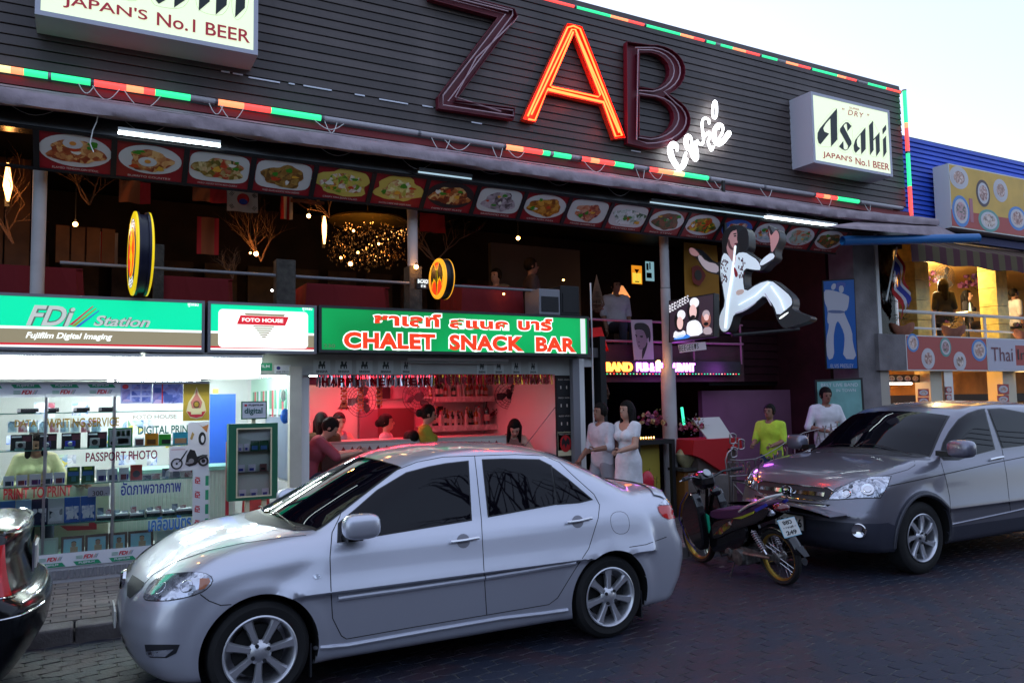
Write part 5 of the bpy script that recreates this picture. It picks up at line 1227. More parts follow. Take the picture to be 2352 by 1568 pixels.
# wired basket of the parked motorcycle's far side mirror stub
# ================================================================== people
SKIN={'w':(.48,.26,.18),'b':(.26,.125,.08),'l':(.58,.36,.27)}
def skinm(k):return M('skin_'+k,SKIN[k],.55)
m_hair=M('black_hair',(.007,.005,.004),.65,nz=(60,.5),bump=(70,.6),spec=.2);m_eye=M('dark_eye',(.01,.008,.008),.2);m_lip=M('lips',(.35,.09,.08),.5)
def person(label,at,rz=0.,H=1.65,pose='stand',skin='w',top=(.6,.6,.6),bot=(.03,.03,.05),hair='short',sleeve=.5,female=False,arms=None,head=(0,0),lean=0.,dress=False,group=None,turn=0.,cat='person',seat=.45,topn=None,hem=None,neckl=0.):
    s=H/1.70;t=thing('person',label,cat,at,rz,group)
    V_=lambda*a:Vector(a)
    sw=.155 if female else.185
    if pose=='sit':
        hz=seat+.09;hipz=hz;kn=[V_(sx*.09,-.42,hz)for sx in(-1,1)];an=[V_(sx*.09,-.40,.09)for sx in(-1,1)]
    else:
        hipz=.90;kn=[V_(-.09,-.02-(.12 if pose=='walk' else 0),.49),V_(.09,(.10 if pose=='walk' else 0)-.02,.49)]
        an=[V_(-.09,(-.22 if pose=='walk' else 0),.09),V_(.09,(.30 if pose=='walk' else 0),.09+(.07 if pose=='walk' else 0))]
    pel=V_(0,0,hipz+.03);L=lean;rot=Matrix.Rotation(R(L),3,'X')
    up=lambda x,y,z:pel+rot@V_(x,y,z)
    waist=up(0,0,.14);ch=up(0,-.01,.36);nk=up(0,0,.53);hd=nk+Matrix.Rotation(R(head[1]),3,'X')@rot@V_(0,-.02,.135)
    sh=[up(-sw,0,.46),up(sw,0,.46)]
    if arms is None:arms=[((-.05,.02,-.27),(-.03,-.06,-.52)),((.05,.02,-.27),(.03,-.06,-.52))]
    el=[sh[i]+V_(*arms[i][0])for i in(0,1)];wr=[sh[i]+V_(*arms[i][1])for i in(0,1)]
    tr_=.115 if female else.135
    C=lambda X,Y,Z,a,b,r0,r1=None:caps_sdf(X,Y,Z,a,b,r0,r1)
    hm=Matrix.Rotation(R(head[0]),3,'Z')@Matrix.Rotation(R(head[1]+L),3,'X');hi=np.array(hm.inverted())
    def hl_(X,Y,Z):
        P_=np.stack([X-hd.x,Y-hd.y,Z-hd.z]);return np.tensordot(hi,P_,1)
    def torso(X,Y,Z,g=0.):
        sq=lambda Yv,c:(Yv-c)*1.35+c
        f=C(X,sq(Y,waist.y),Z,pel+V_(-.05,0,0),pel+V_(.05,0,0),.125+g)
        f=smin(f,C(X,sq(Y,waist.y),Z,waist+V_(-.03,0,0),waist+V_(.03,0,0),tr_-.005+g),.08)
        f=smin(f,C(X,sq(Y,ch.y),Z,ch+V_(-.07,0,0),ch+V_(.07,0,0),tr_+g),.08)
        f=smin(f,C(X,Y,Z,sh[0]*.8+sh[1]*.2,sh[1]*.8+sh[0]*.2,.06+g),.06)
        if female:
            for sx in(-1,1):f=smin(f,ell_sdf(X,Y,Z,up(sx*.065,-.10,.34),(.055+g,.05+g,.055+g)),.03)
        return f
    def armf(X,Y,Z,g=0.,part=1.):
        f=None
        for i in(0,1):
            a=C(X,Y,Z,sh[i],sh[i].lerp(el[i],min(1,part*2)),.05+g,.042+g)
            if part>.5:a=smin(a,C(X,Y,Z,el[i],el[i].lerp(wr[i],min(1,(part-.5)*2)),.041+g,.030+g),.02)
            f=a if f is None else np.minimum(f,a)
        return f
    def legf(X,Y,Z,g=0.,part=1.):
        f=None
        for i,sx in((0,-1),(1,1)):
            hp=pel+V_(sx*.085,0,-.03);a=C(X,Y,Z,hp,kn[i],.085+g,.055+g)
            a=smin(a,C(X,Y,Z,kn[i],an[i],.055+g,.038+g),.03);f=a if f is None else np.minimum(f,a)
        return f
    def headf(X,Y,Z):
        q=hl_(X,Y,Z);f=ell_sdf(q[0],q[1],q[2],(0,.012,.02),(.076,.095,.098));f=smin(f,ell_sdf(q[0],q[1],q[2],(0,-.022,-.055),(.052,.062,.062)),.03)
        f=smin(f,ell_sdf(q[0],q[1],q[2],(0,-.098,-.012),(.013,.02,.024)),.012)
        for sx in(-1,1):f=smin(f,ell_sdf(q[0],q[1],q[2],(sx*.078,.01,-.005),(.012,.02,.03)),.008)
        return smin(f,C(X,Y,Z,nk+V_(0,0,-.05),hd+V_(0,.01,-.04),.048,.045),.02)
    lo=np.array([-.62,-.72,-.02]);hi_=np.array([.62,.62,1.85])
    allp=[pel,ch,nk,hd]+sh+el+wr+kn+an;lo=np.array([min(p[i]for p in allp)for i in range(3)])-.2;hi_=np.array([max(p[i]for p in allp)for i in range(3)])+.2;lo[2]=max(lo[2],-.0)
    def bodyf(X,Y,Z):
        f=smin(torso(X,Y,Z),armf(X,Y,Z),.03);f=smin(f,legf(X,Y,Z),.04);f=smin(f,headf(X,Y,Z),.02)
        for i in(0,1):f=smin(f,C(X,Y*1.,Z,an[i]+V_(0,.03,-.045),an[i]+V_(0,-.13,-.055),.038,.030),.02)
        return f
    def netobj(fn,name,mat,lo,hi_,h=.021):
        Vv,Q=nets(fn,tuple(lo),tuple(hi_),h,newton=2)
        if len(Q)==0:return None
        me=np_mesh(name,Vv*s,Q);me.polygons.foreach_set('use_smooth',[True]*len(me.polygons));me.materials.append(mat)
        o=bpy.data.objects.new(name,me);COL.objects.link(o);o.parent=t;WMX[o.name]=wm(t);return o
    bo=netobj(bodyf,'body',skinm(skin),lo,hi_)
    # hands: a palm and five bent fingers, rooted in the forearm, part of the body mesh
    hb=MB()
    for i,sx in((0,-1),(1,1)):
        d=(wr[i]-el[i]).normalized();a,b=frame_of(d,(sx,0.01,.05))[1:]
        hb.tube([(wr[i]-d*.02)*s,(wr[i]+d*.02)*s,(wr[i]+d*.075)*s],[.028*s,.034*s,.030*s],8,sq=.5)
        for k,L_ in enumerate((.062,.072,.066,.052)):
            r0=wr[i]+d*.07+a*(.024-.016*k);r1=r0+d*L_*.55+b*.006;r2=r1+d*L_*.45+b*.018;hb.tube([r0*s,r1*s,r2*s],[.0085*s,.008*s,.006*s],6)
        r0=wr[i]+d*.02+a*.026;hb.tube([r0*s,(r0+a*.022+d*.025)*s,(r0+a*.026+d*.055+b*.01)*s],[.011*s,.010*s,.007*s],6)
    bm=bmesh.new();bm.from_mesh(bo.data);me2=bpy.data.meshes.new('h');me2.from_pydata(hb.v,[],hb.f);bm.from_mesh(me2);bm.to_mesh(bo.data);bm.free();bpy.data.meshes.remove(me2)
    bo.data.polygons.foreach_set('use_smooth',[True]*len(bo.data.polygons))
    tm=topn or M('cloth_%.2f_%.2f_%.2f'%top,top,.85,nz=(10,.12),bump=(11,.8));bmt=M('cloth_%.2f_%.2f_%.2f'%bot,bot,.85,bump=(30,.15))
    hemz=pel.z-.08 if hem is None else hem
    def topf(X,Y,Z):
        f=torso(X,Y,Z,.014)
        if sleeve>0:f=smin(f,armf(X,Y,Z,.014,sleeve),.03)
        if dress:
            sk_=None
            for i,sx in((0,-1),(1,1)):
                a=C(X,Y,Z,pel+V_(sx*.06,0,0),V_(0,0,hemz).lerp(kn[i],.35)+V_(sx*.03,0,0),.125,.12);sk_=a if sk_ is None else smin(sk_,a,.1)
            f=smin(f,sk_,.05)
        f=np.maximum(f,hemz-Z)
        nd=np.sqrt((X-nk.x)**2+(Y-nk.y+.03+neckl*.5)**2+((Z-nk.z-.025)*(.8 if not neckl else.62))**2)-(.078+neckl*.5)
        if sleeve==0:nd=np.minimum(nd,sw*.72-np.abs(X-nk.x)+np.clip(nk.z-.13-Z,0,1)*4)
        return np.maximum(f,-nd)
    netobj(topf,'dress' if dress else 'shirt',tm,lo,hi_)
    if not dress or pose=='sit':
        def botf(X,Y,Z):
            f=np.minimum(legf(X,Y,Z,.016),torso(X,Y,Z,.008));return np.maximum(np.maximum(f,Z-(pel.z+.06)),.13-Z)
        netobj(botf,'trousers',bmt,lo,hi_)
    def hairf(X,Y,Z):
        q=hl_(X,Y,Z);f=ell_sdf(q[0],q[1],q[2],(0,.022,.03),(.090,.104,.108))
        cutf=np.maximum(np.maximum(-(q[1]+.045),-(.055-q[2]))if False else-(np.maximum(q[1]+.035,q[2]-.062)),-.5)
        f=np.maximum(f,-np.maximum(q[1]+.038,q[2]-.058));f=np.maximum(f,-np.maximum(np.maximum(q[2]+.045,q[1]-.02),-.5))if hair=='short' else f
        if hair=='short':f=np.maximum(f,-(q[2]+.07))
        if hair=='long':
            g=C(X,Y,Z,hd+Vector(hm@V_(0,.07,-.02)),nk+V_(0,.09,-.16),.085,.05);g=smin(g,C(X,Y,Z,hd+Vector(hm@V_(-.075,.02,.0)),nk+V_(-.085,-.03,-.12),.032,.025),.03)
            g=smin(g,C(X,Y,Z,hd+Vector(hm@V_(.075,.02,.0)),nk+V_(.085,-.03,-.12),.032,.025),.03);f=smin(f,g,.03)
        if hair=='bun':f=smin(f,ell_sdf(X,Y,Z,hd+Vector(hm@V_(0,.125,-.01)),(.05,.05,.055)),.02)
        return f
    netobj(hairf,'hair',m_hair,np.array(hd)-(.25,.25,.45),np.array(hd)+(.25,.3,.2),.016)
    eb_=MB();lb=MB()
    for sx in(-1,1):
        p=hd+Vector(hm@V_(sx*.031,-.081,.012));e=MB().ell(p*s,(.013*s,.008*s,.007*s),8,5);build(e,'eye',m_eye,t,world=False,smooth=True)
        p=hd+Vector(hm@V_(sx*.031,-.084,.034));build(MB().ell(p*s,(.019*s,.006*s,.0035*s),8,5),'eyebrow',m_hair,t,world=False,smooth=True)
    p=hd+Vector(hm@V_(0,-.083,-.060));build(MB().ell(p*s,(.022*s,.008*s,.006*s),8,5),'mouth',m_lip,t,world=False,smooth=True)
    if pose!='sit' or True:
        for i in(0,1):build(MB().tube([(an[i]+V_(0,.06,-.06))*s,(an[i]+V_(0,-.05,-.05))*s,(an[i]+V_(0,-.15,-.068))*s],[.040*s,.046*s,.03*s],10,sq=.8),'shoe',m_plastic,t,world=False,smooth=True)
    return t
def stool(label,at,h=.45):
    t=thing('stool',label,'stool',at);build(MB().cyl((at[0],at[1],at[2]+h-.05),(at[0],at[1],at[2]+h),.16,n=20),'seat',m_red,t,smooth=True)
    for k in range(4):
        a=k*math.pi/2+.7;build(MB().tube([(at[0]+.1*math.cos(a),at[1]+.1*math.sin(a),at[2]+h-.05),(at[0]+.17*math.cos(a),at[1]+.17*math.sin(a),at[2])],.012,6),'leg',m_plastic,t)
m_gwhite=(.72,.71,.74)
ZP=.12
# on the pavement
pw=P(1440,940,8.0)
person('woman in a white ruched dress walking left past the bar entrance',(pw.x,8.0,ZP),R(-80),1.60,'walk','w',m_gwhite,hair='long',sleeve=.22,female=True,dress=True,hem=.62,neckl=.05,
       arms=[((-.06,.05,-.26),(-.10,.10,-.50)),((.04,-.08,-.25),(-.02,-.28,-.30))])
pm=P(1380,940,8.35)
person('person in a loose pale grey shirt walking behind the woman in white',(pm.x,8.35,ZP),R(-85),1.58,'walk','b',(.55,.54,.58),(.30,.29,.32),hair='short',sleeve=.6,arms=[((-.05,-.02,-.26),(-.03,-.20,-.42)),((.05,-.05,-.25),(.0,-.27,-.28))])
py_=P(1768,942,8.3)
person('person in an acid yellow green shirt standing before the lilac wall',(py_.x,8.3,ZP),R(-70),1.52,'stand','b',(.50,.68,.05),(.03,.05,.12),hair='short',sleeve=.5,arms=[((-.05,-.06,-.25),(.02,-.30,-.30)),((.05,-.05,-.25),(-.05,-.28,-.32))])
pq=P(1893,888,8.75)
person('tall man in a white t-shirt holding a small camera near the pillar',(pq.x,8.75,ZP),R(-25),1.76,'stand','b',m_gwhite,(.50,.50,.52),hair='short',sleeve=.55,head=(0,12),arms=[((-.10,-.02,-.27),(.10,-.22,-.33)),((.10,-.02,-.27),(-.06,-.24,-.33))])
tag(build(MB().box(pq.x-.10,pq.x+.0,8.46,8.51,1.18,1.26),'compact_camera',m_plastic,bevel=.008),'small dark camera held by the man in the white t-shirt','camera')
tag(build(MB().ell((pw.x+.22,7.92,.74),(.10,.05,.14)),'handbag',M('shiny_red_bag',(.5,.02,.04),.3,bump=(12,.5)),smooth=True),'shiny red bag hanging beside the woman in the white dress','bag')
# photo shop clerk
pc_=P(80,1052,9.75)
person('shop clerk in a cream long sleeved top seated behind the camera display',(pc_.x,9.75,.11),R(8),1.62,'sit','w',(.56,.53,.30),(.05,.05,.1),hair='long',sleeve=.95,female=True,head=(10,22),lean=8,seat=.62,arms=[((-.10,-.08,-.24),(-.02,-.30,-.32)),((.12,-.06,-.24),(.25,-.28,-.28))])
stool('grey stool under the photo shop clerk',(pc_.x,9.78,.11),.62)
# snack bar people
def bar_person(label,u,v,Y,rz,**k):
    p=P(u,v,Y);H=k.pop('H',1.62);pose=k.get('pose','stand')
    person(label,(p.x,Y,.11),rz,H,**k)
bar_person('man in a plaid red lit shirt leaning on the left end of the bar',700,950,9.25,R(75),skin='w',top=(.30,.05,.07),hair='short',pose='sit',seat=.74,lean=22,head=(0,18),arms=[((-.03,-.20,-.18),(.04,-.44,-.14)),((.03,-.20,-.18),(-.02,-.44,-.14))])
bar_person('dark silhouetted person in a brown top behind the plaid shirt man',738,952,9.75,R(170),skin='b',top=(.12,.07,.03),hair='long',pose='sit',seat=.74,H=1.6)
bar_person('smiling woman in a grey tank top resting both arms on the bar',771,952,10.25,R(5),skin='l',top=(.26,.22,.28),hair='bun',female=True,sleeve=0,pose='sit',seat=.74,lean=10,H=1.6,arms=[((-.10,-.12,-.22),(.02,-.32,-.26)),((.10,-.12,-.22),(-.02,-.32,-.26))])
bar_person('woman in a pale pink top looking sideways behind the bar',886,962,10.2,R(60),skin='w',top=(.55,.42,.45),hair='bun',female=True,pose='sit',seat=.70,H=1.6)
bar_person('dark haired girl with her head bent low over the bar',920,980,9.9,R(10),skin='l',top=(.35,.12,.12),hair='long',female=True,pose='sit',seat=.62,lean=20,head=(0,35),H=1.55,arms=[((-.08,-.16,-.18),(.04,-.36,-.14)),((.14,-.12,-.16),(.36,-.16,-.10))])
bar_person('woman in an olive green blouse with a hair bun standing side on at the bar',975,950,9.6,R(75),skin='w',top=(.28,.26,.02),hair='bun',female=True,pose='sit',seat=.76,H=1.66,head=(0,15),arms=[((-.04,-.10,-.24),(.02,-.30,-.26)),((.04,-.10,-.24),(-.02,-.30,-.26))])
bar_person('long haired girl leaning on the right end of the bar',1172,968,9.7,R(-15),skin='l',top=(.30,.12,.10),hair='long',female=True,sleeve=0,pose='sit',seat=.66,lean=18,head=(-12,25),H=1.6,arms=[((-.12,-.12,-.20),(.02,-.34,-.20)),((.12,-.12,-.20),(-.04,-.34,-.20))])
# upstairs and next door
def up_person(label,u,v,Y,z,rz,**k):
    p=P(u,v,Y);person(label,(p.x,Y,z),rz,k.pop('H',1.68),pose='sit',**k)
up_person('man with glasses in a dark shirt seated at the upstairs railing',1218,600,10.1,FZ+.07,R(75),skin='b',top=(.05,.03,.03),hair='short')
up_person('pale shirted diner seated left of the man with glasses upstairs',1140,640,10.4,FZ,R(-60),skin='w',top=(.12,.10,.07),hair='short',H=1.6)
up_person('person in a white shirt seated on the mezzanine beside the table lamp',1415,700,10.4,2.40,R(-10),skin='b',top=(.5,.46,.5),hair='short',H=1.62)
zf_=zf
up_person('black haired woman seated with her back to the street on the orange balcony',2168,692,10.0,zf_,R(150),skin='b',top=(.02,.02,.02),hair='long',female=True,seat=.45)
up_person('woman facing the street at the orange balcony table',2222,700,10.9,zf_,R(15),skin='l',top=(.03,.03,.04),hair='long',female=True)
up_person('dark haired diner in a white shirt holding a white napkin at the far right table',2330,712,10.3,zf_,R(60),skin='b',top=(.6,.58,.56),hair='short')
# ================================================================== lamps helper
def bulb(label,p,col=(1.,.45,.12),r=.028,watt=6,es=30,group=None,cord=None,cat='light bulb'):
    t=thing('light_bulb',label,cat,tuple(p),group=group)
    build(MB().ell(p,r,12,8),'glass',E_('bulb_%d_%d'%(int(col[1]*100),es),col,es),t,smooth=True)
    build(MB().cyl(Vector(p)+Vector((0,0,r*.8)),Vector(p)+Vector((0,0,r*2)),r*.45,n=8),'socket',m_black,t)
    if cord:build(MB().tube([Vector(p)+Vector((0,0,r*2)),Vector((p[0],p[1],cord))],.005,5),'cord',m_black,t)
    if watt:
        l=bpy.data.lights.new('bulb_light','POINT');l.energy=watt*(.6 if watt>30 else.13);l.color=col;l.shadow_soft_size=r
        o=bpy.data.objects.new('bulb_light',l);COL.objects.link(o);o.parent=t;o.location=Vector((0,-r*1.6,0))
    return t
# ================================================================== photo shop
zs=lambda x,y:(x/4.872,y/4.872+863)
e_fls=E_('fluorescent_strong',(.86,1.,.93),34.)
build(MB().box(-3,P(600,845,8.72).x,8.74,8.755,2.04,2.31),'added_reflector_board',m_white,bld)  # white boards added to catch the tubes and burn the strip out
build(MB().box(-3,P(600,845,8.72).x,8.53,8.739,2.290,2.30),'added_reflector_board',m_white,bld)
pa_,pb_=P(-60,842,8.62),P(322,842,8.62)
fluo('left bright tube lamp under the photo shop sign',Vector((P(-120,845,8.66).x,8.62,2.225)),Vector((P(322,845,8.66).x,8.62,2.225)),e_fls,.020,True,'tube lamps under the photo shop sign',w=.2)
x2,x3,zz_=P(330,845,8.66).x,P(598,845,8.66).x,P(-120,845,8.66).z
fluo('right bright tube lamp under the photo shop sign',Vector((x2,8.62,2.225)),Vector((x3,8.62,2.225)),e_fls,.020,True,'tube lamps under the photo shop sign',w=.2)
e_flr=E_('fluorescent_room',(.85,.96,1.),110.)
fluo('bright tube lamp along the top inside the photo shop window',Vector((-1.6,8.95,2.055)),Vector((1.1,8.95,2.055)),e_flr,.012,True,w=.05)
for k,(x,y)in enumerate(((-1.2,10.0),(.3,10.0),(.3,11.3),(1.5,9.8))):
    fluo('%s ceiling tube lamp inside the photo shop'%ordinal(k),Vector((x,y,2.12)),Vector((x+1.1,y,2.12)),e_flr,.018,True,'ceiling tube lamps inside the photo shop')
# window wall
wd=thing('display_window','glazed photo shop display window full of lettering and stickers','shop window',(.2,8.85,.12))
Wd=lambda mb,n,m,**k:build(mb,n,m,wd,**k)
xw1=P(480,1000,8.85).x;zw0=P(200,1275,8.85).z;zw1=P(100,880,8.85).z
Wd(MB().box(-4,xw1,8.845,8.85,zw0+.02,2.06),'glass_pane',m_glass)
Wd(MB().box(-4,xw1,8.80,8.86,2.03,2.09),'head_rail',m_alu);Wd(MB().box(-4,xw1,8.83,8.86,zw1-.01,zw1+.015),'transom',m_alu)
for u in(104,262):x=P(u,1000,8.86).x;Wd(MB().box(x-.012,x+.012,8.86,8.88,zw0,2.03),'mullion',m_alu)
Wd(MB().box(-4,xw1+.05,8.80,9.45,.12,zw0-.02),'plinth',M('plinth_paint',(.42,.42,.44),.6,nz=(5,.12)))
for k in range(46):Wd(MB().box(-1.0+k*.05,-.965+k*.05,8.785,8.80,.16,.24),'grating_bar',m_greymetal)
# sticker strips
m_stw=M('sticker_white',(.62,.63,.68),.4);m_stg=M('sticker_green',(.02,.26,.13),.4);m_navy=M('print_navy',(.03,.03,.22),.4);m_prd=M('print_red',(.5,.03,.05),.4)
def strip_h(x0,x1,z0,z1,top,par,Y=8.84,n=6):
    wall_rect('sticker_strip',x0,x1,z0,z1,Y,m_stw,par);h=z1-z0;w=(x1-x0)/n
    for k in range(n):
        a=x0+k*w;gz0,gz1=(z1-h*.34,z1-h*.04)if top else(z0+h*.04,z0+h*.34)
        build(MB().face([(a+w*.06+.03,Y-.002,gz0),(a+w*.86+(.0 if top else 0),Y-.002,gz0),(a+w*.86-.03,Y-.002,gz1),(a+w*.06,Y-.002,gz1)]),'green_flash',m_stg,par)
        wall_text('lettering','FUJIFILM',a+w*.22,a+w*.66,gz0+h*.07,gz1-h*.05,Y-.003,m_stw,par,bold=.03)
        lz0,lz1=(z0+h*.22,z0+h*.52)if top else(z1-h*.52,z1-h*.22)
        wall_text('lettering','FDi',a+w*.34,a+w*.62,lz0,lz1,Y,m_prd,par,bold=.04,shear=.3)
        for q,c in enumerate((m_prd,m_stg,m_navy)):build(MB().face([(a+w*(.62+q*.035),Y-.003,lz0),(a+w*(.635+q*.035),Y-.003,lz0),(a+w*(.70+q*.035),Y-.003,lz1),(a+w*(.685+q*.035),Y-.003,lz1)]),'logo_stroke',c,par)
        for q in range(3):wall_rect('logo_line',a+w*.14,a+w*.32,lz0+(lz1-lz0)*(.1+.3*q),lz0+(lz1-lz0)*(.22+.3*q),Y-.003,m_stg,par)
xs0,xs1=P(-75,895,8.84).x,P(277,895,8.84).x;strip_h(xs0,xs1,P(100,912,8.84).z,P(100,880,8.84).z,True,wd,n=4)
strip_h(P(75,1280,8.84).x-.9,xw1-.02,P(100,1306,8.79).z,P(100,1274,8.79).z,False,wd,Y=8.79,n=8)
xv0,xv1=P(443,1100,8.84).x,P(480,1100,8.84).x;wall_rect('sticker_strip',xv0,xv1,zw0,P(443,1078,8.84).z,8.838,m_stw,wd)
for k in range(5):
    z=zw0+.02+k*.145;wall_rect('green_flash',xv1-.035,xv1-.004,z,z+.10,8.836,m_stg,wd)
    me=fit(text_mesh('FDi',.04,.3),0,.075,0,.05);textured_basis(me,(xv0+.07,8.835,z+.02),(0,0,1),(-1,0,0));link('lettering',me,m_prd,wd)
def win_text(s,x0,y0,x1,y1,c,**k):
    p,q=P(*zs(x0,y0),8.84),P(*zs(x1,y1),8.84);wall_text('window_lettering',s,p.x,q.x,q.z,p.z,8.843,c,wd,bold=.02,**k)
m_goldl=M('gold_lettering',(.32,.19,.03),.4);m_grl=M('green_lettering',(.01,.10,.08),.4);m_mar=M('maroon_lettering',(.13,.005,.03),.4);m_rdl=M('red_lettering',(.45,.02,.03),.4)
win_text('DATA',165,492,410,566,m_goldl);win_text('WRITING SERVICE',525,478,1335,562,m_goldl)
win_text('DIGITAL PRIN',1545,562,2100,638,m_grl);win_text('PASSPORT PHOTO',960,858,1760,925,m_mar)
win_text('PRINT TO PRINT',40,1262,800,1340,m_rdl);win_text('อัดภาพจากภาพ',1355,1190,2025,1295,M('navy_lettering',(.02,.03,.25),.4));win_text('FOTO HOUSE',1490,438,1975,474,M('taupe_lettering',(.30,.24,.2),.4))
p,q=P(341,1186,8.84),P(439,1212,8.84);wall_text('window_lettering','เคลือบบัตร',p.x,q.x,q.z,p.z,8.843,M('blue_lettering',(.03,.15,.5),.4),wd,bold=.02)
# stickers and posters on the glass
def poster(label,corners,mat,Y=8.842,extras=(),name='poster',th=.002,f=zs,group=None):
    p,q=P(*f(corners[0],corners[1]),Y),P(*f(corners[2],corners[3]),Y);x0,x1,z1,z0=p.x,q.x,p.z,q.z
    t=thing(name,label,name.replace('_',' '),((x0+x1)/2,Y,z0),group=group);build(MB().box(x0,x1,Y-th,Y,z0,z1),'sheet',mat,t)
    w,h=x1-x0,z1-z0
    for e in extras:
        if e[0]=='r':build(MB().box(x0+e[1]*w,x0+e[3]*w,Y-th-.0015-(e[6]if len(e)>6 else 0),Y-th,z0+e[2]*h,z0+e[4]*h),'print_block',e[5],t)
        if e[0]=='p':build(MB().prism([(x0+a*w,Y-th-.001-(e[3]if len(e)>3 else 0),z0+b*h)for a,b in e[1]],(0,-.0012,0)),'print_shape',e[2],t)
        if e[0]=='c':build(MB().disc((x0+e[1]*w,Y-th-.001-(e[6]if len(e)>6 else 0),z0+e[2]*h),(0,-1,0),e[3]*w,e[4]*h,24,th=.0012,hint=(0,0,1)),'print_disc',e[5],t)
        if e[0]=='o':build(MB().tube([(x0+(e[1]+e[3]*math.cos(a))*w,Y-th-.002,z0+(e[2]+e[4]*math.sin(a))*h)for a in np.linspace(0,2*math.pi,29)[:-1]],e[6],6,closed=True),'print_ring',e[5],t)
        if e[0]=='t':wall_text('print_lettering',e[1],x0+e[2]*w,x0+e[4]*w,z0+e[3]*h,z0+e[5]*h,Y-th-.001,e[6],t,bold=.02)
    return t
m_pblue=photo_mat('screenshot_blue_print',['#5560b0','#8a8fd0','#3a4a9a','#b09ac8'],5,0,3);m_pnavy=M('poster_navy',(.06,.09,.32),.4)
rr=random.Random(5)
poster('pale blue sheet of small screenshots at the top of the shop window',(1350,88,1700,305),M('lilac_sheet',(.36,.36,.62),.5),extras=[('r',.35+.33*i,.08+.32*j,.62+.33*i,.33+.32*j,m_pblue)for i in(0,1)for j in(0,1,2)]+[('r',.05,.1,.3,.7,m_pblue),('c',.15,.85,.1,.12,m_prd)])
poster('blue photo collage sheet next to the yellow emblem poster',(1708,90,2045,305),m_pblue,extras=[('r',.30,0,.34,1,m_prd),('r',.38,.1,.66,.45,m_pnavy),('r',.70,.1,.98,.5,m_pblue,.002),('r',.05,.55,.28,.8,m_pnavy)])
m_gold2=M('poster_gold',(.42,.28,.03),.5);m_pk=M('emblem_pink',(.55,.18,.15),.5);m_bn=M('emblem_brown',(.16,.07,.03),.5);m_cr=M('emblem_cream',(.70,.60,.35),.5)
poster('golden yellow poster with a pointed crown emblem at the top of the window',(2052,88,2342,497),m_gold2,extras=[
 ('p',[(.5,.92),(.60,.72),(.80,.5),(.88,.25),(.72,.08),(.5,.05),(.28,.08),(.12,.25),(.20,.5),(.40,.72)],m_cr),('p',[(.5,.88),(.55,.70),(.62,.62),(.72,.50),(.66,.34),(.34,.34),(.28,.50),(.38,.62),(.45,.70)],m_pk,.002),('c',.5,.44,.13,.10,m_bn,.004),('c',.5,.44,.08,.06,m_gold2,.006),
 ('p',[(.14,.26),(.28,.24),(.5,.2),(.72,.24),(.86,.26),(.74,.12),(.5,.08),(.26,.12)],m_prd,.003),('r',.30,.17,.70,.25,m_cr,.006)])
m_pwh=M('poster_white',(.66,.62,.66),.5);m_sil=M('print_black',(.012,.010,.012),.5)
poster('white poster with an orange leaf swirl and dark fox head',(2105,520,2335,775),m_pwh,extras=[('p',[(.45,.95),(.7,.8),(.98,.9),(.9,.55),(.75,.7),(.6,.85)],M('leaf_orange',(.5,.18,.05),.5)),('c',.68,.30,.18,.28,m_sil),('c',.70,.28,.08,.16,m_pwh,.003),('p',[(.1,.3),(.2,.6),(.3,.5),(.2,.25)],M('leaf_ochre',(.4,.25,.08),.5))])
mch=[('o',.19,.30,.13,.20,m_sil,.008),('o',.86,.36,.11,.17,m_sil,.012),('c',.19,.30,.03,.05,m_sil),('c',.86,.36,.05,.08,m_sil),('p',[(.22,.34),(.42,.80),(.47,.84),(.30,.40)],m_sil),('p',[(.40,.25),(.44,.62),(.52,.86),(.64,.80),(.70,.55),(.84,.62),(.97,.60),(.92,.50),(.78,.40),(.66,.22),(.5,.16)],m_sil,.002),
  ('c',.55,.38,.07,.10,M('print_grey',(.25,.23,.25),.4),.005),('r',.42,.27,.52,.34,M('print_grey',(.25,.23,.25),.4),.005),('r',.05,.86,.40,.875,m_prd)]
poster('white poster with a black chopper motorcycle picture low in the window',(1895,790,2335,1045),m_pwh,extras=mch)
# shelves and goods behind the glass
sh=thing('display_shelving','three tier glass shelving behind the photo shop window','shelving',(.2,9.1,zw0))
YS=9.02;shz={}
for k,(nm,v)in enumerate((('a',863+408/4.872),('b',863+812/4.872),('c',863+1205/4.872),('d',1199))):
    z=P(150,v,YS).z;shz[nm]=z;build(MB().box(-3,xw1-.02,8.93,9.28,z-.008,z),'glass_shelf',glass('shelf_glass',(.75,.92,.86)),sh);build(MB().box(-3,xw1-.02,8.925,8.93,z-.009,z+.001),'shelf_edge',M('green_glass_edge',(.10,.30,.25),.1),sh)
for u in(104,262):x=P(u,1000,9.0).x;build(MB().box(x-.01,x+.01,9.28,9.30,zw0-.02,2.0),'upright',m_alu,sh)
build(MB().box(-3,xw1,8.86,9.44,zw0-.02,zw0),'window_bed',m_white,sh)
def carton(label,x0,y0,x1,y1,sh_,mat,Y=YS,dep=.07,extras=(),cat='box',group=None,name='carton',f=zs):
    p,q=P(*f(x0,y0),Y),P(*f(x1,y1),Y);z0=shz[sh_];h=max(.03,p.z-q.z)
    t=thing(name,label,cat,((p.x+q.x)/2,Y+dep/2,z0),group=group);build(MB().box(p.x,q.x,Y,Y+dep,z0,z0+h),'box',mat,t);w=q.x-p.x
    for e in extras:
        if e[0]=='r':build(MB().box(p.x+e[1]*w,p.x+e[3]*w,Y-.0015,Y,z0+e[2]*h,z0+e[4]*h),'print_block',e[5],t)
        if e[0]=='c':build(MB().disc((p.x+e[1]*w,Y-.001,z0+e[2]*h),(0,-1,0),e[3]*w,e[3]*w,18,th=.002),'print_disc',e[4],t)
    return t
mk=lambda n,c:M('pack_'+n,lin(c),.35)
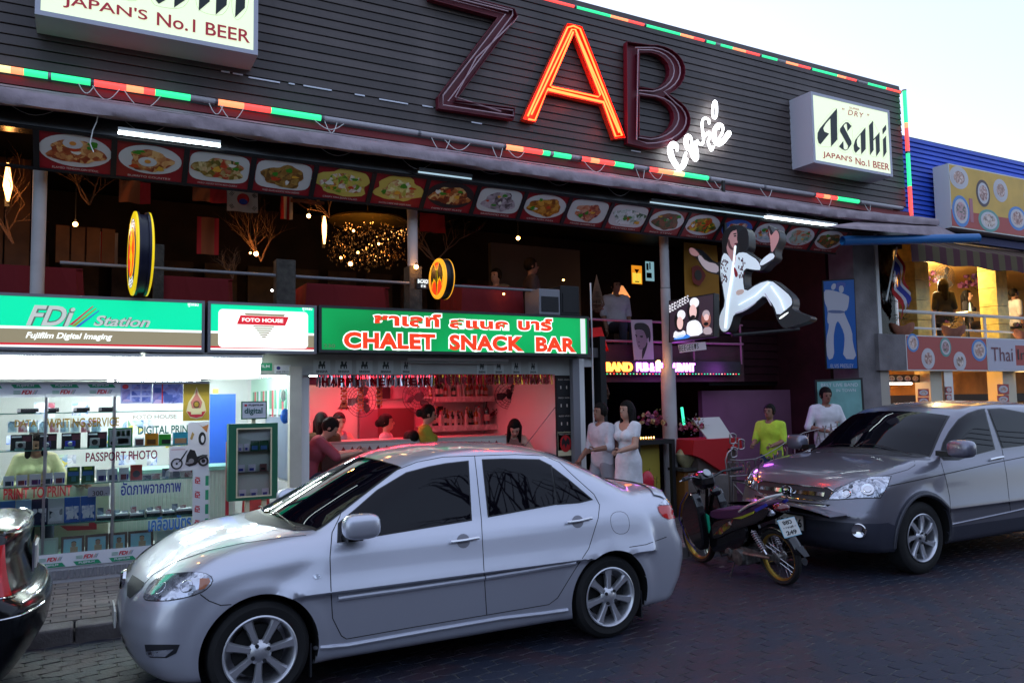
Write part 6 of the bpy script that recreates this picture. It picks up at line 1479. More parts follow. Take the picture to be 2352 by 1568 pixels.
m_pb,m_pg,m_po,m_pc,m_pwk,m_psil=mk('black','#15161c'),mk('green','#1f8a4a'),mk('orange','#e08a18'),mk('cyan','#3fb0d8'),mk('white','#dfe0ea'),M('pack_silver',(.5,.5,.52),.3,.6)
m_pwhite=m_pwk
for k,(x0,x1)in enumerate(((120,360),(440,632),(690,900),(980,1195))):
    carton('black camera box, %s from the left on the middle shelf'%ordinal(k),x0,650,x1,812,'b',m_pb,YS+.05,.10,[('r',.55,.55,.95,.9,mk('dkred','#5a2a3a')),('r',.05,.82,.5,.92,m_pwk)],group='black camera boxes')
def camera(label,x0,y0,x1,y1,mat):
    p,q=P(*zs(x0,y0),YS-.02),P(*zs(x1,y1),YS-.02);z0=shz['b']+.02;h=p.z-q.z;t=thing('camera',label,'camera',((p.x+q.x)/2,YS,z0-.02))
    build(MB().box(p.x,q.x,YS-.035,YS-.005,z0,z0+h),'camera_body',mat,t,bevel=.006)
    build(MB().lathe([(0,.018),(h*.22,.02),(h*.34,.012),(h*.38,0)],((p.x+q.x)/2,YS-.035,z0+h*.48),(0,-1,0),20),'lens',m_psil if mat is not m_psil else m_trim,t,smooth=True)
    build(MB().box(p.x-.005,q.x-.01,YS-.03,YS+.0,z0-.02,z0-.001),'stand',mk('mint','#8fd0c0'),t)
camera('silver compact camera in front of the first black box',175,730,285,800,m_psil);camera('purple compact camera beside the second black box',480,738,570,800,mk('purple','#3a2a6a'))
camera('bright blue compact camera before the third black box',728,735,842,795,mk('brblue','#2a35c0'));camera('silver compact camera before the fourth black box',1005,710,1115,790,m_psil)
carton('green framed battery charger pack right of the camera boxes',1210,600,1480,800,'b',m_pg,YS,.05,[('r',.06,.06,.94,.92,mk('greyg','#9aa0a8')),('c',.2,.2,.09,m_pb),('r',.4,.15,.85,.42,mk('lgrey','#c8ccd0'))]+[('r',.15+.2*i,.55,.30+.2*i,.85,m_pg)for i in range(4)])
carton('small white boxed single use camera',1510,705,1612,790,'b',m_pwk,YS,.04,[('r',.1,.1,.9,.8,mk('brown','#6a4a4a'))])
carton('orange single use camera pack',1625,660,1770,790,'b',m_po,YS,.05,[('r',.15,.1,.8,.5,mk('dkorange','#7a4a10'))]);carton('green single use camera pack',1778,665,1912,780,'b',mk('brgreen','#3aa83a'),YS,.05,[('r',.25,.1,.95,.5,m_pb)])
carton('cyan single use camera pack at the right end of its shelf',1940,645,2102,775,'b',m_pc,YS,.05,[('r',.1,.08,.9,.5,mk('peach','#d8a078'))])
for k,(x0,x1)in enumerate(((35,155),(180,302),(330,455),(480,590),(602,725),(1080,1190),(1200,1312),(1330,1440))):
    carton('white blister pack with a small memory card, %s from the left'%ordinal(k),x0,1110-k*6,x1,1225-k*3,'c',m_pwk,YS,.02,[('r',.2,.08,.75,.5,mk('card'+'abc'[k%3],['#2a3a4a','#6a2a3a','#2a2a6a'][k%3])),('r',.8,.08,.95,.5,mk('cardblue','#3040a0'))],cat='blister pack',name='blister_pack',group='white blister packs')
for k,(x0,x1)in enumerate(((750,892),(912,1056))):
    carton(['left','right'][k]+' dark green memory card pack among the white packs',x0,1020,x1,1195,'c',mk('dkgreen','#1c5a3a'),YS,.02,[('r',.1,.45,.9,.7,mk('midblue','#3a70b0')),('r',.35,.12,.7,.42,mk('teal','#3a8080')),('r',.2,.8,.8,.95,mk('yg','#a0c040'))],cat='blister pack',name='blister_pack')
carton('red rounded blister pack among the white packs',1460,1015,1590,1175,'c',mk('red','#c04038'),YS,.02,[('c',.5,.4,.32,mk('dkgrey','#3a3a42'))],cat='blister pack',name='blister_pack')
for k,(x0,y0,x1,y1,c)in enumerate(((1600,1125,1692,1165,'#24324a'),(1700,1115,1788,1165,'#8a4a3a'),(1815,1055,1892,1160,'#3a70a0'),(1900,1080,2015,1155,'#4a5a70'),(2022,1080,2150,1150,'#8a2a30'))):
    carton('small %s postcard sized pack on the lower shelf'%['navy','brown red','tall blue','silver grey','dark red'][k],x0,y0,x1,y1,'c',photo_mat('postcard_'+'abcde'[k],[c,'#d8d8e0',c,'#202830'],8,0,k),YS,.02,cat='pack')
for k,(x0,x1)in enumerate(((190,432),(500,660),(820,1004),(1100,1290))):
    p,q=P(*zs(x0,380),YS),P(*zs(x1,410),YS);z0=shz['a'];t=thing('video_camera','small black video camera lying on the top shelf, %s from the left'%ordinal(k),'video camera',((p.x+q.x)/2,YS,z0),group='black video cameras on the top shelf')
    build(MB().box(p.x,q.x-.02,YS,YS+.06,z0,z0+.045),'camera_body',m_pb,t,bevel=.01);build(MB().cyl((q.x-.03,YS+.03,z0+.03),(q.x,YS+.03,z0+.03),.02,n=14),'lens',m_trim,t,smooth=True);build(MB().box(p.x,p.x+.03,YS-.01,YS,z0+.01,z0+.04),'screen',m_psil,t)
zb7=lambda x,y:(x/3.0,y/3.0+1045.7)
bk=[('#3a6ab0','light blue sky'),('#9ab8d8','pale blue'),('#14204a','dark navy with a white splash'),('#c8ccd0','white with a dark band'),('#2a62b8','bright blue temple, left copy'),('#2a62b8','bright blue temple, right copy')]
for k,(u0,u1)in enumerate(((-3,34),(37,71),(73,109),(111,146),(148,183),(185,219))):
    p,q=P(u0,1148,YS),P(u1,1198,YS);z0=shz['d'];t=thing('photo_album',bk[k][1]+' album cover standing on the lowest glass shelf','album',((p.x+q.x)/2,YS,z0))
    build(MB().box(p.x,q.x,YS,YS+.03,z0,z0+.24),'cover',mk('album'+'abcdee'[k],bk[k][0]),t)
    pm_=photo_mat('album_print_'+'abcdee'[k],[bk[k][0],'#e8e8f0',bk[k][0],'#303848'],7,0,k)
    build(MB().box(p.x+.012,q.x-.012,YS-.002,YS,z0+.02,z0+.15),'cover_picture',pm_,t)
    if k>3:
        for a,h_ in((.25,.12),(.5,.17),(.75,.11)):build(MB().prism([(p.x+(q.x-p.x)*(a-.1),YS-.004,z0+.03),(p.x+(q.x-p.x)*(a+.1),YS-.004,z0+.03),(p.x+(q.x-p.x)*a,YS-.004,z0+.03+h_*.8)],(0,-.001,0)),'temple_print',m_pwk,t)
for k,(u0,u1)in enumerate(((222,262),(264,296),(298,330),(336,368),(372,402),(404,442))):
    p,q=P(u0,1180,YS+.05),P(u1,1190,YS+.05);z0=P(330,1190,YS).z;t=thing('album_stack','flat pile of dark albums with white pages, %s from the left'%ordinal(k),'albums',((p.x+q.x)/2,YS+.05,z0),group='flat album piles')
    build(MB().box(p.x,q.x,YS,YS+.2,z0,z0+.035+.01*(k%2)),'lower_album',mk('spine','#1c2a30'),t);build(MB().box(p.x+.005,q.x-.01,YS+.01,YS+.19,z0+.036+.01*(k%2),z0+.055+.01*(k%2)),'page_block',m_pwk,t)
build(MB().box(P(218,1190,YS).x,xw1-.02,YS-.03,YS+.25,P(330,1190,YS).z-.012,P(330,1190,YS).z-.002),'album_shelf',glass('shelf_glass'),sh)
for k,(u0,v0,u1,v1)in enumerate(((76,1240,133,1274),(140,1238,193,1270),(196,1234,248,1266),(250,1232,292,1263),(295,1226,352,1260),(356,1222,404,1256),(408,1220,446,1250))):
    Y=8.98;p,q=P(u0,v0,Y),P(u1,v1,Y);z0=zw0;h=.17;t=thing('framed_portrait',['grey empty photo frame','brown frame with a pale blue child photo','brown frame with a dark haired child photo','narrow brown frame with a child photo','larger brown frame with a blue child photo','white framed grey picture','thin grey framed picture'][k]+' leaning at the window foot','photo frame',((p.x+q.x)/2,Y,z0))
    fm=M('frame_'+'gbbbbwg'[k],{'g':(.35,.36,.34),'b':(.10,.045,.03),'w':(.6,.6,.55)}['gbbbbwg'[k]],.4);w=q.x-p.x;e=.022
    tl_=lambda z,y=0.:(Y+.05*(z-z0)/h+y)
    def pan(x0,x1,za,zb_,off,mat,nm):build(MB().prism([(x0,tl_(za)-off,za),(x1,tl_(za)-off,za),(x1,tl_(zb_)-off,zb_),(x0,tl_(zb_)-off,zb_)],(0,-.004,0)),nm,mat,t)
    pan(p.x,q.x,z0,z0+h,-.012,fm,'backing')
    for a in((p.x,p.x+e,z0,z0+h),(q.x-e,q.x,z0,z0+h),(p.x+e,q.x-e,z0,z0+e),(p.x+e,q.x-e,z0+h-e,z0+h)):pan(*a,0,fm,'moulding')
    pan(p.x+e,q.x-e,z0+e,z0+h-e,-.006,M('photo_sky_blue',(.25,.48,.62),.3)if 0<k<5 else M('photo_grey',(.38,.44,.42),.3),'photo')
    if 0<k<5:
        cxx=(p.x+q.x)/2+.01;pan(cxx-.03,cxx+.035,z0+e,z0+e+.05,-.002,M('print_skin',(.5,.3,.22),.5),'print_shoulders');build(MB().disc((cxx,tl_(z0+.095)-.004,z0+.095),(0,-1,.0),.022,.026,16,hint=(0,0,1),th=.002),'print_face',M('print_skin',(.5,.3,.22),.5),t)
        build(MB().disc((cxx,tl_(z0+.11)-.0065,z0+.112),(0,-1,0),.022,.014,14,hint=(0,0,1),th=.001),'print_hair',M('print_hair',(.06,.03,.02),.5),t)
tag(build(MB().box(P(202,1128,8.9).x,P(253,1128,8.9).x,8.87,8.873,P(202,1140,8.9).z,P(202,1118,8.9).z),'price_card',m_stw),'small white price card reading 300 inside the window','card')
wall_text('card_lettering','300.-',P(212,1128,8.9).x,P(246,1128,8.9).x,P(202,1138,8.9).z,P(202,1127,8.9).z,8.868,m_trim,bpy.data.objects['price_card'])
# room fittings
cu=thing('shop_counter','white ribbed shop counter with a pale green top','counter',(.8,9.9,.12));xa,xb=P(265,1100,9.7).x,2.1
zt_=P(500,1070,9.7).z;build(MB().box(xa,P(540,1100,9.7).x,9.7,10.2,.12,zt_-.04),'carcass',m_white,cu);build(MB().box(xa-.02,P(540,1100,9.7).x+.02,9.66,10.24,zt_-.04,zt_),'top',M('mint_laminate',(.25,.5,.42),.4),cu)
for k in range(40):
    x=xa+.01+k*.042
    if x<P(540,1100,9.7).x-.02:build(MB().box(x,x+.03,9.69,9.70,.2,zt_-.05),'rib',m_shopw,cu)
d2=thing('lower_counter','beige low counter with a red printed flash behind the glass','counter',(0,9.5,.12));build(MB().box(-2,P(250,1150,9.5).x,9.5,9.9,.12,P(100,1110,9.5).z),'carcass',M('beige_panel',(.55,.52,.40),.6),d2)
build(MB().prism([P(138,1207,9.49),P(155,1218,9.49),P(222,1215,9.49),P(222,1196,9.49),P(204,1196,9.49),P(204,1207,9.49)],(0,-.004,0)),'red_flash',m_prd,d2)
bp2=P(483,905,10.4);bq2=P(540,1075,10.4)
tag(build(MB().box(bp2.x,bq2.x,10.4,10.44,.5,bp2.z),'partition',M('bright_blue_panel',(.015,.08,.42),.6)),'bright blue partition panel inside the shop doorway','partition')
tag(build(MB().box(P(487,880,10.45).x,P(500,880,10.45).x,10.38,10.39,P(487,903,10.4).z,P(487,893,10.4).z),'yellow_card',M('yellow_card',(.7,.6,.05),.5)),'small yellow card above the blue partition','card')
wg=thing('wall_cabinet','white wall panel with green stickers and price tags right of the shop door','cabinet',(1.95,9.6,1.0))
sx0=2.135
build(MB().box(sx0-.02,sx0-.002,8.9,11.6,1.65,2.12),'green_board',M('mint_board',(.45,.68,.55),.5),wg)
for k in range(9):build(MB().box(sx0-.026,sx0-.021,9.0+k*.28,9.08+k*.28,1.62,1.95),'price_tag',m_pwk if k%2 else m_prd,wg);build(MB().box(sx0-.025,sx0-.021,9.10+k*.28,9.22+k*.28,1.72,1.95),'green_card',m_stg,wg)
build(MB().box(sx0-.02,sx0-.002,8.95,10.6,.9,1.62),'blue_grey_panel',M('blue_grey_panel',(.12,.16,.25),.3),wg)
build(MB().box(sx0-.02,sx0-.002,8.95,11.0,.25,.88),'white_panel',m_white,wg)
for k in range(6):build(MB().prism([(sx0-.024,9.0+k*.3,.35),(sx0-.024,9.15+k*.3,.35),(sx0-.024,9.25+k*.3,.55),(sx0-.024,9.1+k*.3,.55)],(-.002,0,0)),'green_flash',m_stg,wg)
bl=tag(build(MB().ell((2.04,9.15,P(656,955,9.15).z),(.055,.055,.085),16,12),'balloon',M('blue_balloon',(.02,.12,.55),.2),smooth=True),'shiny blue balloon by the shop door wall','balloon')
tag(build(MB().ell((2.06,9.35,P(645,908,9.3).z),(.03,.03,.07),14,10),'balloon',m_white,smooth=True),'small white balloon hanging above the blue balloon','balloon')
# red plastic chair
rc=thing('plastic_chair','red plastic chair behind the green display stand','chair',(1.78,9.0,.12));m_rp=M('red_plastic',(.35,.03,.03),.35)
build(MB().box(1.58,1.98,9.0,9.4,.50,.54),'seat',m_rp,rc,bevel=.015);build(MB().prism([(1.62,9.38,.54),(1.94,9.38,.54),(1.90,9.46,.95),(1.66,9.46,.95)],(0,.03,0)),'backrest',m_rp,rc)
for x in(1.61,1.95):
    for y in(9.03,9.37):build(MB().cyl((x,y,.12),(x,y,.5),.014),'leg',m_rp,rc)
# green display stand outside
YD=8.55;ds=thing('display_stand','green framed glass display case on a post before the shop door','display case',(P(580,1100,YD).x,YD,.12))
za=lambda x,y:((500+x/3.074)*.73134,(1130+y/3.074)*.73134)
p,q=P(*za(672,615),YD),P(*za(1142,1350),YD);x0,x1,z1,z0=p.x,q.x,P(*za(900,612),YD).z,P(*za(900,1350),YD).z;m_dg=M('dark_green_frame',(.015,.12,.06),.45)
fx=.075
for a in((x0,x0+fx,z0,z1),(x1-fx*.8,x1,z0,z1),(x0+fx,x1-fx*.8,z0,z0+.03),(x0+fx,x1-fx*.8,z1-.045,z1)):build(MB().box(a[0],a[1],YD,YD+.12,a[2],a[3]),'frame',m_dg,ds)
m_cream=M('cream_trim',(.62,.55,.35),.5);a0,a1,b0,b1=x0+fx,x1-fx*.8,z0+.03,z1-.045
for a in((a0,a0+.014,b0,b1),(a1-.014,a1,b0,b1),(a0+.014,a1-.014,b0,b0+.014),(a0+.014,a1-.014,b1-.014,b1)):build(MB().box(a[0],a[1],YD-.005,YD+.02,a[2],a[3]),'cream_trim',m_cream,ds)
build(MB().box(a0,a1,YD+.10,YD+.112,b0,b1),'back_panel',M('pale_green_back',(.55,.65,.58),.5),ds);build(MB().box(a0,a1,YD+.004,YD+.007,b0,b1),'glass_pane',m_glass,ds)
for f in(.36,.66):build(MB().box(a0,a1,YD+.01,YD+.10,b0+(b1-b0)*f-.004,b0+(b1-b0)*f),'glass_shelf',glass('shelf_glass'),ds)
build(MB().box((x0+x1)/2-.07,(x0+x1)/2-.03,YD+.03,YD+.09,.12,z0),'post',m_cream,ds);build(MB().box((x0+x1)/2+.10,(x0+x1)/2+.14,YD+.03,YD+.09,.12,z0),'post',m_cream,ds);build(MB().box((x0+x1)/2-.2,(x0+x1)/2+.2,YD-.1,YD+.2,.12,.15),'foot',m_cream,ds)
k=0
for f,its in((.0,((.1,.3,'w'),(.42,.62,'w'),(.74,.94,'w'))),(.36,((.06,.26,'w'),(.36,.56,'w'),(.68,.88,'b'))),(.66,((.05,.2,'w'),(.24,.38,'w'),(.42,.66,'g'),(.67,.93,'g')))):
    for a,b,c in its:
        z=b0+(b1-b0)*f+.001;h=.075 if c!='g' else.105;w=a1-a0
        t=thing('blister_pack','%s pack in the green display case, number %s'%({'w':'white card','b':'brown card','g':'green and blue film'}[c],ordinal(k)),'blister pack',(a0+w*(a+b)/2,YD+.05,z),group='packs in the green display case');k+=1
        build(MB().box(a0+w*a,a0+w*b,YD+.04,YD+.05,z,z+h),'card',{'w':m_pwk,'b':mk('brown','#6a4a4a'),'g':mk('dkgreen','#1c5a3a')}[c],t);build(MB().box(a0+w*(a+.03),a0+w*(b-.05),YD+.032,YD+.04,z+.012,z+h*.5),'contents',{'w':mk('cardblue','#3040a0'),'b':m_pb,'g':mk('midblue','#3a70b0')}[c],t)
p,q=P(*za(798,400),YD),P(*za(1045,568),YD)
sg=thing('film_sign','small white green edged sign above the display case','sign',((p.x+q.x)/2,YD+.05,q.z));build(MB().box(p.x,q.x,YD+.03,YD+.05,q.z,p.z),'board',m_dg,sg);build(MB().box(p.x+.012,q.x-.012,YD+.028,YD+.030,q.z+.012,p.z-.012),'face',m_stw,sg)
w,h=q.x-p.x,p.z-q.z
wall_text('lettering','FUJIFILM',p.x+w*.28,p.x+w*.85,q.z+h*.72,q.z+h*.84,YD+.028,m_sil,sg,bold=.03);wall_text('lettering','digital',p.x+w*.12,p.x+w*.82,q.z+h*.22,q.z+h*.64,YD+.028,m_grl,sg,bold=.02);wall_rect('logo',p.x+w*.12,p.x+w*.22,q.z+h*.72,q.z+h*.84,YD+.026,m_prd,sg)
build(MB().box((p.x+q.x)/2-.02,(p.x+q.x)/2+.02,YD+.05,YD+.07,z1,q.z),'bracket',m_cream,sg)
tag(build(MB().box(P(519,1100,8.7).x,P(526,1100,8.7).x,8.7,8.73,.12,P(519,1015,8.7).z),'banner_stand',m_prd),'narrow red and white banner stand left of the green display case','banner')
# fascia notices
for(x0,y0,x1,y1,s,m,l)in((1700,930,1875,985,'FUJIFILM',m_stg,'green film sticker on the fascia over the shop door'),(1890,945,2003,1005,'(038) 378-111',m_stw,'white telephone number sticker on the fascia')):
    poster(l,(x0,y0,x1,y1),m,8.797,f=lambda x,y:(x/3.0,y/3.0+522.9),extras=[('t',s,.12,.3 if m is m_stg else.08,.9,.75 if m is m_stg else.3,m_stw if m is m_stg else m_sil)]+([('c',.25,.65,.12,.2,m_navy)]if m is m_stw else[]),name='sticker')

# goods and prints deeper in the photo shop
rr=random.Random(23)
pal=[['#e8eef4','#5a7ac0','#d8e0e8','#8a3a4a'],['#2a8a4a','#d8e8d8','#3a70b0','#e0d040'],['#f0f0f4','#404858','#b0b8c8','#e8ecf0'],['#3a60b8','#a8c0e8','#f0f4f8','#2a3a6a']]
for k in range(20):
    u=15+k*21.5;v=rr.choice([925,965,1000,1045]);w,h=rr.uniform(22,46),rr.uniform(18,34);Y=10.6+.01*k
    poster('%s printed sheet hanging inside the photo shop, %s from the left'%(['pale blue','green and yellow','white','dark blue'][k%4],ordinal(k)),(u,v,u+w,v+h),photo_mat('sheet_print_%d'%(k%4),pal[k%4],6,0,k%4),Y,f=lambda a,b:(a,b),name='price_sheet',group='printed sheets hanging inside the photo shop')
for k in range(9):
    u=90/4.872+k*24;poster('photo strip card standing behind the black camera boxes, %s from the left'%ordinal(k),(u,968,u+20,992),photo_mat('strip_%d'%(k%3),[['#4a6aa0','#c8d4e8','#2a3a5a'],['#6a7a9a','#e0e4ec','#a85a6a'],['#3a5a4a','#b8c8d0','#4a6aa0']][k%3],7,0,k%3),9.22,f=lambda a,b:(a,b),name='photo_card',group='photo strip cards')
for k in range(11):
    u=224+k*19;z0=shz['d'];p=P(u,1160,9.12);t=thing('small_print','small print propped on the lowest shelf, %s from the left'%ordinal(k),'print',(p.x,9.12,z0),group='small prints on the lowest shelf');h=rr.uniform(.05,.12);build(MB().box(p.x,p.x+.055,9.12,9.125,z0,z0+h),'sheet',photo_mat('strip_%d'%(k%3),[],7),t)
# ================================================================== upstairs of the dark building
zr_=P(630,632,8.95).z
ul=thing('upstairs_railing','thin grey pipe railing along the dark upstairs dining floor','railing',(2.5,8.95,FZ))
build(MB().cyl((-.2,8.95,zr_),(5.6,8.95,zr_),.018),'top_rail',m_greymetal,ul,smooth=True);build(MB().cyl((-.2,8.95,zr_-.38),(5.6,8.95,zr_-.38),.012),'lower_rail',m_greymetal,ul,smooth=True)
m_wood=M('dark_rough_wood',(.05,.045,.038),.85,nz=(14,.4),bump=(35,.5))
for u0,u1,v in((632,676,597),(808/1.809,0,0)):
    if u1:x0,x1=P(u0,640,8.97).x,P(u1,640,8.97).x;build(MB().box(x0,x1,8.90,9.06,FZ,P(640,v,8.97).z),'timber_post',m_wood,ul,bevel=.008)
x0=P(364,640,8.97).x;build(MB().box(x0-.03,x0+.07,9.2,9.3,FZ,3.5),'timber_post',m_wood,ul)
build(MB().box(3.46,3.62,8.93,9.12,FZ,P(950,612,8.97).z),'timber_post',m_wood,ul)
for k,(u0,u1,v)in enumerate(((-40,190,611),(375,535,637),(705,895,655),(1062,1205,657))):
    a,b=P(u0,v,9.25),P(u1,v,9.25);z=a.z if k else P(100,611,9.25).z;z=.5*(P(u0,v,9.25).z+P(u1,v,9.25).z)
    t=thing('dining_table','dining table under a red cloth behind the railing, %s from the left'%ordinal(k),'table',((a.x+b.x)/2,9.6,FZ),group='red clothed tables upstairs')
    mb=MB();mb.box(a.x,b.x,9.25,10.0,z-.012,z);n=26;ring=[]
    for q in range(n):
        s=q/n*4;e=int(s);f=s-e;c=[(a.x,9.25),(b.x,9.25),(b.x,10.0),(a.x,10.0)];p0_,p1_=c[e],c[(e+1)%4];ring.append((p0_[0]+(p1_[0]-p0_[0])*f,p0_[1]+(p1_[1]-p0_[1])*f))
    cx,cy_=(a.x+b.x)/2,9.62
    vs_=[(x,y,z)for x,y in ring]+[(cx+(x-cx)*(1.07+.03*math.sin(i*2.4)),cy_+(y-cy_)*(1.06+.04*math.sin(i*2.4)),z-.42-.03*math.sin(i*1.3))for i,(x,y)in enumerate(ring)]
    mb.add(vs_,[(i,(i+1)%n,n+(i+1)%n,n+i)for i in range(n)]);build(mb,'cloth',m_red,t)
    for lx in(a.x+.06,b.x-.06):
        for ly in(9.3,9.94):build(MB().cyl((lx,ly,FZ),(lx,ly,z-.02),.02),'leg',m_plastic,t)
WB=(1.,.42,.10)
for k,(u,v,Y,w,es,d)in enumerate(((173,515,10.2,12,40,'hanging before the amber panels'),(588,583,9.9,22,60,'lighting the pale dead branches'),(709,496,10.4,10,40,'left of the tall glowing tube'),(956,613,8.86,6,40,'fixed on the middle white column'),(1190,547,9.8,12,40,'beside the man with glasses'),(1294,643,9.1,1.5,18,'small candle glow on the loudspeaker'),(1157,675,9.15,1,18,'small candle glow on the right red table'),(625,667,9.1,0,10,'tiny white glow by the timber post'),(575,581,10.0,3,18,'small twin of the branch lamp'))):
    p=P(u,v,Y);bulb('warm bulb '+d,p,WB if k!=7 else(1,.9,.8),.026 if es>20 else.014,w,es,cord=None if k in(3,5,6,7)else 4.8)
for k,(u,v0,v1,Y,w)in enumerate(((745,497,560,10.3,10),(18,375,462,9.6,30))):
    a,b=P(u,v0,Y),P(u,v1,Y);t=thing('wall_lamp',['tall narrow glowing amber lamp left of the chandelier','flame shaped glowing amber lamp at the far left upstairs'][k],'lamp',tuple(b))
    build(MB().tube([a,a.lerp(b,.3),a.lerp(b,.6),b],[.012,.03,.045 if k else.028,.012],10),'lamp_glass',E_('amber_lamp',(1.,.42,.12),9.),t,smooth=True)
    build(MB().box(a.x-.02,a.x+.02,Y+.03,Y+.08,b.z-.05,a.z+.02),'bracket',m_black,t)
    l=bpy.data.lights.new('lamp_light','POINT');l.energy=w*.16;l.color=WB;l.shadow_soft_size=.05;o=bpy.data.objects.new('lamp_light',l);COL.objects.link(o);o.parent=t;o.location=(0,-.15,.1)
for k,(x0,x1,z0,z1)in enumerate(((-1.6,-.55,3.2,4.7),(-.3,.35,3.5,3.95))):
    t=thing('amber_screen',['tall amber fabric screen behind the left column','row of amber paper lantern panels behind the left column'][k],'screen',((x0+x1)/2,10.8,z0))
    for q in range(4):w=(x1-x0)/4;build(MB().box(x0+w*q+.01,x0+w*(q+1)-.01,10.8,10.82,z0,z1),'panel',M('amber_fabric',(.10,.045,.02),.7,nz=(3,.4)),t)
# dead branches
m_branch=M('pale_branch',(.13,.065,.035),.75,bump=(40,.4))
def branch(label,p,seed,n=4,L=.35,up=Vector((0,0,1)),r=.02):
    rr=random.Random(seed);t=thing('dry_branch',label,'branch',tuple(p));mb=MB()
    def grow_(p,d,L,r,lv):
        q=[p];
        for i in range(3):d=(d+Vector((rr.uniform(-.35,.35),rr.uniform(-.2,.2),rr.uniform(-.25,.3)))).normalized();q.append(q[-1]+d*L/3)
        mb.tube(q,[r*.6,r*.5,r*.42,r*.32],5,caps=False)
        if lv:
            for k in range(3):grow_(q[1+k%3],(d+Vector((rr.uniform(-1,1),rr.uniform(-.4,.4),rr.uniform(-.3,.8)))).normalized(),L*.72,r*.55,lv-1)
    for k in range(n):grow_(Vector(p),(up+Vector((rr.uniform(-.9,.9),rr.uniform(-.3,.3),0))).normalized(),L,r,3)
    build(mb,'limbs',m_branch,t,smooth=True);return t
branch('pale dead branches glowing orange above the upstairs bulb',P(600,600,10.05),4,4,.36);branch('dead branches under the menu boards behind the left column',P(205,470,10.0),9,3,.40,Vector((0,0,1)))
branch('low dead branch on the second red table',P(535,640,9.6),12,3,.17,r=.012);branch('dead branches behind the round red emblem sign',P(1000,600,9.7),21,4,.38);branch('dead branch right of the tall glowing tube',P(757,500,10.3),31,3,.3)
branch('dark bare branch at the far left upstairs',P(30,560,9.8),40,3,.45)
# chandelier of glass drops
c=P(845,560,10.6);cl_=thing('chandelier','wide chandelier of sparkling glass drops beside the middle column','chandelier',(c.x,c.y,c.z-.3))
rr=random.Random(8);build(MB().lathe([(.0,.36),(.52,.34),(.54,.31),(.0,.30)],(c.x,c.y,c.z),(0,0,1),28),'frame',m_gold,cl_,smooth=True);build(MB().cyl((c.x,c.y,c.z+.3),(c.x,c.y,4.8),.01),'chain',m_gold,cl_)
mb=MB()
for k in range(620):
    a=rr.uniform(0,6.283);r=.55*math.sqrt(rr.random());h=rr.uniform(-.42,.32)*(1-.35*r/.55);s=rr.uniform(.006,.013);p=Vector((c.x+r*math.cos(a)*1.05,c.y+r*math.sin(a)*.8,c.z+h))
    mb.add([p+Vector((0,0,s*2)),p+Vector((s,0,0)),p+Vector((0,s,0)),p+Vector((-s,0,0)),p+Vector((0,-s,0)),p-Vector((0,0,s*2))],[(0,1,2),(0,2,3),(0,3,4),(0,4,1),(5,2,1),(5,3,2),(5,4,3),(5,1,4)])
gd=build(mb,'glass_drops',M('glass_drop',(.45,.33,.2),.12,.8),cl_);struct(gd,'stuff')
for k,(u,v)in enumerate(((805,606),(783,592),(812,530),(870,560),(822,580))):
    p=P(u,v,10.3);build(MB().ell(p,.018 if k else.03,10,6),'bulb',E_('bulb_42_22',WB,16),cl_,smooth=True)
l=bpy.data.lights.new('chandelier_light','POINT');l.energy=3;l.color=(1,.6,.25);l.shadow_soft_size=.1;o=bpy.data.objects.new('chandelier_light',l);COL.objects.link(o);o.parent=cl_;o.location=(-.1,-.35,.2)
# flags and cloths hanging upstairs
def cloth(name,label,u0,v0,u1,v1,Y,cols,cat='flag',wave=.03,horiz=False,extra=None):
    a,b=P(u0,v0,Y),P(u1,v1,Y);x0,x1,z1,z0=a.x,b.x,a.z,b.z;t=thing(name,label,cat,((x0+x1)/2,Y,z0));k=len(cols)
    for i,m in enumerate(cols):
        mb=MB();n=10;vs_=[]
        for q in range(n+1):
            f=(i+q/n)/k;
            for s in range(5):
                g=s/4;X=x0+(x1-x0)*(g if horiz else f);Z=z1+(z0-z1)*(f if horiz else g);vs_.append((X,Y+wave*math.sin(f*9+g*2),Z))
        mb.add(vs_,[(q*5+s,(q+1)*5+s,(q+1)*5+s+1,q*5+s+1)for q in range(n)for s in range(4)]);build(mb,'stripe' if k>1 else 'cloth',m,t,smooth=True)
    if extra:extra(t,x0,x1,z0,z1,Y)
    return t
m_fred,m_fwh,m_forange,m_fblue=M('flag_red',(.40,.01,.012),.8),M('flag_white',(.5,.42,.36),.8),M('flag_orange',(.28,.07,.02),.8),M('flag_blue',(.02,.04,.25),.8)
cloth('hanging_flag','orange and red striped cloth flag hanging under the first menu boards',274,412,345,470,9.4,[m_forange,m_forange,m_fred])
cloth('hanging_flag','pale and red two part flag hanging left of the white disc flag',443,425,520,468,9.6,[m_forange,m_fred])
def kor(t,x0,x1,z0,z1,Y):
    cx,cz=(x0+x1)/2,(z0+z1)/2;r=(x1-x0)*.2
    build(MB().disc((cx,Y-.035,cz+.02),(0,-1,0),r,r,20,th=.003),'disc',m_fred,t);build(MB().disc((cx,Y-.038,cz-.01),(0,-1,0),r*.7,r*.5,20,th=.003),'lower_disc',m_fblue,t)
    for sx in(-1,1):
        for sz in(-1,1):
            for q in range(3):c=Vector((cx+sx*(x1-x0)*(.33+.035*q),Y-.035,cz+sz*(z1-z0)*(.28+.03*q)));build(MB().bar(c+Vector((-.015*sx*sz,0,.02)),c+Vector((.015*sx*sz,0,-.02)),.006,.006),'bar',m_black,t)
cloth('hanging_flag','white flag with a red and blue disc and black bars hanging upstairs',522,436,592,490,9.6,[m_fwh],wave=.015,extra=kor)
cloth('hanging_banner','tall orange banner with red edges hanging in the middle upstairs',453,497,502,586,9.8,[m_fred,m_forange,m_forange,m_forange,m_fred],'banner',.01)
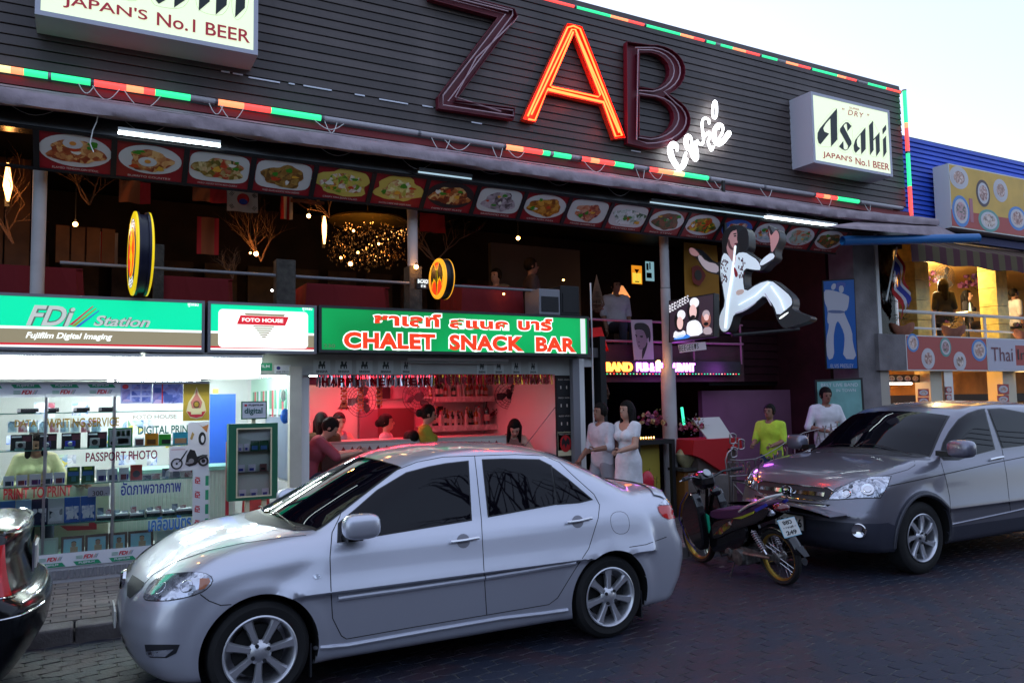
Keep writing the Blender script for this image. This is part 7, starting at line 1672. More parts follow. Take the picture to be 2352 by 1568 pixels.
cloth('hanging_banner','bright red banner hanging right of the middle column',965,488,1022,536,9.5,[m_fred],'banner',.02)
cloth('hanging_flag','white flag with a red cross hanging low at the left upstairs',205,530,270,608,11.5,[m_fwh,m_fwh,m_fred,m_fwh,m_fwh],wave=.015)
cloth('hanging_flag','narrow red and cream striped flag left of the bulb',645,440,672,505,10.0,[m_fred,m_fwh,m_fred,m_fwh],wave=.015)
cloth('hanging_banner','small pale cloth hanging beneath the fifth menu board',668,455,745,472,9.3,[m_forange],'banner',.02)
# loudspeakers on the balcony edge
for k,(u0,u1,v0)in enumerate(((1238,1286,662),(1287,1330,655))):
    a,b=P(u0,v0,8.72),P(u1,v0,8.72);t=thing('loudspeaker',['grey edged black loudspeaker at the right end of the balcony','plain black loudspeaker box beside the pole at the balcony end'][k],'loudspeaker',((a.x+b.x)/2,8.9,2.9))
    build(MB().box(a.x,b.x,8.72,9.1,2.86,a.z),'cabinet',m_greymetal if not k else m_black,t,bevel=.01);build(MB().box(a.x+.03,b.x-.03,8.71,8.72,2.9,a.z-.10),'grille',m_black,t)
# round lit signs
def round_sign(label,u,v,Y,n,R_,dep,rim,drum,face):
    c=P(u,v,Y);n=Vector(n).normalized();t=thing('round_sign',label,'sign',(c.x,c.y,c.z-R_));back=c-n*dep
    build(MB().lathe([(R_*.90,dep*.5),(R_,dep*.40),(R_,dep*.22),(R_*.94,dep*.20),(R_*.94,-dep*.20),(R_,-dep*.22),(R_,-dep*.40),(R_*.90,-dep*.5)],c-n*dep*.5,n,48),'drum',drum,t,smooth=True,angle=30)
    for s in(1,-1):build(MB().lathe([(R_*.80,s*dep*.5+s*.001),(R_*.92,s*dep*.53),(R_*1.0,s*dep*.46),(R_*1.005,s*dep*.36)],c-n*dep*.5,n,48,cap=False),'rim',rim,t,smooth=True)
    side=Vector((0,0,1)).cross(n).normalized()
    F=lambda a,b,o=.004:c+n*o+side*a*R_+Vector((0,0,1))*b*R_
    face(t,F,n,side,R_);build(MB().box(c.x-n.x*dep*.5-.03,c.x-n.x*dep*.5+.03,c.y,c.y+.35,c.z-.03,c.z+.03),'bracket',m_black,t);return t
e_yel=E_('lit_yellow_plastic',(.85,.62,.01),.75);e_or2=E_('lit_orange_red',(1.,.05,.01),.9);e_am=E_('lit_amber_rim',(1.,.42,.02),.9)
def face1(t,F,n,side,R_):
    build(MB().disc(F(0,0,.001),n,R_*.84,R_*.84,40,th=.001),'face_black',m_navy,t);build(MB().disc(F(0,0,.004),n,R_*.60,R_*.60,40,th=.001),'face_rim',e_yel,t);build(MB().disc(F(0,0,.007),n,R_*.55,R_*.55,40,th=.001),'face_red',e_or2,t)
    build(MB().prism([F(a,b,.009)for a,b in((-.15,.42),(.1,.5),(.28,.3),(.1,.1),(.3,-.1),(.15,-.45),(-.1,-.5),(-.05,-.2),(-.3,-.05),(-.1,.15),(-.3,.3))],n*.001),'beast_print',e_yel,t)
    for s,a0,st in(('TIGER',128,-19),('BEER',242,17)):
        for i,ch in enumerate(s):
            a=R(a0+st*i);me=fit(text_mesh(ch,.05),-R_*.07,R_*.07,-R_*.10,R_*.10);rad=side*math.cos(a)+Vector((0,0,1))*math.sin(a);upv=rad if st<0 else-rad;axv=upv.cross(n);textured_basis(me,F(0,0,.004)+rad*R_*.72,axv,upv);link('letter',me,e_white,t)
round_sign('tall round yellow rimmed beer sign seen nearly edge on above the photo shop sign',303,582,8.42,(-.9985,-.055,0),.405,.15,e_yel,M('navy_drum',(.010,.012,.035),.4),face1)
def bat(t,F,n,side,R_):
    build(MB().disc(F(0,0,.001),n,R_*.86,R_*.86,40,th=.001),'face_red',e_or2 if 1 else e_yel,t)
    build(MB().tube([F(.86*math.cos(a),.86*math.sin(a),.004)for a in np.linspace(0,6.283,41)[:-1]],R_*.05,6,closed=True),'face_ring',e_am,t,smooth=True)
    wing=[(.0,.30),(.12,.42),(.34,.78),(.62,.50),(.72,.10),(.60,-.35),(.52,-.05),(.44,-.12),(.36,.10),(.28,-.05),(.20,.02),(.12,-.2)]
    body=[(-.06,.30),(-.10,.46),(-.03,.40),(.03,.40),(.10,.46),(.06,.30),(.09,.05),(.06,-.35),(.0,-.86),(-.06,-.35),(-.09,.05)]
    for s in(1,-1):build(MB().prism([F(s*a,b,.006)for a,b in wing],n*.001),'bat_wing',m_sil,t);build(MB().prism([F(s*a,b,.0045)for a,b in offset_poly(wing,.045)],n*.001),'wing_outline',e_yel,t)
    build(MB().prism([F(a,b,.0075)for a,b in offset_poly(body,.03)],n*.001),'body_outline',e_yel,t);build(MB().prism([F(a,b,.010)for a,b in body],n*.001),'bat_body',m_sil,t)
round_sign('round red lit sign with a black bat emblem near the middle column',1004,640,8.42,(-1,-.02,0),.235,.12,e_am,m_black,bat)
p=P(984,640,8.42);q=P(960,660,8.42)
wt=thing('lit_word','small white lit brand word left of the bat emblem sign','sign',(p.x,8.6,q.z));build(MB().box(q.x-.01,p.x+.01,8.43,8.5,q.z-.01,p.z),'box',m_black,wt)
wall_text('lettering','BACARDI',q.x,p.x,q.z+.05,p.z-.01,8.43,e_white,wt,bold=.03,shear=.1);wall_text('lettering','EST 1862',q.x+.04,p.x-.03,q.z+.005,q.z+.035,8.43,e_white,wt,bold=.03)
# ================================================================== snack bar
zb_=lambda x,y:(x/6.432+680,y/6.432+819);zcb=lambda x,y:(x/6.432+1009.2,y/6.432+819)
m_lion=M('lion_print',(.03,.04,.035),.6);m_lab=M('pale_label',(.50,.53,.50),.6)
LION=[(.05,.05),(.2,.05),(.22,.3),(.45,.35),(.5,.05),(.65,.05),(.66,.3),(.82,.35),(.80,.05),(.95,.06),(.95,.5),(.85,.62),(.95,.9),(.75,.95),(.6,.6),(.45,.62),(.42,.9),(.25,1.),(.12,.85),(.16,.6),(.02,.5)]
for k,(f,x0,x1)in enumerate(((zb_,255,505),(zb_,580,825),(zb_,890,1130),(zb_,1210,1440),(zb_,1550,1700),(zcb,550,705),(zcb,800,950),(zcb,1065,1205),(zcb,1315,1450))):
    a,b=P(*f(x0,75),8.797),P(*f(x1,262),8.797);h=a.z-b.z;z0=2.10
    t=thing('beer_sticker','white lion beer sticker on the bar fascia, %s from the left'%ordinal(k),'sticker',((a.x+b.x)/2,8.797,z0),group='lion stickers on the bar fascia');w=b.x-a.x;h=.155
    build(MB().box(a.x,b.x,8.795,8.798,z0,z0+h),'sheet',m_lab,t);build(MB().prism([(a.x+w*(.28+.44*p_[0]),8.7945,z0+h*(.34+.6*p_[1]))for p_ in LION],(0,-.001,0)),'lion_print',m_lion,t);wall_text('lettering','SINGHA',a.x+w*.16,a.x+w*.84,z0+h*.08,z0+h*.26,8.7945,m_lion,t,bold=.04)
t=fluo('unlit tube lamp on the bar fascia',P(1248,850,8.7)*1.0,Vector((P(1540,850,8.7).x,8.7,P(1248,850,8.7).z)),m_greymetal,.014)if False else None
x0,x1=P(1245,856,8.74).x,P(1424,856,8.74).x;z_=2.235;x0,x1=P(900,840,8.74).x+.0,P(1125,840,8.74).x
fluo('unlit white tube lamp fixed across the middle of the bar fascia',Vector((x0+.2,8.74,z_)),Vector((x1+.25,8.74,z_)),M('unlit_tube',(.4,.42,.4),.3),.012,True,w=.05)
def foil(label,x0,x1,z0,z1,Y,mat,text,tmat,seed):
    t=thing('foil_banner',label,'banner',((x0+x1)/2,Y,z0));rr=random.Random(seed);n=int((x1-x0)/.018)
    for j in range(3):
        mb=MB()
        for k in range(j,n,3):
            a=x0+(x1-x0)*k/n;b=a+(x1-x0)/n*.96;d0,d1=rr.uniform(-.012,.012),rr.uniform(-.02,.02);zz=z0+rr.uniform(0,.02)
            mb.add([(a,Y+d0,z1),(b,Y+d0+rr.uniform(-.006,.006),z1),(b,Y+d1,zz),(a,Y+d1+rr.uniform(-.008,.008),zz)],[(0,1,2,3)])
        fo=build(mb,'foil_fringe',mat[j%len(mat)],t);struct(fo,'stuff')
    words=text.split(' ');tot=sum(len(w)for w in words)+len(words)-1;pos=0;w_=(x1-x0-.08)/tot
    for wd_ in words:
        for ch in wd_:wall_text('letter',ch,x0+.04+pos*w_+.012,x0+.04+(pos+1)*w_-.012,z0+.02,z1-.03,Y-.022,tmat,t,bold=.04);pos+=1
        pos+=1
    build(MB().cyl((x0-.05,Y,z1),(x1+.05,Y,z1),.004,n=6),'string',m_fred,t);return t
m_foil=M('silver_foil',(.75,.75,.78),.12,1.);m_foilr=M('red_foil',(.45,.01,.02),.18,.9);m_foilg=M('gold_foil',(.60,.36,.04),.15,1.);m_foilk=M('dark_foil',(.10,.07,.08),.15,1.)
a,b=P(*zb_(300,270),8.78),P(*zb_(2030,270),8.78);c_,d=P(*zcb(-110,270),8.78),P(*zcb(1655,250),8.78);zt5=P(*zb_(1000,270),8.78).z;zb5=P(*zb_(1000,455),8.78).z
foil('silver fringed foil banner with red letters wishing a happy new year',a.x,b.x,zb5,zt5,8.775,[m_foil,m_foilk,m_foil],'HAPPY NEW YEAR',m_foilr,1)
foil('gold and red fringed foil banner wishing a merry christmas',c_.x+.02,d.x,P(*zcb(800,420),8.78).z,P(*zcb(800,262),8.78).z,8.775,[m_foilg,m_foilr,m_foilr],'MERRY CHRISTMAS',M('dark_red_letter',(.14,.005,.01),.4),2)
# room shell tones: pink back wall, grey green left corner
sn=thing('snack_bar_fittings','pink lit back wall and shelving unit of the snack bar','bar fittings',(4,11.5,.12))
YB2=11.3
build(MB().box(2.25,P(868,950,11.6).x,11.5,11.55,.12,2.19),'left_wall_panel',M('pale_green_wall',(.52,.58,.50),.7),sn)
x0,x1=P(826,950,11.4).x,P(868,950,11.4).x;build(MB().box(x0,x1,11.40,11.5,.12,P(840,940,11.4).z),'mauve_door',M('mauve_door',(.20,.12,.14),.6),sn)
build(MB().box(P(868,950,11.5).x,5.70,11.5,11.6,.12,2.19),'pink_wall',M('pink_wall',(.62,.50,.50),.7),sn)
x0,x1=P(*zb_(1215,900),11.45).x,P(*zb_(1745,900),11.45).x
build(MB().box(x0,x1,11.46,11.49,P(880,1010,11.45).z,P(900,937,11.45).z),'niche',M('niche_dark',(.16,.07,.07),.6),sn)
shz2=[]
for(f,x0,x1,y0,y1)in((zcb,-110,805,585,680),(zcb,-180,905,1015,1125)):
    a,b=P(*f(x0,y0),YB2-.25),P(*f(x1,y1),YB2-.25);zt6=(P(*f(0,y0+5),YB2-.25).z);hh=.085
    build(MB().box(a.x,b.x,YB2-.25,11.5,zt6-.02,zt6),'shelf',m_white,sn);build(MB().box(a.x,b.x,YB2-.265,YB2-.25,zt6-hh,zt6),'shelf_face',M('patterned_paper',(.62,.50,.50),.6,nz=(16,.25)),sn);shz2.append((a.x,b.x,zt6))
    for q in range(7):xq=a.x+(b.x-a.x)*(q+.5)/7;build(MB().prism([(xq-.03,YB2-.268,zt6-hh+.01),(xq+.03,YB2-.268,zt6-hh+.01),(xq,YB2-.268,zt6-.015)],(0,-.001,0)),'lion_print',M('pale_print',(.8,.66,.66),.6),sn)
def bottle(label,x,y,z,h,r,mat,cap,group,lab=None,kind=0):
    t=thing('bottle',label,'bottle',(x,y,z),group=group)
    prof=[(0,0),(r,.0),(r,h*.55),(r*.85,h*.64),(r*.35,h*.72),(r*.30,h*.93)]if kind==0 else[(0,0),(r*.9,0),(r,h*.6),(r*.5,h*.68),(r*.38,h*.93)]
    build(MB().lathe(prof,(x,y,z),(0,0,1),12),'glass',mat,t,smooth=True);build(MB().cyl((x,y,z+h*.92),(x,y,z+h),r*.36,n=10),'cap',cap,t)
    build(MB().lathe([(r*1.02,h*.15),(r*1.02,h*.42)],(x,y,z),(0,0,1),12,cap=False),'paper_label',lab or m_fwh,t,smooth=True)
bm_l=[M('bottle_amber',(.28,.09,.01),.08,coat=1.),M('bottle_dark',(.012,.012,.01),.06,coat=1.),M('bottle_clear',(.55,.50,.50),.06,coat=1.),M('bottle_green',(.01,.05,.02),.06,coat=1.),M('bottle_red',(.30,.02,.02),.08,coat=1.)]
bn_=['amber','black','clear','dark green','red']
rr=random.Random(17)
for si,n,gname in((1,22,'bottles along the lower bar shelf'),(0,13,'bottles along the upper bar shelf')):
    x0,x1,z=shz2[si];lim=x0+(x1-x0)*(.76 if si else.92)
    for k in range(n):
        x=x0+.04+(lim-x0-.04)*k/(n-1);m=rr.choice([0,0,1,2,2,2,3,4]);h=rr.uniform(.20,.30)
        bottle('%s glass bottle, %s from the left on the %s bar shelf'%(bn_[m],ordinal(k)if k<20 else['twenty first','twenty second'][k-20],['upper','lower'][si]),x,YB2-.17+rr.uniform(0,.08),z,h,rr.uniform(.028,.038),bm_l[m],rr.choice([m_fred,m_black,m_gold]),gname)
t=thing('champagne_bottle','tall black bottle near the right end of the lower bar shelf','bottle',(0,0,0));bx=P(*zcb(700,900),YB2-.2).x
bpy.data.objects.remove(t);bottle('tallest black bottle near the right end of the lower bar shelf',bx,YB2-.2,shz2[1][2],.37,.045,bm_l[1],m_black,None)
def flowers(mb_cols,c,r,n,seed,s=.035,flat=.7):
    rr=random.Random(seed);out=[]
    for k in range(n):
        d=Vector((rr.gauss(0,1),rr.gauss(0,.8),abs(rr.gauss(0,.8))-.2)).normalized();p=Vector(c)+Vector((d.x*r,d.y*r*.8,d.z*r*flat))*rr.uniform(.6,1);out.append((p,rr.choice(mb_cols),rr.uniform(.7,1.3)*s))
    return out
def petal_ball(mb,p,r,seed):
    rr=random.Random(seed)
    for k in range(9):
        a=rr.uniform(0,6.28);el=rr.uniform(-.4,1.3);d=Vector((math.cos(a)*math.cos(el),math.sin(a)*math.cos(el),math.sin(el)));n_,u_,w_=frame_of(d)
        q=p+d*r*.55;mb.add([q-u_*r*.55,q+w_*r*.5+n_*r*.3,q+u_*r*.55,q-w_*r*.5+n_*r*.15],[(0,1,2),(0,2,3)])
    mb.ell(p,r*.5,6,4)
def bouquet(label,c,r,n,cols,seed,vase=None,s=.04,leaf=True):
    t=thing('bouquet',label,'flowers',tuple(c))
    for i,(p,m,sz)in enumerate(flowers(cols,c,r,n,seed,s)):mb=MB();petal_ball(mb,p,sz,seed*100+i);build(mb,'flower_head',m,t)
    if leaf:
        rr=random.Random(seed+1);mb=MB()
        for k in range(50):
            a=rr.uniform(0,6.28);el=rr.uniform(-.5,.9);d=Vector((math.cos(a)*math.cos(el),math.sin(a)*math.cos(el)*.8,math.sin(el)));n_,u_,w_=frame_of(d);q=Vector(c)+d*r*rr.uniform(.3,1.05);L=.05
            mb.add([q,q+n_*L*.5+u_*.014,q+n_*L,q+n_*L*.5-u_*.014],[(0,1,2,3)])
        struct(build(mb,'leaves',M('leaf_green',(.03,.07,.02),.6),t),'stuff')
    return t
m_fl=[M('petal_'+n,c,.7)for n,c in(('rose',(.38,.05,.10)),('cream',(.55,.38,.18)),('pink',(.45,.16,.22)),('violet',(.22,.06,.16)),('wine',(.2,.02,.05)))]
bouquet('dark flowers at the right end of the lower bar shelf',(P(*zcb(840,880),YB2-.2).x,YB2-.2,shz2[1][2]+.12),.12,12,[m_fl[4],m_fl[0]],3,s=.03)
# bar counter
c0,c1=P(735,1016,9.75),P(1180,1040,9.75);ct=thing('bar_counter','long bar counter with a lion patterned edge strip','counter',(4,9.9,.12));zt7=P(735,1016,9.55).z
build(MB().box(P(725,1016,9.55).x,5.2,9.55,10.15,zt7-.03,zt7),'counter_top',M('counter_top',(.50,.42,.38),.3),ct);build(MB().box(P(740,1016,9.6).x,5.15,9.62,10.1,.12,zt7-.03),'counter_body',M('counter_body',(.10,.05,.04),.7),ct)
build(MB().box(P(735,1016,9.56).x,5.2,9.54,9.55,zt7-.12,zt7-.032),'edge_strip',M('strip_white',(.6,.58,.54),.6),ct)
for k in range(22):xq=P(735,1016,9.56).x+.06+k*.11;build(MB().prism([(xq-.03,9.538,zt7-.11),(xq+.03,9.538,zt7-.11),(xq,9.538,zt7-.06)],(0,-.001,0)),'lion_print',M('print_dkred',(.2,.03,.03),.6),ct)
# red lighting of the bar: red tubes under the ceiling
e_rt=E_('red_tube',(1.,.03,.06),12.)
for k,(x,y)in enumerate(((2.7,10.2),(3.2,10.9),(3.6,10.4))):
    t=thing('red_tube_lamp','red tube lamp under the snack bar ceiling, %s from the left'%ordinal(k),'lamp',(x+.35,y,2.13),group='red tube lamps in the snack bar');build(MB().cyl((x,y,2.13),(x+.8,y,2.13),.016,n=10),'tube',e_rt,t,smooth=True);build(MB().box(x,x+.8,y-.03,y+.03,2.155,2.195),'fixture',m_white,t)
    l=bpy.data.lights.new('red_light','AREA');l.shape='RECTANGLE';l.size=.8;l.size_y=.05;l.energy=8;l.color=(1,.03,.07);o=bpy.data.objects.new('red_light',l);COL.objects.link(o);o.parent=t;o.location=(.05,0,-.03)
fluo('short white tube lamp at the right front of the snack bar',Vector((4.7,9.3,2.12)),Vector((5.2,9.3,2.12)),E_('added_bar_fill',(.9,1.,.95),7.),.014)  # added fill lamp, whitens the right wall in place of daylight
fluo('plain white tube lamp at the left back of the snack bar',Vector((2.5,11.2,2.12)),Vector((2.9,11.2,2.12)),E_('fluorescent_bar',(.85,1.,.9),5.),.014)
def wall_fan(label,p,n,r=.2,mat=None):
    t=thing('fan',label,'fan',tuple(p));n=Vector(n).normalized();d,a,b=frame_of(n);c=Vector(p);mat=mat or m_plastic
    for q in range(5):build(MB().tube([c+n*(.045*math.cos(q*.38))+(a*math.cos(t_)+b*math.sin(t_))*r*(.25+.1875*q)for t_ in np.linspace(0,6.283,29)[:-1]],.004,5,closed=True),'guard_ring',mat,t)
    for q in range(20):
        t_=q*math.pi/10;e=a*math.cos(t_)+b*math.sin(t_);build(MB().tube([c+n*.05+e*r*.2,c+n*.04+e*r*.6,c+e*r],.0025,4),'guard_wire',mat,t)
    for q in range(3):
        t_=q*2.094;e=a*math.cos(t_)+b*math.sin(t_);f=d.cross(e);build(MB().add([c+e*.04,c+e*r*.5+f*r*.35+n*.02,c+e*r*.85+f*r*.30+n*.03,c+e*r*.88-f*r*.1,c+e*r*.4-f*r*.15],[(0,1,2,3,4)]),'blade',M('fan_blade',(.04,.035,.04),.3),t)
    build(MB().cyl(c-n*.14,c+n*.03,.05,.06),'motor',mat,t,smooth=True);build(MB().tube([c-n*.10,c-n*.16-Vector((0,0,.12)),c-n*.2-Vector((0,0,.14))],.018,8),'arm',mat,t);return t
wall_fan('black wall fan at the left of the snack bar',P(*zb_(960,640),10.6),(-.7,-.7,0),.23);wall_fan('black wall fan in the middle of the snack bar',P(*zb_(1820,590),10.6),(-.5,-.8,-.1),.24);wall_fan('black wall fan tilted down by the right shelf end',P(*zcb(1050,560),10.6),(-.3,-.8,-.45),.24)
def hang(label,u,v0,v1,kind):
    Y=8.9;a,b=P(u,v0,Y),P(u,v1,Y);t=thing('hanging_ornament',label,'ornament',tuple(b));m=M('orange_red_bead',(.75,.08,.02),.5)
    n=5
    for q in range(n):
        z=a.z+(b.z-a.z)*q/(n-1);build(MB().lathe([(.0,.03),(.03,.02),(.038,0),(.0,-.006)],(a.x,Y,z),(0,0,1),12),'tassel_cap',m,t,smooth=True)
        for s in(-1,1):build(MB().ell((a.x+s*.028,Y,z-.02),.014,8,5),'bead',m,t,smooth=True)
    build(MB().cyl((a.x,Y,a.z),(a.x,Y,b.z),.004,n=5),'string',m_fred,t)
    if kind:build(MB().lathe([(.0,.10),(.025,.09),(.045,.03),(.075,.0)],(a.x+.01,Y+.05,b.z-.02),(0,0,1),16,cap=False),'bell',m_fred,t,smooth=True)
hang('red bell and bead ornament hanging left under the foil banner',790,888,935,True);hang('orange red tassel ornament hanging second under the foil banner',828,892,938,False);hang('orange red tassel ornament hanging third under the foil banner',871,888,928,False)
def plain_poster(label,pts,Y,mat,f=lambda a,b:(a,b),**k):return poster(label,pts,mat,Y,f=f,**k)
plain_poster('dark portrait poster high on the snack bar wall',(872,888,896,915),11.35,m_sil);plain_poster('pale mirror picture beside the dark portrait poster',(903,888,935,914),11.35,M('silver_picture',(.35,.30,.32),.3))
plain_poster('black and white photo card right of the lower shelf',(1150,933,1169,957),11.45,m_sil,extras=[('c',.4,.4,.25,.22,m_fwh)]);plain_poster('dark photo card left of the lower bar shelf',(1004,933,1018,959),11.45,m_sil)
plain_poster('red panel above the left window of the snack bar',(693,864,727,884),8.9,M('red_panel',(.6,.05,.08),.5))
# black beer crate posters and bat poster beside the opening
for k in range(4):
    x0,x1=P(1279,900,8.82).x,P(1315,900,8.82).x;z1=2.05-k*.235
    t=thing('wine_poster','black wine poster beside the bar opening, %s from the top'%ordinal(k),'poster',((x0+x1)/2,8.82,z1-.225),group='black posters beside the bar opening');build(MB().box(x0,x1,8.815,8.82,z1-.228,z1),'sheet',m_black,t)
    for q in(0,1):build(MB().box(x0+.05+q*.09,x0+.065+q*.09,8.812,8.815,z1-.14,z1-.10),'print_block',m_fwh,t)
    wall_text('print_lettering','RED WINE',x0+.02,x1-.02,z1-.03,z1-.012,8.815,m_fwh,t)
x0,x1=P(1281,1000,8.82).x,P(1315,1000,8.82).x;z1=P(1300,990,8.82).z;z0=P(1300,1046,8.82).z
t=thing('bat_poster','cream poster with a red disc and black bat beside the bar opening','poster',((x0+x1)/2,8.82,z0));build(MB().box(x0,x1,8.815,8.82,z0,z1),'sheet',m_cream,t);cx,cz=(x0+x1)/2,(z0+z1)/2
build(MB().disc((cx,8.813,cz),(0,-1,0),.085,.11,28,hint=(0,0,1),th=.001),'print_disc',m_fred,t)
for s in(1,-1):build(MB().prism([(cx+s*a*.085,8.811,cz+b*.10)for a,b in[(.0,.30),(.12,.42),(.34,.78),(.62,.50),(.72,.10),(.60,-.35),(.44,-.12),(.28,-.05),(.06,-.5),(.0,-.7)]],(0,-.001,0)),'bat_wing',m_sil,t)
build(MB().box(x0-.02,x1+.05,8.822,8.835,.12,2.1),'wall_strip',m_dark,bld)
tag(build(MB().tube([P(1372,970,9.2)]*0+[P(1262,975,9.0),P(1310,1092,9.0)],.008,6),'mop_handle',m_greymetal)if False else build(MB().tube([P(1275,935,8.95),P(1205,1025,9.3)],[.006,.006],6),'broom',m_greymetal),'thin grey broom leaning at the right wall of the snack bar','broom')
# ================================================================== live band hall
def plane_px(u,v,p0,n):
    r=ray(u,v);return CAM+r*((Vector(p0)-CAM).dot(n)/r.dot(n))
def board(name,label,cat,pts,n,p0,th,mat,f=lambda a,b:(a,b),mode='sheet',parent=None):
    n=Vector(n).normalized();q=[plane_px(*f(*p),p0,n)for p in pts];c=sum(q,Vector())/len(q);t=thing(name,label,cat,(c.x,c.y,min(p.z for p in q)))
    build(MB().prism(q,-n*th),mode,mat,t);return t,n
def on(t,f,pts,p0,n,off,name,mat,th=.002):
    q=[plane_px(*f(*p),p0,n)+n*off for p in pts];return build(MB().prism(q,n*th),name,mat,t)
def filled(t,f,pts,p0,n,off,name,mat,dep=0.):
    ax=Vector((0,0,1)).cross(n).normalized();o=Vector(p0);q=[plane_px(*f(*p),p0,n)-o for p in pts]
    me=curve_mesh([chaikin([(v.dot(ax),v.z)for v in q],1)],dep/2);textured_basis(me,o+n*(off-dep/2),ax,(0,0,1));return link(name,me,mat,t)
def ptext(t,f,s,tl,br,p0,n,off,mat,name='lettering',**k):
    ax=Vector((0,0,1)).cross(n).normalized();o=Vector(p0);a=plane_px(*f(*tl),p0,n)-o;b=plane_px(*f(*br),p0,n)-o
    me=fit(text_mesh(s,**k),a.dot(ax),b.dot(ax),min(a.z,b.z),max(a.z,b.z));textured_basis(me,o+n*off,ax,(0,0,1));return link(name,me,mat,t)
I_=lambda a,b:(a,b)
ze=ZF(2060,660,3.564);PE=P(1690,640,8.25);NE=Vector((-.93,-.37,0)).normalized()
OUTL=[(745,470),(735,330),(760,240),(820,185),(900,165),(990,180),(1040,250),(1038,440),(1000,458),(1060,500),(1150,550),(1150,590),(1270,500),(1290,390),(1270,330),(1245,190),(1270,165),(1300,240),(1320,260),(1345,205),(1385,250),(1392,330),(1330,450),(1345,540),(1260,600),(1195,680),(1100,680),(1000,655),(985,780),(1005,910),(1130,810),(1290,768),(1400,850),(1530,965),(1540,1050),(1520,1110),(1640,1160),(1740,1190),(1720,1240),(1560,1290),(1440,1330),(1380,1270),(1345,1200),(1310,1080),(1220,960),(1130,1040),(1000,1140),(885,1170),(860,1260),(830,1345),(770,1382),(715,1350),(692,1260),(705,1160),(765,1050),(745,900),(712,740),(700,722),(590,700),(520,650),(450,530),(380,500),(358,430),(420,410),(490,470),(570,560),(700,590),(730,560)]
el=thing('singer_cutout','large lit cutout of a dark haired man in a white jumpsuit, arms spread','cutout sign',(PE.x,PE.y,2.6))
e_suit=E_('lit_suit',(.66,.76,.84),.55);e_glow=E_('painted_tube_glow',(.80,.93,1.),1.1);m_cskin=E_('lit_skin_print',(.55,.28,.28),.28);m_cbox=M('cutout_case',(.018,.019,.024),.4)
filled(el,ze,OUTL,PE,NE,0,'case',m_cbox,.24)
suit=[(750,480),(800,490),(870,600),(905,480),(1000,470),(1060,510),(1140,558),(1185,670),(1100,668),(985,645),(972,780),(995,925),(1140,822),(1285,782),(1390,862),(1515,970),(1528,1045),(1500,1080),(1360,1190),(1325,1075),(1222,940),(1120,1028),(990,1128),(873,1160),(848,1255),(818,1335),(770,1365),(725,1340),(705,1258),(718,1165),(778,1050),(757,900),(725,735),(720,640)]
filled(el,ze,suit,PE,NE,.003,'suit_print',e_suit);filled(el,ze,[(1155,600),(1180,625),(1250,585),(1340,525),(1300,470),(1210,530)],PE,NE,.003,'sleeve_print',e_suit);filled(el,ze,[(490,490),(560,575),(700,605),(705,705),(600,690),(530,640),(465,530)],PE,NE,.003,'sleeve_print',E_('lit_sleeve',(.5,.42,.45),.35))
filled(el,ze,[(800,230),(890,190),(912,250),(908,330),(920,362),(893,395),(900,470),(860,585),(800,480),(790,400),(780,330)],PE,NE,.004,'face_print',m_cskin)
filled(el,ze,[(745,470),(742,330),(765,250),(820,195),(895,182),(905,225),(850,235),(815,300),(800,390),(785,440)],PE,NE,.007,'hair_print',m_sil);filled(el,ze,[(868,262),(905,255),(905,268),(868,275)],PE,NE,.007,'brow_print',m_sil);filled(el,ze,[(872,284),(903,280),(903,296),(876,300)],PE,NE,.007,'eye_print',m_sil);filled(el,ze,[(880,372),(912,366),(914,380),(884,388)],PE,NE,.007,'mouth_print',m_mar);filled(el,ze,[(800,330),(822,320),(840,400),(880,440),(850,450),(812,410)],PE,NE,.006,'cheek_print',M('cheek_shade_print',(.20,.08,.08),.5));filled(el,ze,[(925,240),(1000,200),(1035,260),(1030,440),(935,470),(932,365),(920,330)],PE,NE,.002,'hair_print',m_sil);filled(el,ze,[(1210,930),(1230,925),(1300,1060),(1290,1075)],PE,NE,.005,'fold_print',E_('lit_fold',(.45,.45,.55),.5));filled(el,ze,[(880,1150),(1000,1110),(1130,1020),(1120,1040),(1000,1128),(885,1165)],PE,NE,.005,'fold_print',E_('lit_fold',(.45,.45,.55),.5))
filled(el,ze,[(1255,180),(1285,290),(1305,270),(1345,215),(1378,260),(1382,330),(1325,445),(1295,480),(1285,400),(1280,330)],PE,NE,.004,'hand_print',m_cskin);filled(el,ze,[(370,425),(420,420),(480,480),(490,500),(450,520),(385,495)],PE,NE,.004,'hand_print',m_cskin)
filled(el,ze,[(868,640),(890,640),(925,720),(905,755),(885,740)],PE,NE,.006,'scarf_print',m_prd);filled(el,ze,[(820,470),(905,480),(880,640),(862,600)],PE,NE,.0055,'chest_print',m_cskin)
filled(el,ze,[(895,900),(985,880),(990,930),(905,960)],PE,NE,.006,'buckle_print',E_('buckle',(.6,.45,.4),.4));filled(el,ze,[(1375,1205),(1480,1135),(1490,1150),(1390,1225)],PE,NE,.006,'shoe_trim',e_white)
for pts,w in(([(885,400),(845,740),(800,1000),(770,1320)],.030),([(930,1060),(1110,960),(1270,810)],.024),([(1290,850),(1400,1010),(1440,1120)],.024)):  # brighter strips laid on the face stand in for the inner tube's glow
    q=[plane_px(*ze(*p),PE,NE)+NE*.004 for p in pts];build(MB().tube(q,w,8,sq=.12),'tube_glow_strip',e_glow,el,smooth=True)
rr=random.Random(2)
for k in range(70):
    x,y=rr.choice([(770,620),(960,600),(760,750),(960,700)]);x+=rr.uniform(-38,38);y+=rr.uniform(-65,65);o=plane_px(*ze(x,y),PE,NE)+NE*.005;build(MB().disc(o,NE,.008,.018,6,hint=(0,0,1),th=.001),'bead_print',m_mar,el)
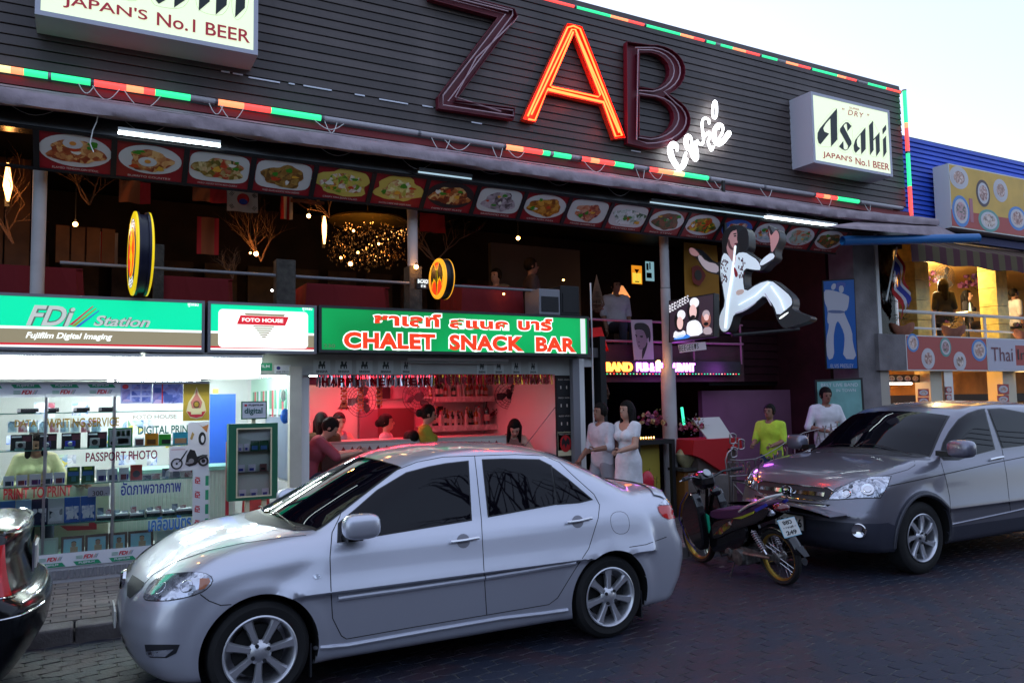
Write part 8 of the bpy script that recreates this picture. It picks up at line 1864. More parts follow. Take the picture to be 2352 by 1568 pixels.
x_=plane_px(*ze(760,300),PE,NE);build(MB().box(x_.x+.12,x_.x+.16,x_.y+.1,x_.y+.14,x_.z,4.9),'hanger',m_black,el)
p_=P(*ze(850,1400),8.5);q_=P(*ze(1600,1330),8.5);build(MB().tube([p_,q_],.025,8),'support_bar',m_black,el,smooth=True)
# band picture light box
zq=ZF(1800,800,3.92);PB=P(1590,730,8.45);NB_=NE
t,n=board('band_sign','lit picture box showing three long haired singers under slanted white lettering','sign',[(1178,565),(1735,470),(1735,1005),(1178,1080)],NB_,PB,.16,m_black,zq,'case')
on(t,zq,[(1192,582),(1725,487),(1725,992),(1192,1062)],PB,n,.003,'face',E_('lit_dark_picture',(.035,.02,.035),.6))
e_fc=E_('lit_face_print',(.85,.55,.50),.8);e_wp=E_('lit_white_print',(.85,.85,.88),.85)
for cx,cy_,rx,ry,m,o in((1310,815,62,115,m_sil,.006),(1335,740,50,60,e_wp,.007),(1320,840,38,80,e_fc,.010),(1480,700,75,135,m_sil,.006),(1495,590,58,62,e_wp,.007),(1480,700,45,88,e_fc,.010),(1640,790,58,105,E_('lit_brown_print',(.35,.12,.09),.6),.007),(1640,730,45,50,E_('lit_grey_print',(.5,.4,.42),.6),.009),(1645,770,30,40,e_fc,.010),(1640,850,30,22,m_sil,.011),(1480,765,28,22,m_sil,.012)):
    o_=plane_px(*zq(cx,cy_),PB,n)+n*o;r1=(plane_px(*zq(cx+rx,cy_),PB,n)-plane_px(*zq(cx,cy_),PB,n)).length;r2=(plane_px(*zq(cx,cy_+ry),PB,n)-plane_px(*zq(cx,cy_),PB,n)).length;build(MB().disc(o_,n,r2,r1,22,hint=Vector((0,0,1)).cross(n),th=.001),'portrait_print',m,t)
for pts,m in(([(1400,850),(1450,810),(1530,800),(1590,870),(1600,985),(1400,1010)],e_wp),([(1250,930),(1310,960),(1380,920),(1395,1005),(1230,1040)],e_wp),([(1600,900),(1700,880),(1722,975),(1610,985)],E_('lit_grey_print',(.5,.4,.42),.6)),([(1440,830),(1490,840),(1480,990),(1455,990)],e_fc),([(1240,1030),(1330,975),(1440,985),(1440,1025),(1250,1050)],E_('lit_blue_print',(.05,.25,.8),.7))):filled(t,zq,pts,PB,n,.0085,'clothes_print',m)
for k,ch in enumerate('BEEGEEES'):x=1186+k*31;y=690-k*14;ptext(t,zq,ch,(x,y-70-k*3),(x+27,y+18-k*4),PB,n,.013,e_wp,bold=.01)
t,n2=board('band_name_card','white card lettered with the band name under the lit picture box','sign',[(1290,1110),(1625,1070),(1638,1165),(1310,1205)],NB_,P(1590,815,8.5),.01,m_stw,zq);pn=P(1590,815,8.5)
for k,ch in enumerate('BEEGEE'+"'"+'S'):ptext(t,zq,ch,(1305+k*31,1120-k*4),(1330+k*31,1190-k*5),pn,n2,.003,m_sil)
# yellow crest flag, blue poster, teal board, portrait
t=cloth('hanging_flag','golden yellow flag with a dark red crest behind the raised left arm of the cutout',1570,556,1652,690,9.1,[M('flag_gold',(.45,.20,.02),.8)],wave=.01)
c=P(1603,632,9.06);build(MB().disc(c,(0,-1,0),.13,.15,20,th=.003,wob=.08),'crest',M('crest_red',(.25,.03,.02),.7),t);build(MB().disc(c-Vector((0,.005,0)),(0,-1,0),.07,.08,16,th=.003),'crest_centre',M('crest_dark',(.06,.05,.04),.7),t)
zp=ZF(2560,830,4.48);PP=P(1935,740,8.83);NP=Vector((-.35,-.94,0)).normalized();m_pob=M('poster_blue',(.01,.09,.33),.35);m_pgr=M('poster_pale',(.42,.42,.47),.4)
t,n=board('tall_poster','tall black framed blue poster of two figures in white jumpsuits on the pillar','poster',[(100,225),(555,200),(605,1475),(155,1475)],NP,PP,.03,m_black,zp,'frame')
on(t,zp,[(115,240),(543,215),(592,1460),(170,1460)],PP,n,.002,'sheet',m_pob)
for pts in([(120,360),(215,360),(290,380),(300,380),(470,440),(480,480),(455,640),(405,660),(415,700),(520,940),(525,1100),(590,1340),(385,1325),(415,1080),(405,960),(330,800),(300,810),(275,900),(255,1040),(270,1310),(170,1350),(150,1060),(200,850),(165,810),(180,640),(125,520)],):filled(t,zp,pts,PP,n,.005,'figure_print',m_pgr)
for pts,m,nn in(([(215,330),(245,270),(290,270),(290,330),(250,370)],m_pgr,'head_print'),([(335,300),(400,300),(400,380),(370,410),(330,380)],m_pgr,'head_print'),([(290,260),(350,245),(430,265),(420,320),(395,330),(380,290),(335,300),(320,350),(285,360)],m_pnavy,'hair_print'),([(180,640),(405,650),(405,690),(180,685)],M('belt_print',(.10,.13,.25),.5),'belt_print')):filled(t,zp,pts,PP,n,.008 if m is not m_pgr else.006,nn,m)
ptext(t,zp,'ELVIS PRESLEY',(215,1402),(540,1455),PP,n,.005,m_pgr)
PT=P(1930,900,8.83);NT=Vector((-.1,-1,0)).normalized();m_tea=M('teal_board',(.16,.36,.34),.5,nz=(4,.2))
t,n=board('chalk_sign','black framed teal board announcing the live band beside the pillar','sign',[(1872,872),(1981,867),(1990,1010),(1878,1010)],NT,PT,.03,m_black,I_,'frame');on(t,I_,[(1876,877),(1976,872),(1984,1005),(1882,1005)],PT,n,.002,'face',m_tea)
ptext(t,I_,'BEST LIVE BAND',(1885,880),(1970,887),PT,n,.006,m_stw);ptext(t,I_,'IN TOWN',(1920,893),(1965,899),PT,n,.006,m_stw)
PM=P(1905,930,9.0);t,n=board('menu_case','black roofed menu case on legs in front of the teal board','menu stand',[(1880,908),(1942,906),(1944,985),(1882,985)],(0,-1,0),PM,.06,m_black,I_,'case');on(t,I_,[(1885,915),(1937,913),(1938,980),(1887,980)],PM,n,.002,'sheet',M('menu_sheet',(.4,.45,.45),.5));on(t,I_,[(1872,908),(1878,899),(1945,897),(1952,906)],PM,n,.01,'roof',m_black,.03);on(t,I_,[(1912,901),(1933,900),(1933,904),(1912,905)],PM,n,.045,'label',m_stw)
for u in(1885,1938):x=P(u,980,9.0).x;build(MB().box(x-.02,x+.02,9.0,9.04,.12,P(u,980,9.0).z),'leg',m_black,t)
zo=ZF(1960,960,7.84);PO=P(1480,780,9.5);NO=Vector((0,-1,0));t,n=board('portrait_poster','black and white portrait poster of a dark haired man hanging on the mezzanine rail','poster',[(165,345),(690,345),(735,1320),(250,1330)],NO,PO,.006,M('portrait_paper',(.40,.33,.40),.6),zo)
filled(t,zo,[(270,590),(480,600),(570,760),(580,900),(540,1000),(440,1090),(360,1065),(300,900),(285,720)],PO,n,.002,'face_print',M('print_midgrey',(.22,.15,.20),.6))
filled(t,zo,[(245,540),(255,440),(370,415),(520,430),(620,520),(655,700),(640,900),(610,890),(600,760),(560,830),(520,700),(470,600),(330,580),(265,610)],PO,n,.004,'hair_print',m_sil)
for pts in([(262,690),(325,730),(310,790),(280,740)],[(370,740),(470,730),(450,790),(390,770)],[(330,890),(390,880),(370,910)],[(335,980),(400,970),(370,1000)],[(560,870),(580,960),(470,1280),(435,1320),(440,1060),(520,1010)]):filled(t,zo,pts,PO,n,.004,'feature_print',m_sil)
# mezzanine rail, red cloth, table lamp and lit pictures
mzr=thing('mezzanine_rail','twin pink lit rails along the mezzanine of the live band hall','railing',(7.5,9.65,2.4));pr_m=M('pink_lit_rail',(.35,.15,.22),.4)
for v in(736,783):z=P(1430,v,9.65).z;build(MB().cyl((6.15,9.65,z),(9.55,9.65,z),.018),'rail',pr_m,mzr,smooth=True)
for x in(6.3,7.4,8.5,9.5):build(MB().cyl((x,9.65,2.3),(x,9.65,P(1430,736,9.65).z),.015),'post',pr_m,mzr)
build(MB().box(6.14,9.6,9.70,9.74,2.02,P(1430,790,9.65).z),'fascia_board',m_maroon,mzr)
a,b=P(1357,750,9.6),P(1398,790,9.6);t=thing('red_tablecloth','bright red cloth over a small table at the mezzanine edge','cloth',(a.x,9.7,b.z));build(MB().prism([(a.x,9.6,b.z+.02),(b.x-.05,9.6,b.z-.02),(b.x,9.6,b.z-.1),(b.x-.12,9.6,a.z),(a.x,9.6,a.z-.02)],(0,.5,0)),'cloth',M('bright_red_cloth',(.5,.01,.01),.7),t)
c=P(1424,683,11.2);tl2=thing('table_lamp','small table lamp with a pleated amber shade on the mezzanine','lamp',(c.x,11.2,2.4));hs=P(1424,657,11.2).z-c.z;ws_=P(1443,683,11.2).x-c.x
build(MB().lathe([(ws_,0),(ws_*.35,hs)],(c.x,11.2,c.z),(0,0,1),20,cap=False),'lamp_shade',E_('amber_shade',(1.,.42,.15),.75),tl2,smooth=True);build(MB().cyl((c.x,11.2,2.95),(c.x,11.2,c.z),.02),'stem',m_gold,tl2);build(MB().box(c.x-.3,c.x+.3,11.0,11.4,2.40,2.95),'cabinet',m_dark,tl2)
l=bpy.data.lights.new('lamp_light','POINT');l.energy=3;l.color=WB;l.shadow_soft_size=.1;o=bpy.data.objects.new('lamp_light',l);COL.objects.link(o);o.parent=tl2;o.location=(0,-.3,c.z-2.4-.1)
plain_poster('glowing orange cocktail glass picture on the dark hall wall',(1450,609,1475,653),12.6,E_('lit_orange_picture',(1.,.35,.02),.8),extras=[('r',.08,.05,.92,.6,E_('lit_yellow_picture',(1.,.75,.08),.9)),('r',.46,.15,.54,.6,m_fred),('p',[(.25,.8),(.75,.8),(.5,.55)],m_fred,.001),('r',.3,.1,.7,.15,m_sil,.001)]);plain_poster('pale blue lit bar picture right of the orange cocktail picture',(1482,600,1503,646),12.6,E_('lit_blue_picture',(.35,.65,.75),.55),extras=[('r',.1,.55,.35,.9,m_sil),('r',.45,.6,.6,.95,m_sil),('r',.1,.15,.7,.42,m_sil)])
for k,(u0,v0,u1,v1)in enumerate(((1790,610,1810,650),(1825,590,1865,680),(1752,612,1780,640))):plain_poster('dim red picture on the maroon hall wall, %s'%['beside the lifted right arm','tallest of the three','nearest the figure'][k],(u0,v0,u1,v1),11.3,M('dim_red_print',(.10,.02,.015),.6),extras=[('r',.1,.1,.9,.9,M('dim_print',(.05,.03,.025),.6))])
# neon name over the entrance
nw=thing('pub_neon','red yellow and violet neon lettering of the live band pub passing behind the column','neon sign',(7.4,9.55,2.1));YN2=9.55
for s,u0,u1,col,es in(('LIVE',1338,1386,(1.,.06,.03),5),('BAND',1391,1452,(1.,.22,.03),7),('PUB & RESTAURANT',1462,1595,(.75,.22,1.),6)):
    a,b=P(u0,850,YN2),P(u1,832,YN2);z0=P(1450,853,YN2).z;z1=P(1450,832,YN2).z;wall_text('neon_lettering',s,a.x,b.x,z0,z1,YN2,E_('neon_'+s[:3].lower(),col,es),nw,bold=.05,ext=.01)
build(MB().box(6.15,9.4,YN2+.02,YN2+.05,z0-.05,z1+.03),'backing',m_black,nw)
for k in range(48):x=P(1362,856,YN2).x+k*.060;build(MB().ell((x,YN2-.01,z0-.035),.010,6,4),'lamp_bead',LC['gyrg'[k%4]],nw)
for k,(x,col,e)in enumerate(((6.5,(1,.05,.03),3),(7.9,(.6,.12,1),4),(9.0,(.6,.12,1),3))):l=bpy.data.lights.new('neon_halo_light','POINT');l.energy=e;l.color=col;l.shadow_soft_size=.15;o=bpy.data.objects.new('neon_halo_light',l);COL.objects.link(o);o.parent=nw;o.location=(x-7.4,-.18,.1)
c=P(1512,832,8.88);bulb('warm bulb glowing on the right column above the neon lettering',c,WB,.03,3,40,cord=None)
# hanging wicker, flowers, lantern table, menu desk
for k,(u,v,r)in enumerate(((1382,905,.11),(1372,700,.10))):
    c=P(u,v,9.0);t=thing('wicker_bundle',['hanging bundle of wicker fish traps left of the entrance','cone shaped wicker trap hanging above the red tablecloth'][k],'basket',tuple(c));rr=random.Random(k)
    for q in range(26):a=q*.2417;build(MB().tube([c+Vector((0,0,.42)),c+Vector((math.cos(a)*r*.5,math.sin(a)*r*.5,.2)),c+Vector((math.cos(a)*r,math.sin(a)*r,0)),c+Vector((math.cos(a)*r*.3,math.sin(a)*r*.3,-r))],.004,4),'cane',m_branch,t)
    for z in(-.06,0,.08,.2):rq=r*(1-abs(z)*2.4);build(MB().tube([c+Vector((math.cos(a)*rq,math.sin(a)*rq,z))for a in np.linspace(0,6.283,17)[:-1]],.005,4,closed=True),'hoop',m_branch,t)
YT=8.75;a,b=P(1462,1012,YT),P(1550,1012,YT);tb=thing('lantern_table','black framed stand with a yellow panel before the entrance column','table',((a.x+b.x)/2,YT,.12));zT=a.z
build(MB().box(a.x,b.x,YT,YT+.45,zT-.06,zT),'top',m_black,tb);build(MB().box(a.x+.03,b.x-.12,YT+.2,YT+.22,.14,zT-.06),'yellow_panel',M('yellow_panel',(.42,.33,.05),.5),tb)
for x in(a.x+.03,b.x-.03):
    for y in(YT+.03,YT+.42):build(MB().box(x-.03,x+.03,y-.03,y+.03,.12,zT-.06),'leg',m_black,tb)
for k in range(6):x=P(1478,1004,YT).x+k*.045;t=thing('candle','small lit candle in the row on the black stand, %s from the left'%ordinal(k),'candle',(x,YT+.06,zT),group='row of lit candles');build(MB().cyl((x,YT+.06,zT),(x,YT+.06,zT+.02),.015),'cup',m_gold,t);build(MB().ell((x,YT+.06,zT+.032),(.008,.008,.014),8,5),'flame',E_('flame',(1.,.5,.12),14),t)
for k in range(5):
    c=Vector((a.x+.14+k*.06,YT+.1,.35+.12*(k%3)));t=thing('orchid_spray','yellow orchid spray against the yellow panel, %s from the left'%ordinal(k),'flowers',(c.x,c.y,.12),group='orchid sprays');build(MB().tube([(c.x,c.y,.12),c,c+Vector((.03,0,.22))],.004,4),'stem',m_mar if 0 else M('leaf_green',(.03,.07,.02),.6),t)
    for q in range(6):mb=MB();petal_ball(mb,c+Vector((.03*math.sin(q*2),-.01,-.05+q*.05)),.017,q);build(mb,'flower_head',M('petal_yellow',(.55,.42,.05),.7),t)
bouquet('big bouquet of cream pink and wine silk flowers on the black stand',P(1500,970,8.9),.24,34,[m_fl[1],m_fl[0],m_fl[2],m_fl[3],m_fl[4]],7);bouquet('bouquet of pink roses spreading over a pale vase',P(1590,985,8.8),.24,24,[m_fl[0],m_fl[2],m_fl[0],m_fl[1]],11)
c=P(1575,1046,8.8);t=thing('vase','round pale green and ochre vase holding the pink roses','vase',(c.x,8.8,c.z-.16));build(MB().lathe([(.06,-.16),(.13,-.06),(.14,.02),(.09,.10),(.055,.14),(.07,.19)],(c.x,8.8,c.z),(0,0,1),24),'body',M('glazed_vase',(.34,.30,.16),.3,nz=(7,.4)),t,smooth=True)
t=thing('vase_stand','low dark wooden stand under the rose vase','stand',(c.x,8.8,.12));build(MB().box(c.x-.2,c.x+.2,8.62,9.0,c.z-.2,c.z-.16),'top',m_wood,t);build(MB().box(c.x-.14,c.x+.14,8.68,8.94,.12,c.z-.2),'body',M('amber_drum',(.22,.09,.02),.5),t)
a,b=P(1592,1010,8.55),P(1700,1012,8.55);zD=P(1640,1008,8.55).z;dk=thing('menu_desk','red draped reception desk at the hall entrance','desk',((a.x+b.x)/2,8.7,.12));build(MB().box(a.x+.12,b.x-.05,8.6,9.1,.12,zD-.02),'desk_body',M('desk_brown',(.10,.07,.06),.6),dk)
build(MB().prism([(a.x,8.53,zD),(b.x,8.53,zD),(b.x+.02,8.53,zD-.16),(b.x-.26,8.53,zD-.14),(b.x-.30,8.53,zD-.50),(a.x+.14,8.53,zD-.26),(a.x-.03,8.53,zD-.2)],(0,.6,0)),'drape',M('scarlet_drape',(.42,.008,.012),.75),dk)
t=thing('open_menu','open white menu lying tilted on the red desk','menu',(a.x+.2,8.7,zD));q=[P(1590,960,8.9),P(1652,957,8.9),P(1683,1004,8.65),P(1626,1008,8.65)];build(MB().prism(q,(0,.01,-.01)),'pages',M('menu_page',(.55,.55,.5),.6),t)
t=thing('green_light','thin green glowing light stick behind the roses','lamp',tuple(P(1570,980,9.3)));build(MB().cyl(P(1566,935,9.3),P(1572,982,9.3),.02),'tube',E_('green_stick',(.05,.9,.45),1.6),t)
# mirrored iron arch lettering
zm_=ZF(2130,1300,2.8);YG=7.7;ar=thing('iron_arch_sign','wrought iron arch sign seen from behind with mirrored street lettering','sign',(8.7,YG,.12));m_iron=M('bare_iron',(.34,.31,.31),.35,.8)
def gp(x,y,Y=YG):return P(*zm_(x,y),Y)
for ch,x,y,h in(('T',452,468,105),('E',510,470,110),('E',563,466,108),('R',612,470,110),('T',680,446,105),('S',735,440,108),('G',800,425,110),('N',855,398,105),('I',893,366,100),('K',945,343,108),('L',1010,312,110),('A',1075,262,112),('W',1130,232,120),('A',1232,197,118),('Y',1288,155,112),('A',1345,140,110),('T',1400,118,108)):
    c=gp(x,y);s=(gp(x,y-h/2).z-gp(x,y+h/2).z);me=fit(text_mesh(ch,0,0,.006),s*.24,-s*.24,-s/2,s/2);to_wall(me,YG);me.transform(Matrix.Translation((c.x,0,c.z)));me.flip_normals();link('letter',me,m_iron,ar)
up_l=[(455,400),(560,405),(680,392),(780,350),(880,290),(980,225),(1100,165),(1250,125),(1400,105)];lo_l=[(450,545),(560,540),(720,520),(850,480),(960,420),(1080,345),(1180,300),(1300,250),(1450,215)]
for l_,r in((up_l,.006),(lo_l,.009)):build(MB().tube([gp(*p)for p in l_],r,8),'arch_bar',m_iron,ar,smooth=True)
build(MB().tube([gp(465,582),gp(560,592),gp(650,580),gp(730,562)],.017,10),'chrome_tube',m_chrome,ar,smooth=True);build(MB().tube([gp(960,440),gp(1080,370),gp(1160,325)],.017,10),'chrome_tube',m_chrome,ar,smooth=True)
for x,y0,y1 in((460,545,830),(480,590,830),(720,560,760),(735,570,780)):a,b=gp(x,y0),gp(x,y1);build(MB().tube([a,(b.x,YG,min(b.z,.9)),(b.x,YG,.12)],.014,8),'post',m_iron,ar,smooth=True)
for pts in([(480,610),(560,700),(640,760),(700,745)],[(540,600),(640,615),(700,660),(720,720)]):build(MB().tube([gp(*p)for p in pts],.010,6),'scroll',m_iron,ar,smooth=True)
cl2=thing('iron_clover','curled wrought iron clover ornament above the motorcycle handlebar','ornament',tuple(gp(500,380)))
for cx,cy_,a0 in((480,215,-60),(555,265,30),(490,335,150)):build(MB().tube([gp(cx+36*(1-.35*math.cos(a*2))*math.cos(a),cy_+44*math.sin(a)*(1-.2*math.cos(a)))for a in np.linspace(0,6.283,21)[:-1]],.010,6,closed=True),'petal',m_iron,cl2,smooth=True)
build(MB().tube([gp(505+24*math.cos(a),285+30*math.sin(a))for a in np.linspace(0,6.283,17)[:-1]],.008,6,closed=True),'ring',m_iron,cl2,smooth=True);build(MB().tube([gp(480,300),gp(435,340),gp(415,400),gp(430,540)],.010,6),'stem',m_iron,cl2,smooth=True)
a,b=gp(275,540,7.5),gp(455,830,7.5);tag(build(MB().box(a.x,b.x,7.5,7.9,.12,a.z),'planter_box',M('grey_brown_planter',(.13,.11,.10),.8,nz=(6,.3)),bevel=.01),'grey brown box planter behind the motorcycle','planter')
# ================================================================== restaurant next door, things
f6=lambda a,b:(a,b)
def plates(spec):
    out=[]
    for i,(x,y,rx,ry,rim)in enumerate(spec):
        m={'b':M('plate_blue',(.06,.22,.55),.4),'w':M('plate_print',(.55,.52,.55),.4),'d':M('plate_dark',(.06,.03,.04),.4),'g':M('plate_teal',(.10,.30,.26),.4)}[rim]
        out+=[('c',x,y,rx,ry,m),('c',x,y,rx*.78,ry*.78,M('plate_print',(.55,.52,.55),.4),.003),('c',x,y,rx*.58,ry*.58,photo_mat('dish_%d'%(i%4),[['#6a3a3a','#c8a090','#8a5a4a','#e0c8c0'],['#5a2a2a','#a06a60','#d8c0b8'],['#7a2a3a','#c89aa0','#3a4a2a'],['#a87a60','#e0d0c8','#6a4a3a']][i%4],12,0,i),.005)]
    return out
def billboard(label,u0,v0,u1,v1,Y,mat,extras,case=m_white,dep=.25):
    a,b=P(u0,v0,Y),P(u1,v1,Y);t=poster(label,(u0,v0,u1,v1),mat,Y,f=f6,name='billboard',extras=extras);build(MB().box(a.x-.03,b.x+.02,Y+.001,Y+dep,b.z-.02,a.z+.02),'case',case,t);return t
a=P(2178,375,8.55);z1=a.z;vb=373+(P(2178,520,8.55).z*0)
hb=P(2190,522,8.55).z;X1b=a.x+3.3
def bb(label,x0,x1,z0,z1,Y,mat,extras):
    t=thing('billboard',label,'billboard',((x0+x1)/2,Y,z0));build(MB().box(x0,x1,Y,Y+.3,z0,z1),'case',m_white,t);build(MB().box(x0+.02,x1,Y-.004,Y,z0+.02,z1-.02),'face',mat,t);w,h=x1-x0,z1-z0
    for e in extras:
        o=e[-1]if isinstance(e[-1],float)and len(e)>6 else 0
        if e[0]=='r':build(MB().box(x0+e[1]*w,x0+e[3]*w,Y-.0055-o,Y-.004,z0+e[2]*h,z0+e[4]*h),'print_block',e[5],t)
        if e[0]=='c':build(MB().disc((x0+e[1]*w,Y-.006-o,z0+e[2]*h),(0,-1,0),e[4]*h,e[3]*w,24,th=.001,hint=(1,0,0)),'print_disc',e[5],t)
        if e[0]=='t':wall_text('lettering',e[1],x0+e[2]*w,x0+e[4]*w,z0+e[3]*h,z0+e[5]*h,Y-.005-o,e[6],t,bold=e[7])
    return t
bb('wide mustard and red billboard of thai dishes high on the blue cladding',a.x,X1b,hb,z1,8.55,M('bb_mustard',(.66,.40,.07),.5,nz=(3,.12)),[('r',.0,.02,1,.28,M('bb_red',(.42,.06,.05),.5)),('r',.165,.12,.195,.5,M('drink_pink',(.4,.12,.16),.4),.004)]+plates([(.085,.80,.085,.18,'w'),(.30,.62,.065,.22,'d'),(.085,.27,.078,.25,'b'),(.34,.19,.10,.18,'g'),(.47,.72,.07,.19,'w'),(.62,.3,.09,.2,'b'),(.8,.7,.1,.2,'w')]))
zs0,zs1=P(2075,851,8.85).z,P(2075,769,8.85).z;xa,xb,xc2=P(2075,800,8.85).x,P(2259,800,8.85).x,P(2440,800,8.85).x
bb('long red balcony signboard printed with thai dishes',xa,xb,zs0,zs1,8.80,M('bb_rose',(.42,.07,.06),.5),plates([(.08,.78,.07,.26,'b'),(.25,.34,.08,.30,'w'),(.47,.68,.07,.28,'g'),(.64,.28,.08,.28,'w'),(.9,.62,.10,.33,'b')]))
m_it=M('sign_ital_green',(.02,.22,.10),.5);m_ib=M('sign_blue',(.03,.18,.5),.5)
bb('white balcony signboard lettered Thai Inter Food with coloured stripes',xb+.03,xc2,zs0,zs1,8.80,M('bb_white',(.50,.48,.56),.5),[('r',.34,.18,.55,.8,M('bb_red',(.42,.06,.05),.5)),('r',.55,.18,.63,.8,m_it),('r',.72,.18,.80,.8,M('bb_red',(.42,.06,.05),.5)),('t','Thai',.04,.3,.30,.72,m_mar,.0,.002),('t','Inter',.36,.35,.68,.68,m_sil,.0,.004),('t','Food',.74,.35,.98,.68,m_prd,.0,.004)])
build(MB().box(P(2010,800,8.85).x,xa-.03,8.78,8.86,zs0,zs1),'stained_fascia',MATS['stained_concrete'],th)
aw2=thing('striped_awning','faded red and mustard striped awning over the orange balcony','awning',(15,8.4,4.2));zA0,zA1=P(2100,560,8.3).z,P(2100,600,8.3).z
for k in range(44):
    x=12.05+k*.19;mb=MB();mb.add([(x,8.85,4.52),(x+.19,8.85,4.52),(x+.19,8.30,zA0),(x,8.30,zA0),(x+.19,8.29,zA1+.02*math.sin(k)),(x,8.29,zA1+.02*math.sin(k-1))],[(0,1,2,3),(3,2,4,5)]);build(mb,'stripe',[M('awning_maroon',(.07,.018,.025),.9),M('awning_mustard',(.10,.075,.035),.9)][k%2],aw2)
tag(build(MB().box(11.95,26,8.70,8.9,4.53,4.66),'eaves_beam',M('dark_blue_beam',(.012,.015,.09),.6)),'dark blue beam under the blue cladding','beam')
fp0,fp1=P(2036,690,8.75),P(2060,568,8.75);fl=thing('thai_flag','red white and blue striped flag drooping from a slanted white pole','flag',tuple(fp0));build(MB().cyl(fp0,fp1,.013),'pole',m_white,fl,smooth=True)
cols=[m_fred,M('flag_clean_white',(.55,.53,.56),.8),M('flag_deep_blue',(.03,.04,.28),.8),M('flag_deep_blue',(.03,.04,.28),.8),M('flag_clean_white',(.55,.53,.56),.8),m_fred]
for i,m in enumerate(cols):
    mb=MB();vs_=[];n=12
    for q in range(n+1):
        s=q/n;base=fp1.lerp(fp0,.02+.62*(i/6));base2=fp1.lerp(fp0,.02+.62*((i+1)/6));tip=Vector((.30*s+.03*math.sin(s*7+i*.4),.04*math.sin(s*9+i),-.66*s**1.1));vs_+=[base+tip+Vector((.02*math.sin(i+s*5),0,0)),base2+tip*.98+Vector((.02*math.sin(i+1+s*5),0,0))]
    mb.add(vs_,[(2*q,2*q+1,2*q+3,2*q+2)for q in range(n)]);build(mb,'stripe',m,fl,smooth=True)
m_clay=M('terracotta',(.42,.17,.11),.8,nz=(8,.2))
for k,u in enumerate((2072,2190,2352)):
    c=P(u,765,8.90);zz=zf;t=thing('clay_planter','heart rimmed terracotta flower bowl on the balcony, %s from the left'%ordinal(k),'planter',(c.x,8.9,zz),group='terracotta bowls on the balcony');n=20;prof=[(.10,0),(.22,.10),(.27,.20)];mb=MB();vs_=[]
    for r,h in prof+[(.25,.19)]:
        for j in range(n):a=2*math.pi*j/n;lob=1+.10*math.cos(4*a)if h>.15 else 1;vs_.append((c.x+r*lob*math.cos(a),8.9+r*.8*lob*math.sin(a)*.9,zz+h+(.035*math.cos(4*a)if h>.15 else 0)))
    mb.add(vs_,[(i*n+j,i*n+(j+1)%n,(i+1)*n+(j+1)%n,(i+1)*n+j)for i in range(3)for j in range(n)]+[tuple(range(n))]);build(mb,'bowl',m_clay,t,smooth=True)
    bouquet('%s growing in the %s terracotta bowl'%(['drooping green leaves','pink and yellow small flowers','green plant with yellow flowers'][k],ordinal(k)),Vector((c.x,8.9,zz+.26)),.16,8 if k else 3,[m_fl[2],m_fl[1]],50+k,s=.022)
for k,(u,v)in enumerate(((2118,650),(2240,655))):c=P(u,v,11.4);bouquet(['purple leaved plant behind the first yellow column','purple leaved plant behind the restaurant tables'][k],c,.45,16,[m_fl[3],M('petal_purple',(.10,.03,.12),.7)],70+k,s=.09)
wall_fan('black pedestal fan beside the first yellow column',P(2170,637,10.6),(-.2,-1,0),.28)
bulb('bright round ceiling lamp on the orange balcony',P(2093,622,11.8),(1,.78,.42),.09,420,30);bulb('second ceiling lamp further along the orange balcony',Vector((15.7,10.6,4.2)),(1,.75,.4),.09,330,30)
bulb('warm spot lamp over the ground floor menu pictures',P(2285,880,9.6),(1,.6,.2),.05,120,30);bulb('warm lamp behind the ground floor counter',Vector((13.2,10.8,2.0)),(1,.55,.15),.05,260,20)
a,b=P(2026,881,9.3),P(2094,882,9.3);fluo('white tube lamp over the ground floor opening of the restaurant',a,Vector((b.x,9.3,a.z)),E_('fluorescent_thai',(1,.95,.85),8),.018)
t=thing('restaurant_table','small table with a white cloth and drinks on the orange balcony','table',(P(2225,720,10.4).x,10.4,zf));c=P(2225,722,10.4);build(MB().box(c.x-.35,c.x+.45,10.2,10.7,zf+.72,zf+.75),'top',m_white,t);build(MB().cyl((c.x,10.45,zf),(c.x,10.45,zf+.72),.04),'leg',m_black,t);build(MB().cyl((c.x-.1,10.3,zf+.75),(c.x-.1,10.3,zf+.95),.03,.015),'water_bottle',M('bottle_pale_blue',(.3,.5,.6),.1),t)
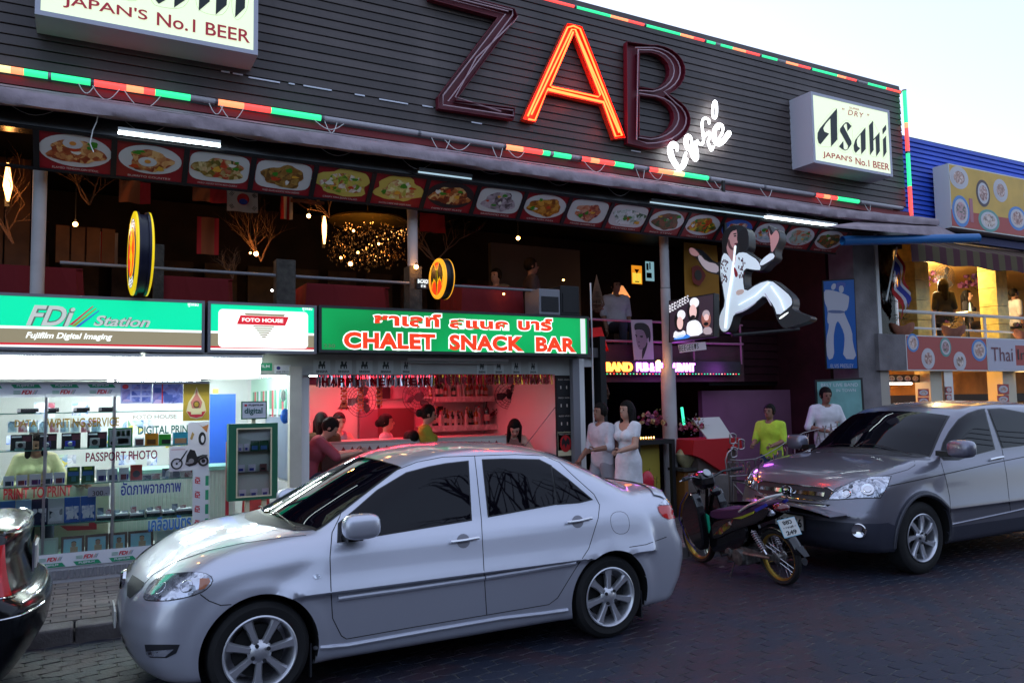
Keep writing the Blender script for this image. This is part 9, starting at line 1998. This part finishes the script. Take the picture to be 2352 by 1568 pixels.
for k,(u0,v0,u1,v1)in enumerate(((2108,893,2134,910),(2108,912,2134,930),(2290,882,2318,905),(2290,908,2318,925),(2172,888,2186,902),(2172,905,2186,920))):plain_poster('dish picture on the restaurant ground floor, %s'%['upper left pair','lower left pair','upper right under the warm lamp','lower right under the warm lamp','upper on the sliding door','lower on the sliding door'][k],(u0,v0,u1,v1),8.97,M('bb_rose',(.42,.07,.06),.5),extras=plates([(.5,.5,.4,.36,'w')]))
t=poster('dark strip of menu photographs hung above the white tube lamp',(2035,860,2115,878),m_sil,9.2,f=f6,extras=plates([(.15+.23*i,.5,.09,.35,'w')for i in range(4)]))
# bare tree and wires across the street, mirrored in the car windows
tr=thing('bare_tree','tall bare tree across the street reflected in the sedan windows','tree',(13.2,-9.2,0));rr=random.Random(5);mb=MB()
def lim(p,d,L,r,lv):
    q=[p]
    for i in range(4):d=(d+Vector((rr.uniform(-.25,.25),rr.uniform(-.2,.2),rr.uniform(-.1,.2)))).normalized();q.append(q[-1]+d*L/4)
    mb.tube(q,[r,r*.85,r*.7,r*.6,r*.45],7,caps=False)
    if lv:
        for k in range(3):lim(q[2+k%3],(d+Vector((rr.uniform(-.9,.9),rr.uniform(-.7,.7),rr.uniform(-.2,.6)))).normalized(),L*.65,r*.5,lv-1)
m_bark=M('bark',(.05,.04,.035),.9);build(MB().tube([(13.2,-9.2,0),(13.1,-9.2,3),(13.4,-9.1,6)],[.28,.22,.2],10),'trunk',m_bark,tr,smooth=True)
for k in range(4):lim(Vector((13.4,-9.1,5.8)),Vector((rr.uniform(-1,1),rr.uniform(-.5,.6),.9)).normalized(),4.2,.16,3)
build(mb,'limbs',m_bark,tr,smooth=True)
for k in range(4):tag(build(MB().tube([(-20+t_*70,-7.2-.15*k,7.4+.35*k-1.2*math.sin(math.pi*(t_*3%1)))for t_ in np.linspace(0,1,40)],.02,4),'power_cable',m_black),'overhead cable across the street, %s from the bottom'%ordinal(k),'cable','overhead cables across the street')

p=G(*zm_(380,1345));tag(build(MB().add([(p.x-.03,p.y-.015,.004),(p.x+.03,p.y-.02,.003),(p.x+.035,p.y+.012,.010),(p.x-.02,p.y+.02,.004)],[(0,1,2,3)]),'paper_scrap',M('grey_paper',(.25,.25,.24),.8)),'pale paper scrap on the road beside the motorcycle stand','litter')
